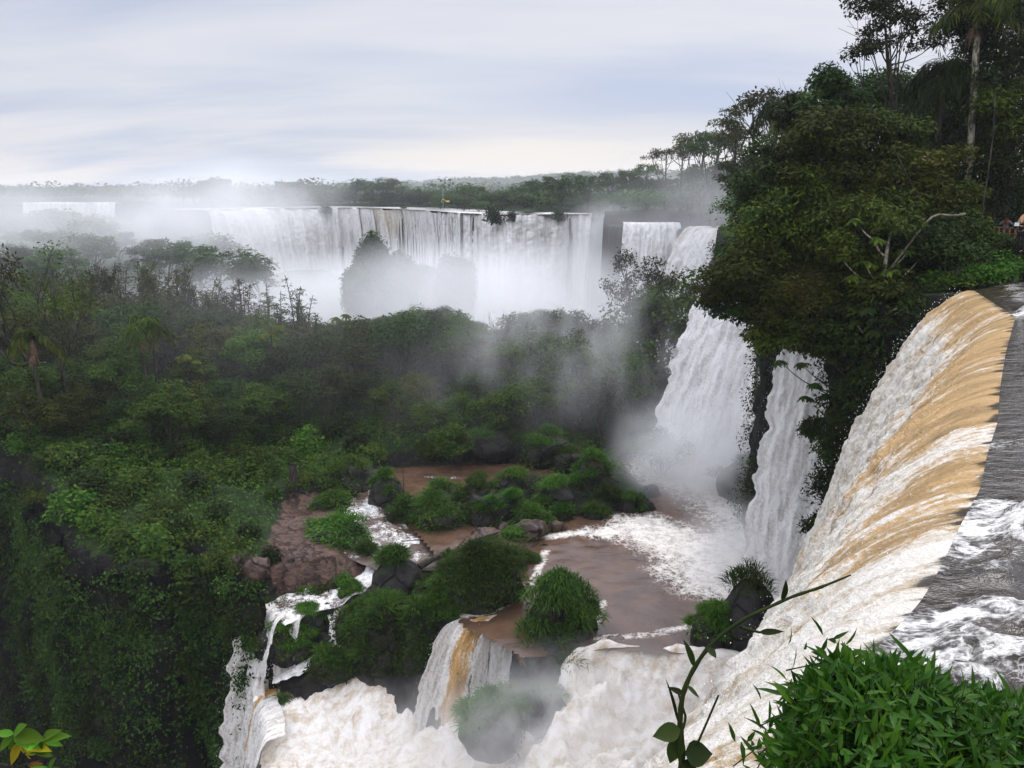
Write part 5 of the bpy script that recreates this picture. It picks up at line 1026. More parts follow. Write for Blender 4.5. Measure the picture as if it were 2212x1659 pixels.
# the fallen log and thin sticks
a = on(905, 1245)+UP*0.7; b = on(1012, 1205)+UP*0.75
V, F = tubes([(curve(a, b, (0, 0, 0.25), 10), np.linspace(0.26, 0.14, 10)*(1+0.1*np.sin(np.arange(10)*2.0))), (curve(a*0.3+b*0.7, a*0.2+b*0.8+np.array((0.5, 0.2, 0.9)), (0, 0, .1), 5), np.linspace(0.08, 0.03, 5))], 9)
tag(link('fallen_log', mesh('fallen_log', V, F, M['bark_dark'], True)), 'dark fallen log bridging the gap between grass-capped boulder and red slab', 'log')
a = on(1005, 1200)+UP*0.9; b = on(1075, 1185)+UP*1.2
V, F = tubes([(curve(a, b, (0, 0, 0.05), 8), np.linspace(0.12, 0.07, 8))], 8)
tag(link('fallen_branch', mesh('fallen_branch', V, F, M['bark_dark'], True)), 'thin dark branch lying across the cracked red slab', 'branch')
a = on(872, 1115)
V, F = tubes([(curve(a, a+np.array((0.05, 0, 4.2)), (0.05, 0, 0), 8), np.linspace(0.06, 0.03, 8))], 6)
tag(link('dead_pole', mesh('dead_pole', V, F, M['bark_dark'], True)), 'thin bare upright stick in the leafy boulders by the rapids', 'stick')
a = on(633, 1052)
V, F = tubes([(curve(a-UP*0.4, a+np.array((0.1, 0, 1.9)), (0.1, 0, 0), 8), np.linspace(0.42, 0.34, 8)*(1+0.12*np.sin(np.arange(8)*1.7)))], 10)
tag(link('tree_stump', mesh('tree_stump', V, F, M['bark_dark'], True)), 'broken brown tree stump at the shrub slope behind the red shelf', 'stump')
p = on(1160, 1105); plant(bare_meshes(921, 2.2, 0.5, 3, 0.03, 30, 0.1, 'leaf_brown', up=0.7), 'dry_bush', 'thin leafless bush between the grass domes at the pool', 'bush', p)

# ------------------------------------------------------------------ the wooded bank behind the near waterfall
def bank_tree(X, Y, y, Rx, Rz, mat, label, seed, nl=9000, ls=0.25, ncl=34, bark='bark_dark', base=None, r0=0.13, tight=0.34, low=-0.7, nlim=12, name='bank_tree', asp=0.45, shell=(0.35, 1.0), **kw):
    r = np.random.default_rng(seed); c = aty(X, Y, y)
    if base is None: base = (max(c[0]+r.uniform(-0.5, 1.2), 18.4), max(y+r.uniform(-0.5, 1.5), 36.5))
    base = inland(base)
    b = np.array((base[0], base[1], float(gz(*base))-0.3)); t = thing(name, label, 'tree', tuple(b), group='trees on the bank behind the near waterfall')
    cc, rc, cm = crown_mesh(r, c-b, Rx, Rz, ncl, nl, ls, asp=asp, tight=tight, low=low, mat=mat, shell=shell, **kw)
    tm = limb_mesh(r, (0, 0, 0), c-b-UP*Rz*0.1, cc, r0, bark, nlim, 7, frac=(0.68, 1.0)); link('trunk', tm, t); link('crown', cm, t); return t
def inland(b, m=0.9):
    b = np.array(b[:2], float)
    while sdist(b[None], PLATEAU)[0] < m or sdist(b[None], RIV_OUT)[0] > -0.5: b = b+np.array((0.3, 0.05 if b[1] > 38 else 0.3))
    return b
BT = bank_tree
BT(1620, 620, 40.5, 2.5, 2.3, 'leaf_olive', 'leafy tree leaning far out over the brown pool, lowest of the overhanging crowns', 1001, 9000)
BT(1560, 610, 41, 1.5, 1.3, 'leaf_brown', 'brownish drooping branch crown farthest out in the air over the falls', 1002, 3200, 0.22, 14, base=(18.8, 40))
BT(1690, 480, 42, 2.9, 2.6, 'leaf_olive', 'yellow-olive tree whose rounded crown edge meets the misty falls', 1003, 11000)
BT(1660, 390, 44, 2.2, 2.0, 'leaf_dark', 'dark leafy crown below the misty second palm', 1004, 7000)
BT(1780, 350, 43, 3.0, 2.6, 'leaf_olive', 'broad olive crown on the sloping skyline of the bank', 1005, 11500)
BT(1800, 235, 46, 1.9, 2.4, 'leaf_dark', 'dark narrow crown forming the high shoulder of the bank skyline', 1006, 7000)
BT(1725, 270, 47, 1.4, 1.8, 'leaf_dark', 'small dark crown on the bank skyline, below the high shoulder', 1007, 4200)
BT(1880, 330, 43.5, 2.4, 2.2, 'leaf_mid', 'mid green crown in the middle of the bank below the open tall tree', 1008, 8500)
BT(1850, 520, 40, 3.1, 2.6, 'leaf_olive', 'big olive crown in the heart of the bank, above the umbrella-leaved tree', 1009, 12000)
BT(1970, 400, 42, 3.0, 2.8, 'leaf_yellow', 'yellow-green crown left of the tall pale palm trunk', 1010, 8000)
BT(1980, 560, 39.5, 2.8, 2.2, 'leaf_dark', 'dark crown low on the bank just left of the palm trunk foot', 1011, 10000)
BT(1740, 640, 39.5, 2.5, 2.2, 'leaf_brown', 'brownish feathery crown hanging above the two white falls', 1012, 8500, 0.16)
BT(1790, 700, 38.6, 2.0, 1.5, 'leaf_dark', 'dark ragged crown lowest above the narrow white waterfall', 1013, 6000)
BT(1690, 715, 40, 1.9, 1.3, 'leaf_olive', 'olive crown drooping in front of the white fall, lowest toward the rock spur', 1031, 6000, base=(18.8, 40.2))
BT(1590, 655, 41, 1.6, 1.2, 'leaf_dark', 'dark drooping crown tip at the far outer corner of the overhang', 1032, 4200, base=(18.9, 40.3))
BT(1755, 735, 39, 1.7, 1.1, 'leaf_mid', 'green crown hanging lowest over the narrow white waterfall top', 1033, 5200, base=(18.7, 39))
BT(1830, 735, 38, 1.8, 1.3, 'leaf_dark', 'dark crown squeezed between narrow waterfall and umbrella-leaved tree', 1034, 6000)
BT(1880, 640, 38, 2.3, 1.8, 'leaf_olive', 'olive crown right above the black cliff by the near waterfall', 1014, 8000)
BT(1655, 690, 41, 1.5, 1.1, 'leaf_dark', 'dark drooping twigs of a crown hanging in front of the white fall', 1015, 2600, 0.2, 14, base=(18.8, 40.5))
BT(2080, 400, 46, 3.2, 3.0, 'leaf_dark', 'dark crown filling the bank behind the tall pale palm trunk', 1016, 10000)
BT(2185, 290, 46, 3.0, 3.2, 'leaf_olive', 'tall olive tree at the picture edge behind the boardwalk', 1017, 10000)
BT(2185, 90, 47, 3.4, 3.6, 'leaf_dark', 'very tall dark tree towering over the boardwalk people', 1018, 12000, r0=0.3)
BT(2110, 20, 48, 2.6, 2.4, 'leaf_dark', 'dark high crown right behind the top of the tall palm', 1019, 7000)
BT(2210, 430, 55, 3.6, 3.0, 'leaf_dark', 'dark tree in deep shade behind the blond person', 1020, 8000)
BT(1915, 60, 46, 3.0, 3.2, 'leaf_dark', 'tall open tree with see-through crown against the pale sky', 1021, 5200, 0.24, 30, base=(25.5, 45.5), r0=0.22, tight=0.22, nlim=12, low=-0.5)
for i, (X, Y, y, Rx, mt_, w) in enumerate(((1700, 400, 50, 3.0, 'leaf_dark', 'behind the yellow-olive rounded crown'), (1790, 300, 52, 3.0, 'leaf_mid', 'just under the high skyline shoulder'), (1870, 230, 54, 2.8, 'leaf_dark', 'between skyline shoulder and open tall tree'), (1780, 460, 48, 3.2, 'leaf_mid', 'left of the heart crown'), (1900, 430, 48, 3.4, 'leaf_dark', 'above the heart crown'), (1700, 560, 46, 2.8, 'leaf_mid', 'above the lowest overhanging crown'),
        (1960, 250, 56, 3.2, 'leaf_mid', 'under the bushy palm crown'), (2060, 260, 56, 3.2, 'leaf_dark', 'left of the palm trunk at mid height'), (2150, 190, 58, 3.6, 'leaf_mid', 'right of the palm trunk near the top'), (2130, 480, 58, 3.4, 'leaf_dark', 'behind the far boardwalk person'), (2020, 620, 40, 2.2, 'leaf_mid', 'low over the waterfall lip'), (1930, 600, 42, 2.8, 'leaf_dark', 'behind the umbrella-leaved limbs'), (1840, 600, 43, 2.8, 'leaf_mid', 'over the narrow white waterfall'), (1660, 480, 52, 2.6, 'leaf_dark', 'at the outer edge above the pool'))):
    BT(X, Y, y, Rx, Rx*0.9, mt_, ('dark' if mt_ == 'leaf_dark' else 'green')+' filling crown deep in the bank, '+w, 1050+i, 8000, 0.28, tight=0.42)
BT(1990, 300, 50, 2.6, 3.0, 'leaf_dark', 'dark crown beneath the bushy-topped palm', 1022, 8000)
BT(2040, 500, 43, 2.4, 2.4, 'leaf_olive', 'olive crown directly behind the lower palm trunk', 1023, 8000)
BT(2110, 330, 52, 3.6, 3.4, 'leaf_olive', 'olive crown deeper in the bank, right of the palm trunk at half height', 1024, 8000)
# palms
p = atz(2085, 568, -3.9); p = np.array((p[0], p[1], float(gz(p[0], p[1])))); tp = aty(2113, 12, p[1]+0.3)
t = plant(palm_meshes(1101, tp[2]-p[2], 3.0, 24, 0.20, (tp[0]-p[0], 0.3), 'leaf_olive', nleaf=60), 'palm_tree', 'tall palm with pale mottled trunk rising past the frame, dead fronds under its top', 'palm', p)
c = aty(2040, 165, 47); b = (c[0]+0.4, 47.0); bz = float(gz(*b)); plant(palm_meshes(1102, c[2]-bz, 3.3, 34, 0.16, (-0.4, 0), 'leaf_dark', 'bark_dark', False, 1.25, 0.04, 60), 'palm_tree', 'bushy palm with drooping curtain of fronds, left of the tall palm trunk', 'palm', (b[0], b[1], bz))
c = aty(1676, 236, 66); b = (c[0], 66.0); bz = float(gz(*b)); plant(palm_meshes(1103, c[2]-bz, 2.7, 26, 0.14, (0, 0), 'leaf_dark', 'bark_dark', True, 1.3, 0.045, 50), 'palm_tree', 'grey palm in light mist on the bank skyline, with hanging dead fronds', 'palm', (b[0], b[1], bz))
# umbrella-leaved trees over the black cliff
def cec(X, Y, y, tops, label, seed, leaf, mat, bark='bark_pale', r0=0.12):
    b = aty(X, Y, y); arms = [aty(a, c, y+dy)-b for a, c, dy in tops]; H = max(a[2] for a in arms)*0.72
    plant(cecropia_meshes(seed, max(H, 0.8), arms, leaf, r0, bark, mat), 'cecropia_tree', label, 'tree', b)
cec(1905, 655, 37.4, [(1850, 480, 0), (1890, 520, -.4), (1930, 470, .4), (1960, 545, 0), (1985, 560, .5), (1870, 570, -.5), (1925, 590, -.6), (1820, 560, .3), (1845, 600, 0)], 'umbrella-leaved tree with pale crooked limbs in the bank, above the cliff', 1201, 0.42, 'leaf_olive')
cec(1950, 760, 36.2, [(1880, 670, -.2), (1925, 690, -.6), (1850, 700, .2), (1960, 660, 0), (1890, 720, -.5), (1985, 690, 0)], 'umbrella-leaved tree leaning from the black cliff beside the near waterfall', 1202, 0.42, 'leaf_dark')
cec(1868, 830, 37.6, [(1770, 745, 0), (1800, 780, -.4), (1735, 790, 0), (1760, 835, -.5), (1815, 850, -.3), (1740, 862, .3), (1690, 785, 0), (1785, 860, 0), (1850, 760, 0)], 'dark umbrella-leaved branches hanging out over the narrow white waterfall', 1203, 0.36, 'leaf_dark', 'bark_dark', 0.09)
a, b = aty(1935, 590, 37), aty(2035, 455, 38)
# bare pale limbs
for i, (P_, lab) in enumerate((([(2085, 462, 37.8), (2050, 470, 37.5), (2020, 455, 37.3), (1985, 500, 37), (1950, 545, 37), (1915, 590, 37.2)], 'pale bare bent limb reaching from the palm trunk towards the umbrella-leaved tree'),
        ([(1965, 785, 36.3), (1950, 740, 36.2), (1935, 700, 36.4), (1940, 640, 36.6)], 'pale leaning stem at the rim of the near waterfall'), ([(2120, 470, 40), (2145, 300, 40.5), (2150, 200, 41)], 'thin dark stem right of the tall palm trunk'),
        ([(1985, 430, 39.5), (1960, 380, 39.4), (1930, 320, 39.2)], 'thin bare twig stem in the yellow-green crown'))):
    Q = np.array([aty(*q_) for q_ in P_]); L, _ = resample(Q, 14); L = smoothline(L, 14, 2); r_ = 0.06 if i < 2 else 0.045
    V, F = tubes([(L, np.linspace(r_, r_*0.7, 14))], 8); tag(link('bare_limb', mesh('bare_limb', V, F, M['bark_limb' if i < 2 else 'bark_dark'], True)), lab, 'branch')
# shrubs covering the black cliff beside the near fall
for i, (X, Y, y, rx, rz, k, lab) in enumerate(((1900, 800, 36.6, 1.5, 1.6, 'leaf_dark', 'dark shrub high on the black cliff under the leaning stem'), (1850, 850, 37.2, 1.4, 1.5, 'leaf_dark', 'dark shrub on the black cliff behind the umbrella branches'), (1800, 960, 37.6, 1.4, 1.8, 'leaf_dark', 'dark shrub half way down the black cliff'),
        (1830, 920, 37, 1.2, 1.5, 'leaf_dark', 'black-green shrub tucked against the near waterfall edge'), (1790, 1050, 37.8, 1.1, 1.6, 'leaf_dark', 'dark shrub low on the black cliff beside the narrow waterfall'), (1765, 1130, 38.0, 0.8, 1.2, 'leaf_dark', 'lowest dark shrub on the black cliff'),
        (1755, 925, 38.2, 0.8, 0.9, 'leaf_dark', 'small shrub sticking out of the black cliff over the narrow waterfall'), (1700, 850, 55, 1.5, 2.2, 'leaf_dark', 'shrub on the rock spur between the two white falls'), (1690, 930, 55, 0.9, 2.0, 'leaf_dark', 'shrub lower on the rock spur between the two white falls'),
        (1665, 1030, 54, 0.9, 1.6, 'leaf_dark', 'shrub at the foot of the rock spur between the white falls'), (2110, 590, 36.9, 1.6, 0.9, 'leaf_low', 'bright green shrub at the river bank under the boardwalk'), (2170, 575, 37.6, 1.7, 0.9, 'leaf_low', 'bright green shrub at the river bank, right of the other bank shrub'),
        (2050, 600, 36.6, 1.3, 0.8, 'leaf_mid', 'green shrub at the river bank below the palm foot'), (2000, 640, 36.0, 1.3, 0.9, 'leaf_dark', 'dark shrub where the river bank meets the waterfall lip'), (2130, 520, 40.5, 1.4, 1.0, 'leaf_mid', 'green shrub in front of the boardwalk'), (2190, 540, 38.4, 0.9, 0.9, 'leaf_dark', 'dark shrub under the boardwalk piers'))):
    c = aty(X, Y, y); plant((('foliage', shrub_mesh(1300+i, rx, rx*0.9, rz, int(1500+900*rx), 0.17, k)), ('stem', STEM[0])), 'bank_shrub', lab, 'shrub', c-UP*rz*0.4, 0, 1.0, 'shrubs along the bank and black cliff')
# dry twigs sticking out of the cliff foot
for i, (X, Y, y, s, lab) in enumerate(((1775, 1080, 37.5, 1.0, 'leafless twig fan low on the black cliff against the narrow waterfall'), (1765, 1150, 37.8, 0.9, 'leafless hanging twigs at the foot of the black cliff'))):
    c = aty(X, Y, y); o = plant(bare_meshes(1350+i, 1.9, 0.7, 3, 0.03, 20, 0.08, 'leaf_dark', up=0.2), 'dry_twigs', lab, 'twigs', c); o.rotation_euler = (0, R(-75), 0)
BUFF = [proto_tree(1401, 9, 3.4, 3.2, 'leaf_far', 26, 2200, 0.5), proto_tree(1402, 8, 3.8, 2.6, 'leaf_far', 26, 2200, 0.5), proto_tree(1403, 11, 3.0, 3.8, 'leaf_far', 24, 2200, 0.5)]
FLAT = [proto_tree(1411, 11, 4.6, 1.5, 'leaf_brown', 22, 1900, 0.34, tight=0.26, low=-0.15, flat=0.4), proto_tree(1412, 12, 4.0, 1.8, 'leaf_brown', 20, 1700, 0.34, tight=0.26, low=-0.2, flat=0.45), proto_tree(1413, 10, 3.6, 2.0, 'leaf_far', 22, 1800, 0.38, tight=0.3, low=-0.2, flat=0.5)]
HB = (9, 8, 11); HF = (11, 12, 10)
def far_tree(X, Ytop, y, kind, k, label, group, name='far_tree', wide=1.0):
    while sdist(np.array([aty(X, Ytop, y)[:2]]), PLATEAU)[0] < 1.5 and name not in ('slope_tree',) and y < 420: y += 4
    t = aty(X, Ytop, y); g = float(gz(t[0], y)); P_, Hh = (BUFF, HB) if kind == 'b' else (FLAT, HF); s = (t[2]-g)/Hh[k]
    if s < 0.1: return
    if s > 2.2: return
    plant(P_[k], name, label, 'tree', (t[0], y, g), rnd.uniform(0, 6.28), (s*wide, s*wide, s), group)
um = 'flat-topped trees on the misty bank skyline'
for i, (X, Yt, y, k) in enumerate([(1402, 352, 190, 2), (1440, 322, 182, 0), (1478, 305, 176, 1), (1525, 288, 165, 0), (1560, 278, 130, 2), (1592, 262, 110, 1), (1628, 220, 92, 1), (1690, 195, 84, 0)]):
    far_tree(X, Yt, y, 'f', k, f'{ORD[i]} flat-topped airy tree from the left on the misty bank skyline', um, 'umbrella_tree', 0.9)
mb = 'misty trees on the bank behind the falls'
L_ = [(1150, 388, 280), (1190, 380, 270), (1232, 375, 262), (1275, 378, 250), (1320, 372, 235), (1360, 368, 215), (1395, 385, 200), (1440, 385, 190), (1490, 370, 182), (1540, 350, 168), (1580, 345, 130), (1610, 330, 110), (1500, 420, 168), (1550, 430, 158), (1460, 430, 182), (1400, 430, 190), (1340, 415, 200), (1530, 465, 158), (1300, 420, 225), (1240, 425, 255), (1180, 428, 262), (1570, 480, 120), (1490, 455, 172), (1420, 455, 185), (1350, 445, 190), (1300, 445, 215), (1590, 540, 96), (1640, 420, 100), (1620, 480, 92)]
L_.sort()
for i, (X, Yt, y) in enumerate(L_): far_tree(X, Yt, y, 'b', i % 3, f'{ORD[i]} misty green tree from the left on the bank behind the far falls', mb, 'misty_tree', 1.25)
fl = 'trees on the plateau above the wide falls'
L_ = [(395, 415, 330, 'b', 1), (420, 405, 320, 'b', 0), (450, 392, 315, 'b', 2), (470, 388, 330, 'b', 0), (505, 412, 345, 'b', 1), (540, 415, 352, 'b', 0), (572, 412, 360, 'b', 1), (605, 395, 372, 'f', 2), (625, 398, 366, 'b', 1), (645, 394, 380, 'f', 0), (680, 405, 380, 'b', 0), (705, 402, 374, 'f', 2), (735, 405, 370, 'b', 1), (765, 402, 366, 'f', 2), (800, 390, 352, 'b', 1), (832, 388, 348, 'b', 0), (868, 405, 345, 'b', 2), (895, 415, 340, 'b', 1), (925, 420, 330, 'b', 0), (960, 418, 310, 'b', 1), (985, 425, 300, 'b', 2), (1012, 405, 285, 'f', 2), (1060, 420, 280, 'b', 1), (1095, 415, 276, 'b', 0), (1125, 408, 270, 'b', 2), (910, 432, 338, 'b', 0), (850, 430, 342, 'b', 1), (780, 428, 358, 'b', 0), (700, 425, 366, 'b', 1), (640, 424, 364, 'b', 2), (1035, 438, 262, 'b', 1), (1000, 440, 272, 'b', 0), (950, 436, 300, 'b', 1)]
L_.sort()
for i, (X, Yt, y, kd, k) in enumerate(L_): far_tree(X, Yt-4, y, kd if i % 4 == 0 else 'b', k, f'{(ORD+["thirty-first", "thirty-second", "thirty-third"])[i]} hazy tree from the left on the plateau above the wide falls', fl, 'plateau_tree', 1.5 if kd == 'b' else 1.2)
PALM_F = palm_meshes(1450, 8.0, 2.6, 22, 0.16, mat='leaf_far', bark='bark_dark', skirt=False, nleaf=34, wl=0.09)
for X, Yt, y, lab in ((1040, 398, 285, 'tiny hazy palm on the plateau beside a leaning tree, above the wide falls'), (905, 404, 335, 'tiny hazy palm on the plateau left of the yellow machine')):
    t = aty(X, Yt, y); g = float(gz(t[0], y)); s = (t[2]-g)/9.6; plant(PALM_F, 'palm_tree', lab, 'palm', (t[0], y, g), 1, s, 'tiny palms above the wide falls')
# left misty forest
L_ = [(-20, 470, 260), (20, 455, 290), (52, 470, 250), (90, 455, 285), (125, 452, 270), (150, 460, 255), (185, 475, 240), (215, 465, 285), (250, 455, 300), (285, 458, 305), (310, 478, 270), (345, 440, 325), (370, 430, 330), (385, 470, 262), (420, 485, 258), (450, 505, 245), (30, 500, 230), (75, 495, 225), (120, 500, 220), (165, 505, 215), (210, 510, 212), (260, 500, 235), (320, 515, 215), (370, 520, 210), (430, 530, 205), (480, 545, 200), (10, 530, 200), (60, 530, 195), (110, 535, 190), (540, 560, 195)]
L_.sort(); lf = 'misty trees on the far lower slope'
for i, (X, Yt, y) in enumerate(L_): far_tree(X, Yt, y, 'b', i % 3, f'{ORD[i]} dim misty tree from the left on the slope beyond the bamboo', lf, 'slope_tree', 1.45)
# mushroom-shaped rock islands overgrown with bushes before the wide falls
for i, (X, Yt, Yb, w, y, top, lab) in enumerate(((806, 520, 655, 42, 176, 1.15, 'tall block-shaped bushy islet standing in mist before the wide falls'), (865, 562, 665, 46, 168, 1.0, 'rounded bushy islet right of the tall block islet in mist'), (775, 572, 655, 34, 170, 1.0, 'small round bushy islet left of the tall block islet'), (925, 566, 650, 46, 182, 1.0, 'faint bushy islet between the rounded islet and the misty tree'), (985, 545, 665, 46, 160, 1.0, 'bushy islet with a tree-like top, rightmost before the wide falls'))):
    a, b = aty(X, Yt, y), aty(X, Yb+40, y); rx = w*1.25*PS*y/FOC; rz = (a[2]-b[2])/2; ctr = (a+b)/2; me, P_ = rock_mesh(1500+i, rx*0.85, rx*0.8, rz*1.02, 'rock_dark', 0.55, 22)
    P_[:, :2] *= (1+0.25*(top-1)*8*P_[:, 2:]/rz*0.5) if top > 1 else 1; me.vertices.foreach_set('co', P_.astype(np.float32).ravel()); me.update()
    t = thing('bushy_islet', lab, 'rock', tuple(ctr), 0, 'bushy islets in the mist'); link('rock', me, t)
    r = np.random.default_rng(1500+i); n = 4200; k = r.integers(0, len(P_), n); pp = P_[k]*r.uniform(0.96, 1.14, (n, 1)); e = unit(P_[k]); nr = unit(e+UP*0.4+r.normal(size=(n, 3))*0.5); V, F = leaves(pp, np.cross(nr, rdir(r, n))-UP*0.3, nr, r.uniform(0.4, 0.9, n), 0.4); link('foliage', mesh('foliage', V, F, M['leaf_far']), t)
# far woods that read as one mass
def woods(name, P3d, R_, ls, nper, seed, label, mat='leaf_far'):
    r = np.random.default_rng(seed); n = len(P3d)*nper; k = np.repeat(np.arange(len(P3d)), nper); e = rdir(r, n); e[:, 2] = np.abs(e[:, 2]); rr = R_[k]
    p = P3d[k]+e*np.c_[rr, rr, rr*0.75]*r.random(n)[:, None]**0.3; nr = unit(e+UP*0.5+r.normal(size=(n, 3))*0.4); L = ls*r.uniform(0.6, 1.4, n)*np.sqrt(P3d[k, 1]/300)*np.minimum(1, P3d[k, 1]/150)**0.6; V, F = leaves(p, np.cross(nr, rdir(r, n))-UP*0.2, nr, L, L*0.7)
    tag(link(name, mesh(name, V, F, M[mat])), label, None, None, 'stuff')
r = np.random.default_rng(31)
a = np.c_[r.uniform(-560, 520, 5200), r.uniform(250, 1400, 5200)]
a = a[(sdist(a, PLATEAU) > 3) & (ldist(a, MAIN) > 27) & (ldist(a, FARL) > 32) & (np.abs(a[:, 0]) < 0.75*a[:, 1]+20)]
woods('far_woods', np.c_[a, gz(a[:, 0], a[:, 1])+r.uniform(2.5, 6.5, len(a))], r.uniform(3.5, 7.0, len(a))*(1+a[:, 1]/1800), 1.5, 48, 32, 'hazy far forest covering the plateau to the horizon')
b_ = np.c_[r.uniform(-150, 45, 5000), r.uniform(225, 420, 5000)]; d_ = ldist(b_, MAIN); b_ = b_[(d_ > 21) & (d_ < 62) & (sdist(b_, PLATEAU) > 12)][:900]
woods('lip_woods', np.c_[b_, gz(b_[:, 0], b_[:, 1])+r.uniform(0.5, 4.0, len(b_))], r.uniform(2.2, 4.2, len(b_)), 0.9, 60, 36, 'hazy trees massed just behind the lip of the wide falls')
a = np.c_[r.uniform(18, 150, 1500), r.uniform(78, 270, 1500)]; a = a[(sdist(a, PLATEAU) > 1.5) & (ldist(a, FALL_C) > 10) & (ldist(a, FALL_D) > 12) & (ldist(a, MAIN) > 25)]
woods('bank_woods', np.c_[a, gz(a[:, 0], a[:, 1])+2.2], r.uniform(2.0, 4.6, len(a)), 0.8, 120, 33, 'misty undergrowth and trees massed on the bank behind the far falls')
a = np.c_[r.uniform(-330, -80, 900), r.uniform(155, 330, 900)]; a = a[sdist(a, LEFTF) > 1]
woods('slope_woods', np.c_[a, gz(a[:, 0], a[:, 1])+1.0], r.uniform(2.5, 4.8, len(a)), 1.2, 60, 34, 'dim woods massed on the misty lower slope')
a = np.c_[r.uniform(20, 75, 1500), r.uniform(35.5, 80, 1500)]; a = a[(sdist(a, PLATEAU) > 0.4) & (ldist(a, FALL_A) > 9) & (ldist(a, FALL_B) > 7.5) & (sdist(a, RIV_OUT) < -0.4)]
a = a[a[:, 0] < a[:, 1]*0.9]
dw = ldist(a, [(36, 37.2), (25.6, 38.6), (24.6, 40), (31, 54)]); a = a[dw > 1.6]
woods('bank_undergrowth', np.c_[a, gz(a[:, 0], a[:, 1])+0.1], r.uniform(0.6, 1.3, len(a)), 0.55, 60, 35, 'dark undergrowth filling the wooded bank', 'leaf_dark')
# machine and mast far away above the falls
t3 = aty(966, 432, 292); g = float(gz(t3[0], 292)); gm_ = max(g, t3[2]-1.2)
t = thing('excavator', 'tiny yellow excavator among trees above the wide falls', 'excavator', (t3[0], 292, gm_)); t.scale = (0.55, 0.55, 0.55)
def box(name, c, s, mat, parent, rz=0, bev=0.0):
    import bmesh
    bm = bmesh.new(); bmesh.ops.create_cube(bm, size=1.0); bmesh.ops.scale(bm, vec=s, verts=bm.verts)
    if bev: bmesh.ops.bevel(bm, geom=bm.edges[:], offset=bev, segments=2, affect='EDGES')
    me = bpy.data.meshes.new(name); bm.to_mesh(me); bm.free(); me.materials.append(M[mat]); return link(name, me, parent, c, rz)
box('body', (0.3, 0, 1.35), (2.0, 1.6, 1.1), 'yellow_paint', t, 0, 0.12); box('cab', (-0.5, 0.2, 1.7), (0.9, 0.9, 1.5), 'cloth_dark', t, 0, 0.1); box('track', (0, -0.8, 0.4), (2.9, 0.5, 0.75), 'cloth_dark', t, 0, 0.2); box('track', (0, 0.8, 0.4), (2.9, 0.5, 0.75), 'cloth_dark', t, 0, 0.2)
V, F = tubes([(curve((-0.9, -0.3, 1.3), (-3.0, -0.3, 2.6), (0, 0, 0.5), 8), np.full(8, 0.18)), (curve((-3.0, -0.3, 2.6), (-3.6, -0.3, 0.8), (-0.2, 0, 0), 6), np.full(6, 0.14))], 6); link('arm', mesh('arm', V, F, M['yellow_paint']), t)
b = aty(957, 432, 292); e = aty(957, 405, 292); V, F = tubes([(curve((0, 0, min(0, g-b[2])), (0, 0, e[2]-b[2]), (0, 0, 0), 6), np.full(6, 0.05)), (curve((-0.25, 0, e[2]-b[2]-2.5), (0.25, 0, e[2]-b[2]-2.5), (0, 0, 0), 3), np.full(3, 0.05))], 6)
tag(link('mast', mesh('mast', V, F, M['blue_paint']), None, tuple(b)), 'thin pale blue mast beside the tiny yellow excavator', 'mast')

for X, Y, y, s_, lab in ((1062, 470, 223, 2.6, 'dark bush in a notch of the wide falls lip'), (1205, 466, 229, 2.0, 'bush on the wide falls lip, closest to the broad streaked fall'), (700, 452, 330, 2.2, 'small bush on the lip of the wide falls at their far bend'), (1105, 468, 226, 1.6, 'small dark tuft on the wide falls lip next to the notch bush'), (872, 456, 305, 1.7, 'small tuft on the lip beside the tan streaks of the wide falls')):
    c = aty(X, Y, y); plant((('foliage', SHR[3]), ('stem', STEM[0])), 'lip_bush', lab, 'bush', c-UP*0.8, 0.5, s_, 'bushes on the lip of the wide falls')

# ------------------------------------------------------------------ boardwalk and the two visitors
A_, B_ = np.array((23.9, 37.0, -2.72)), np.array((30.4, 51.5, -3.2))
dw = unit(B_-A_); sd_ = unit(np.cross(dw, UP)); wk = thing('boardwalk', 'brown wooden boardwalk with railings along the wooded bank, two visitors on it', 'boardwalk', tuple(A_))
def bar(pts, r, sides=6): return (np.array(pts, float), np.full(len(pts), r))
def boxes(items):
    V, F = [], []; q_ = np.array([(0, 1, 3, 2), (4, 6, 7, 5), (0, 4, 5, 1), (2, 3, 7, 6), (0, 2, 6, 4), (1, 5, 7, 3)])
    for c, ax, ay, az in items:
        c, ax, ay, az = map(np.asarray, (c, ax, ay, az)); b = len(V)*8; V.append(np.array([c+i*ax+j*ay+k*az for i in (-1, 1) for j in (-1, 1) for k in (-1, 1)])); F.append(q_+b)
    return np.concatenate(V), np.concatenate(F)
Ld = np.linalg.norm(B_-A_)+3.0
def along(t, s, z): return dw*t+sd_*s+UP*z
deck = boxes([(along(t, 0.9, -0.03), dw*0.065, sd_*0.95, UP*0.022) for t in np.arange(-0.5, Ld, 0.145)]); link('deck', mesh('deck', *deck, M['wood_brown']), wk)
link('beam', mesh('beam', *boxes([(along(Ld/2-0.5, s, -0.2), dw*Ld/2, sd_*0.05, UP*0.13) for s in (0.05, 1.75)]), M['wood_brown']), wk)
for s in (0.0, 1.8):
    for t in np.arange(-0.2, Ld, 2.2): link('post', mesh('post', *boxes([(along(t, s, 0.5), dw*0.055, sd_*0.055, UP*0.58)]), M['wood_brown']), wk)
    for z, r_ in ((1.06, 0.035), (0.75, 0.022), (0.45, 0.022)):
        V, F = tubes([bar([along(-0.5, s, z), along(Ld*0.5, s, z), along(Ld-0.4, s, z)], r_)], 6); link('rail', mesh('rail', V, F, M['rail_grey']), wk)
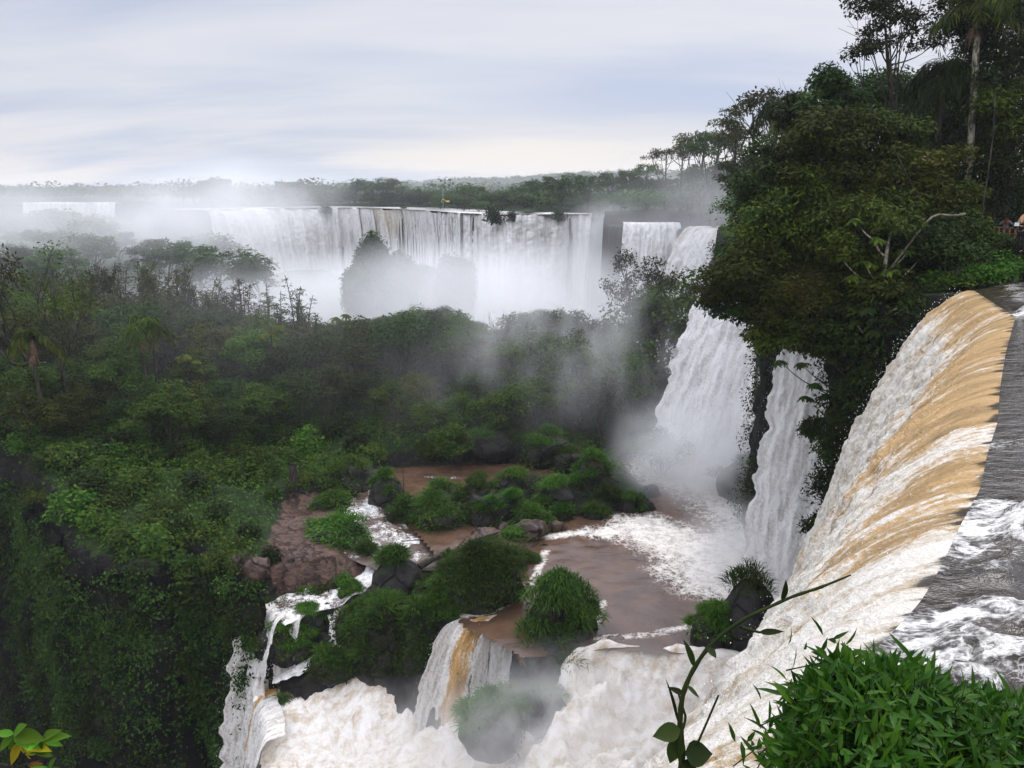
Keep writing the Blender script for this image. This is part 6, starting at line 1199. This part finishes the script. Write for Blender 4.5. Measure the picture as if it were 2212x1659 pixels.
for t in (0.4, 5.0, 10.0):
    for s in (0.1, 1.7):
        p = A_+along(t, s, 0); g = float(gz(p[0], p[1])); h = (A_[2]-g)/2+0.4; link('pier', mesh('pier', *boxes([(along(t, s, -0.3-h), dw*0.16, sd_*0.16, UP*h)]), M['pier']), wk)
def person(label, loc, rz, joints, hairm, top, legs, skin, hair_long, height=1.7, holding=None):
    """a body grown over a skeleton with a skin modifier; clothes are offset shells over the same limbs"""
    root = thing('person', label, 'person', tuple(loc), rz); k = height/1.7
    J = {a: np.array(b)*k for a, b in joints.items()}
    def skinned(name, chain, mat, lev=2):
        names, pos, rad, ed = {}, [], [], []
        def add(nm, p, r):
            if nm not in names: names[nm] = len(pos); pos.append(p); rad.append(r)
            return names[nm]
        for (a, ra), (b, rb) in chain: ed.append((add(a, J[a], ra), add(b, J[b], rb)))
        me = bpy.data.meshes.new(name); me.from_pydata([tuple(p) for p in pos], ed, []); o = link(name, me, root); md = o.modifiers.new('skin', 'SKIN'); md.use_smooth_shade = True
        for i, v in enumerate(me.skin_vertices[0].data): v.radius = (rad[i], rad[i]); v.use_root = (i == 0)
        sb = o.modifiers.new('sub', 'SUBSURF'); sb.levels = lev; sb.render_levels = lev; me.materials.append(M[mat]); return o
    ch = [(('pelvis', .13), ('waist', .115)), (('waist', .115), ('chest', .135)), (('chest', .135), ('neck', .052)), (('neck', .052), ('chin', .062)), (('chin', .062), ('head', .098)), (('head', .098), ('crown', .07)), (('chin', .062), ('nose', .018)), (('head', .098), ('ear_a', .02)), (('head', .098), ('ear_b', .02))]
    for s in 'ab':
        ch += [(('chest', .135), ('sh'+s, .062)), (('sh'+s, .062), ('el'+s, .043)), (('el'+s, .043), ('wr'+s, .028)), (('wr'+s, .028), ('pm'+s, .034)), (('pelvis', .13), ('hp'+s, .09)), (('hp'+s, .09), ('kn'+s, .055)), (('kn'+s, .055), ('an'+s, .038)), (('an'+s, .038), ('ft'+s, .035))]
        fwd = unit(J['pm'+s]-J['wr'+s]); side = unit(np.cross(fwd, UP+np.array((0.2, 0.1, 0)))); dn = np.cross(side, fwd)
        for i, (off, ln) in enumerate(((-.03, .062), (-.01, .075), (.01, .07), (.03, .055))):
            J[f'f{i}{s}'] = J['pm'+s]+side*off+fwd*ln*0.55; J[f'g{i}{s}'] = J[f'f{i}{s}']+fwd*ln*0.3+dn*ln*0.5; ch += [(('pm'+s, .034), (f'f{i}{s}', .010)), ((f'f{i}{s}', .010), (f'g{i}{s}', .008))]
        J['th'+s] = J['wr'+s]+fwd*0.03-side*0.045; J['ti'+s] = J['th'+s]+fwd*0.035+dn*0.02; ch += [(('wr'+s, .028), ('th'+s, .012)), (('th'+s, .012), ('ti'+s, .009))]
    skinned('body', ch, skin)
    g = 1.16
    skinned('shirt', [(('pelvis', .13*g), ('waist', .115*g)), (('waist', .115*g), ('chest', .135*g)), (('chest', .135*g), ('neck', .06))]+[x for s in 'ab' for x in ((('chest', .135*g), ('sh'+s, .062*g)), (('sh'+s, .062*g), ('el'+s, .050*g)), (('el'+s, .050*g), ('wr'+s, .038)))], top)
    skinned('trousers', [(('pelvis', .142), ('hp'+s, .102)) for s in 'ab']+[x for s in 'ab' for x in ((('hp'+s, .102), ('kn'+s, .068)), (('kn'+s, .068), ('an'+s, .055)))], legs)
    for s in 'ab': link('shoe', mesh('shoe', *tubes([(np.array([J['an'+s]-UP*0.05*k, J['an'+s]*0.5+J['ft'+s]*0.5-UP*0.03, J['ft'+s]-UP*0.005]), (.062, .06, .052))], 8), M['cloth_dark']), root)
    r = np.random.default_rng(5); n = 420; h = J['head']; d = rdir(r, n*2); f = unit(np.array((J['nose']-J['head'])[:3])*np.array((1, 1, 0))); d = d[(d[:, 2] > -0.1) & ~((d@f > 0.45) & (d[:, 2] < 0.5))][:n]
    b = h+d*np.array((.1, .1, .115))*k+UP*0.02; L = hair_long*r.uniform(0.7, 1.1, len(d)); V, F = lances(b, d*0.35-UP*(1.0 if hair_long > 0.1 else 0.1)+r.normal(size=(len(d), 3))*0.1, d, L, 0.035, 0.1); link('hair', mesh('hair', V, F, M[hairm]), root)
    return root, J
stand = dict(pelvis=(0, 0, .93), waist=(0, .0, 1.08), chest=(0, -.01, 1.28), neck=(0, 0, 1.46), chin=(0, .01, 1.53), head=(0, .015, 1.60), crown=(0, .01, 1.67), nose=(0, .13, 1.575), ear_a=(.095, .0, 1.58), ear_b=(-.095, 0, 1.58), hpa=(.1, 0, .88), hpb=(-.1, 0, .88), kna=(.11, .02, .48), knb=(-.11, .02, .48), ana=(.12, -.02, .09), anb=(-.12, -.02, .09), fta=(.14, .17, .04), ftb=(-.14, .17, .04), sha=(.19, 0, 1.38), shb=(-.19, 0, 1.38))
j1 = dict(stand, chest=(0, .1, 1.25), neck=(0, .17, 1.41), chin=(0, .2, 1.46), head=(0, .22, 1.53), crown=(0, .21, 1.6), nose=(0, .34, 1.5), ear_a=(.095, .2, 1.51), ear_b=(-.095, .2, 1.51), sha=(.19, .12, 1.35), shb=(-.19, .12, 1.35), ela=(.33, .32, 1.22), elb=(-.33, .32, 1.22), wra=(.14, .40, 1.44), wrb=(-.14, .40, 1.44), pma=(.07, .40, 1.50), pmb=(-.07, .40, 1.50))
p1 = aty(2134, 553, 49.6); t1 = np.dot(p1-A_, dw); q1 = A_+along(t1, 0.42, 0.0)
pr, J1 = person('person in grey shirt leaning on the far boardwalk rail, hands raised to the face', q1, R(150), j1, 'hair_dark', 'shirt_grey', 'trousers', 'skin_red', 0.05, 1.72)
V, F = tubes([(np.array([(-.035, 0, 0), (-.035, .12, 0)]), (.03, .038)), (np.array([(.035, 0, 0), (.035, .12, 0)]), (.03, .038))], 10)
fw = np.array((-math.sin(R(150)), math.cos(R(150)), 0)); bp_ = np.array(q1)+fw*0.42+UP*1.55
tag(link('binoculars', mesh('binoculars', V, F, M['cloth_dark'], True), None, tuple(bp_), R(150)), 'dark binoculars held to the eyes by the grey-shirted person', 'binoculars')
j2 = dict(stand, ela=(.25, .1, 1.12), elb=(-.25, .1, 1.12), wra=(.18, .33, 1.2), wrb=(-.18, .33, 1.2), pma=(.14, .41, 1.22), pmb=(-.14, .41, 1.22))
p2 = aty(2208, 560, 38.2); t2 = np.dot(p2-A_, dw); q2 = A_+along(max(t2, 0.6), 0.45, 0.0); q2[0] = aty(2207, 500, q2[1])[0]
person('person with long blond hair in dark clothes holding a white tablet on the boardwalk', q2, R(118), j2, 'hair_blond', 'cloth_dark', 'cloth_dark', 'skin', 0.42, 1.72)
fw = np.array((-math.sin(R(118)), math.cos(R(118)), 0)); box('tablet', tuple(np.array(q2)+fw*0.46+UP*1.30), (0.22, 0.012, 0.16), 'white_plastic', None, R(118), 0.004)
tag(bpy.data.objects['tablet'], 'white tablet held up by the blond person on the boardwalk', 'tablet')

# ------------------------------------------------------------------ close to the camera: the bush, the twining stem, the leafy sprig
def near_bush():
    r = np.random.default_rng(61); c0 = aty(1975, 1640, 2.95); t = thing('leafy_bush', 'dense bright green bush with pointed lance leaves in front of the river', 'bush', (c0[0], c0[1], -2.45))
    o = np.array((c0[0], c0[1], -2.45)); outline = [(1640, 1659), (1665, 1600), (1715, 1545), (1735, 1480), (1790, 1440), (1850, 1412), (1920, 1425), (1990, 1450), (2060, 1480), (2140, 1500), (2212, 1530)]
    ox = np.array([a+45 for a, _ in outline]); oy = np.array([b+85 for _, b in outline]); base, dirs, paths = [], [], []
    for k in range(1450):
        X = r.uniform(1690, 2340); y = 2.45+1.1*r.random(); yt = np.interp(X, ox, oy)+r.exponential(26)
        # a domed top: stems end lower towards the front and the sides
        p = aty(X, yt, 2.95); f = (y-2.95)/0.6; z = p[2]-0.16*f*f-0.25*max(0, -f); q_ = np.array((p[0]*(y/2.95)**0.5, y, z))
        if r.random() < 0.55: q_[2] -= r.random()*0.5
        base.append(q_); dirs.append(unit(np.array((r.normal()*0.45+0.35*(X-1950)/300, -0.35+r.normal()*0.4, 0.75+r.normal()*0.3))))
    base = np.array(base); dirs = np.array(dirs); P, D, N_, L, W = [], [], [], [], []
    for b, d in zip(base, dirs):
        nl = r.integers(5, 9); ln = 0.22
        paths.append((curve(b-d*ln-UP*0.15, b, (0, 0, 0), 4), np.linspace(0.004, 0.002, 4)))
        for i in range(nl):
            f = i/nl; a = i*2.4+r.uniform(-.4, .4); s = unit(np.cross(d, (0.3, 0.9, 0.1))); u_ = np.cross(d, s); sd = s*math.cos(a)+u_*math.sin(a)
            P.append(b-d*ln*(1-f)); D.append(sd*(1.0-0.55*f)+d*(0.25+0.7*f)); N_.append(d+UP*0.5-sd*0.3); L.append(r.uniform(0.05, 0.16)*(1.05-0.25*f)); W.append(r.uniform(0.018, 0.034))
    V, F = lances(np.array(P), np.array(D), np.array(N_), np.array(L), np.array(W), r.uniform(0.1, 0.45, len(P))); link('foliage', mesh('foliage', V-o, F, M['leaf_bush']), t)
    tv, tf = tubes(paths, 4); link('stem', mesh('stem', tv-o, tf, M['vine']), t)
near_bush()
def strip(pts, y): return np.array([aty(X, Y, yy) for (X, Y), yy in zip(pts, np.broadcast_to(y, (len(pts),)))])
def vine():
    t = thing('twining_stem', 'thin green twining stem with few small leaves curving up before the waterfalls', 'plant', tuple(aty(1478, 1700, 2.0))); o = np.array(t.location)
    main = strip([(1470, 1720), (1474, 1620), (1468, 1560), (1474, 1500), (1492, 1455), (1520, 1410), (1556, 1372), (1610, 1335), (1660, 1312), (1712, 1288), (1770, 1270), (1838, 1242)], np.linspace(2.0, 2.15, 12))
    L, _ = resample(main, 50); L = smoothline(L, 50, 2); rad = np.interp(np.linspace(0, 1, 50), [0, .12, .3, .6, .9, 1], [.0085, .0105, .0075, .0055, .0045, .0025])*(1+0.12*np.sin(np.arange(50)*1.9))
    paths = [(L, rad)]; tw, _ = resample(strip([(1478, 1720), (1465, 1610), (1482, 1550), (1466, 1500)], 1.99), 20); paths.append((tw, np.linspace(.006, .003, 20)))
    side = resample(strip([(1600, 1355), (1640, 1366), (1690, 1364)], 2.05), 12)[0]; paths.append((side, np.linspace(.005, .002, 12)))
    st = resample(strip([(1505, 1610), (1528, 1558), (1552, 1502)], 2.0), 10)[0]; paths.append((st, np.linspace(.0035, .0028, 10)))
    V, F = tubes(paths, 8); link('stem', mesh('stem', V-o, F, M['vine'], True), t)
    for (X, Y), (X2, Y2), w in [((1470, 1575), (1416, 1590), .022), ((1467, 1590), (1452, 1655), .022), ((1480, 1628), (1535, 1628), .03), ((1482, 1640), (1500, 1672), .022), ((1500, 1440), (1490, 1390), .012), ((1530, 1398), (1548, 1418), .012), ((1690, 1298), (1706, 1262), .012), ((1478, 1500), (1452, 1485), .010), ((1640, 1366), (1690, 1362), .010), ((1484, 1480), (1512, 1505), .007), ((1464, 1560), (1455, 1480), .006)]:
        a, b = aty(X, Y, 2.0), aty(X2, Y2, 1.97); V, F = lances([a], [b-a], [np.array((0.2, -0.7, 0.6))], np.linalg.norm(b-a), w*2.4 if w > .02 else w*1.8, 0.25, FINEP); link('leaf', mesh('leaf', V-o, F, M['vine']), t)
vine()
def sprig():
    t = thing('leaf_sprig', 'sprig of hand-shaped green and yellow leaves at the corner, over the dark gorge', 'plant', tuple(aty(10, 1690, 2.6))); o = np.array(t.location); y = 2.6
    paths = []
    for pts, r_ in (([(30, 1700), (28, 1650), (60, 1622), (78, 1605), (92, 1600)], .004), ([(30, 1660), (34, 1610), (28, 1585)], .004), ([(30, 1690), (20, 1655), (4, 1650), (-20, 1655)], .006), ([(30, 1660), (60, 1650), (90, 1655)], .004), ([(30, 1720), (30, 1640)], .007)):
        paths.append((resample(strip(pts, y), 12)[0], np.linspace(r_, r_*.6, 12)))
    V, F = tubes(paths, 6); link('stem', mesh('stem', V-o, F, M['bark_dark'], True), t)
    r = np.random.default_rng(8)
    def palmate(c, ends, mat, w, dr):
        c = aty(*c, y)
        for e in ends:
            b = aty(*e, y+r.uniform(-.06, .06)); l = np.linalg.norm(b-c); V, F = lances([c], [b-c+UP*l*0.35], [np.array((0.1*r.normal(), -0.55, 0.8))], l*1.08, l*w, dr, FINEP); link('leaf', mesh('leaf', V-o, F, M[mat]), t)
    palmate((30, 1585), [(-12, 1592), (2, 1625), (18, 1625), (60, 1605), (44, 1578), (72, 1625), (84, 1612)], 'leaf_sprig', .48, .3)
    palmate((44, 1602), [(12, 1640), (26, 1652), (46, 1655), (84, 1640), (96, 1632)], 'leaf_sprig_yellow', .42, .35)
    palmate((90, 1596), [(62, 1622), (85, 1628), (104, 1626), (128, 1618), (134, 1602), (112, 1590), (66, 1600)], 'leaf_sprig', .38, .4)
    palmate((70, 1622), [(112, 1640), (104, 1625), (80, 1632)], 'leaf_sprig', .4, .3)
    palmate((60, 1652), [(92, 1660), (86, 1650), (90, 1672)], 'leaf_dry', .22, .1)
    palmate((105, 1662), [(130, 1668), (80, 1668), (110, 1648), (60, 1672)], 'leaf_sprig', .4, .3)
sprig()

# ------------------------------------------------------------------ spray clouds and the air itself
def mist(label, c, half, dens, scale, seed, thr=(0.38, 0.62), stretch=(1, 1, 1), edge=(0.25, 1.0), col=(0.975, 0.975, 0.975), low=0.0, rot=0.0, fine=0.0):
    import bmesh
    bm = bmesh.new(); bmesh.ops.create_icosphere(bm, subdivisions=3, radius=1.0); me = bpy.data.meshes.new('mist'); bm.to_mesh(me); bm.free()
    m, nt, out = newmat('mist'); tcx = nd(nt, 'ShaderNodeTexCoord'); O = tcx.outputs['Object']
    ln = nd(nt, 'ShaderNodeVectorMath', _operation='LENGTH', i0=O); fall = ramp(nt, ln.outputs['Value'], edge[0], edge[1], 1.0, 0.0)
    mp = nd(nt, 'ShaderNodeMapping', Vector=O, Scale=tuple(h*s_/scale for h, s_ in zip(half, stretch)), Location=(seed*1.7, seed*0.9, seed*0.3)).outputs[0]
    no = nd(nt, 'ShaderNodeTexNoise', Vector=mp, Scale=1.0, Detail=3.0 if fine == 0 else 5.0, Roughness=0.55, Distortion=0.4)
    d = mathn(nt, 'MULTIPLY', fall, ramp(nt, no.outputs[0], thr[0], thr[1], low, 1.0)); d = mathn(nt, 'MULTIPLY', d, dens)
    v = nd(nt, 'ShaderNodeVolumePrincipled', Color=(*col, 1), Density=d, Anisotropy=0.25); nt.links.new(v.outputs[0], out.inputs['Volume'])
    me.materials.append(m); o = link('mist', me, None, c, rot, half); tag(o, label, None, None, 'stuff'); return o
mist('thick white mist filling the gorge before the wide falls', (-42, 200, -29), (80, 86, 17), 0.036, 24, 1, low=0.3)
mist('mist hanging around the bushy islets', (-8, 140, -17), (38, 26, 12), 0.055, 14, 13, low=0.45)
mist('mist in the cliff gap between the wide falls and the streaked fall', (24, 198, -14), (16, 36, 14), 0.035, 10, 15, low=0.4)
mist('mist rising over the gorge end of the wide falls', (-88, 255, -9), (50, 50, 24), 0.034, 22, 2, low=0.2)
mist('mist before the grey streaked far falls', (14, 146, -26), (26, 36, 20), 0.040, 12, 3, low=0.15)
mist('mist drifting before the misty bank trees', (30, 128, -4), (26, 34, 11), 0.016, 10, 4, low=0.1)
mist('spray cloud at the foot of the white fall behind the branches', (16.5, 65.5, -22.2), (9.5, 9.0, 6.8), 0.36, 4.0, 5, low=0.3, edge=(0.2, 1.0))
mist('spray cloud at the foot of the narrow white waterfall', (16.0, 49.0, -23.4), (6.5, 6.5, 4.0), 0.26, 3.0, 6, low=0.25, edge=(0.2, 1.0))
mist('drifting wisps of spray over the island slope', (7, 80, -15.5), (15, 18, 11), 0.060, 5.5, 7, thr=(0.42, 0.66), stretch=(1.3, 0.8, 0.6))
mist('tall veil of spray in front of the white fall behind the branches', (20.0, 67.0, -18.0), (6.5, 6.5, 9.5), 0.07, 3.5, 14, low=0.3)
mist('thin spray over the low green slope', (-4, 76, -18.5), (20, 14, 6.5), 0.020, 6, 8, thr=(0.4, 0.68), stretch=(1.2, 1, 0.6))
mist('dense spray boiling up below the near waterfall', (4.0, 35.8, -26.6), (11.0, 5.8, 4.6), 0.22, 1.6, 9, low=0.15, edge=(0.2, 1.0))
mist('spray drifting over the lower rocks', (-1.5, 38.0, -29.6), (7.0, 4.5, 3.6), 0.10, 3.0, 10, low=0.0, edge=(0.2, 1.0))
mist('low veil of spray over the churning terrace', (-3, 39, -30.2), (14, 7.0, 3.0), 0.13, 2.2, 17, low=0.3)
mist('thin drifting haze of spray over the whole wooded island', (-14, 92, -15), (52, 34, 11), 0.0055, 14, 18, thr=(0.35, 0.7), low=0.35)
mist('pale mist lying along the far plateau woods', (-20, 420, 2), (380, 150, 16), 0.0022, 60, 19, low=0.5)
mist('small spray at the foot of the amber fall', tuple(atz(985, 1500, -29.3)), (4.5, 2.4, 1.7), 0.22, 1.5, 16, low=0.2)
mist('grey spray in the dark gorge below the thin falls', (-21, 45.5, -44), (10, 7, 8), 0.005, 5, 11, low=0.1)
mist('veil of mist over the slope beyond the bamboo', (-128, 220, -10), (70, 60, 18), 0.024, 20, 12, low=0.3)
def haze():
    m, nt, out = newmat('haze'); v = nd(nt, 'ShaderNodeVolumePrincipled', Color=(0.92, 0.95, 1.0, 1), Density=0.00018, Anisotropy=0.2); nt.links.new(v.outputs[0], out.inputs['Volume'])
    o = box('haze', (0, 700, -11), (3100, 1500, 120), 'ground', None); o.data.materials.clear(); o.data.materials.append(m); tag(o, kind='stuff')
haze()
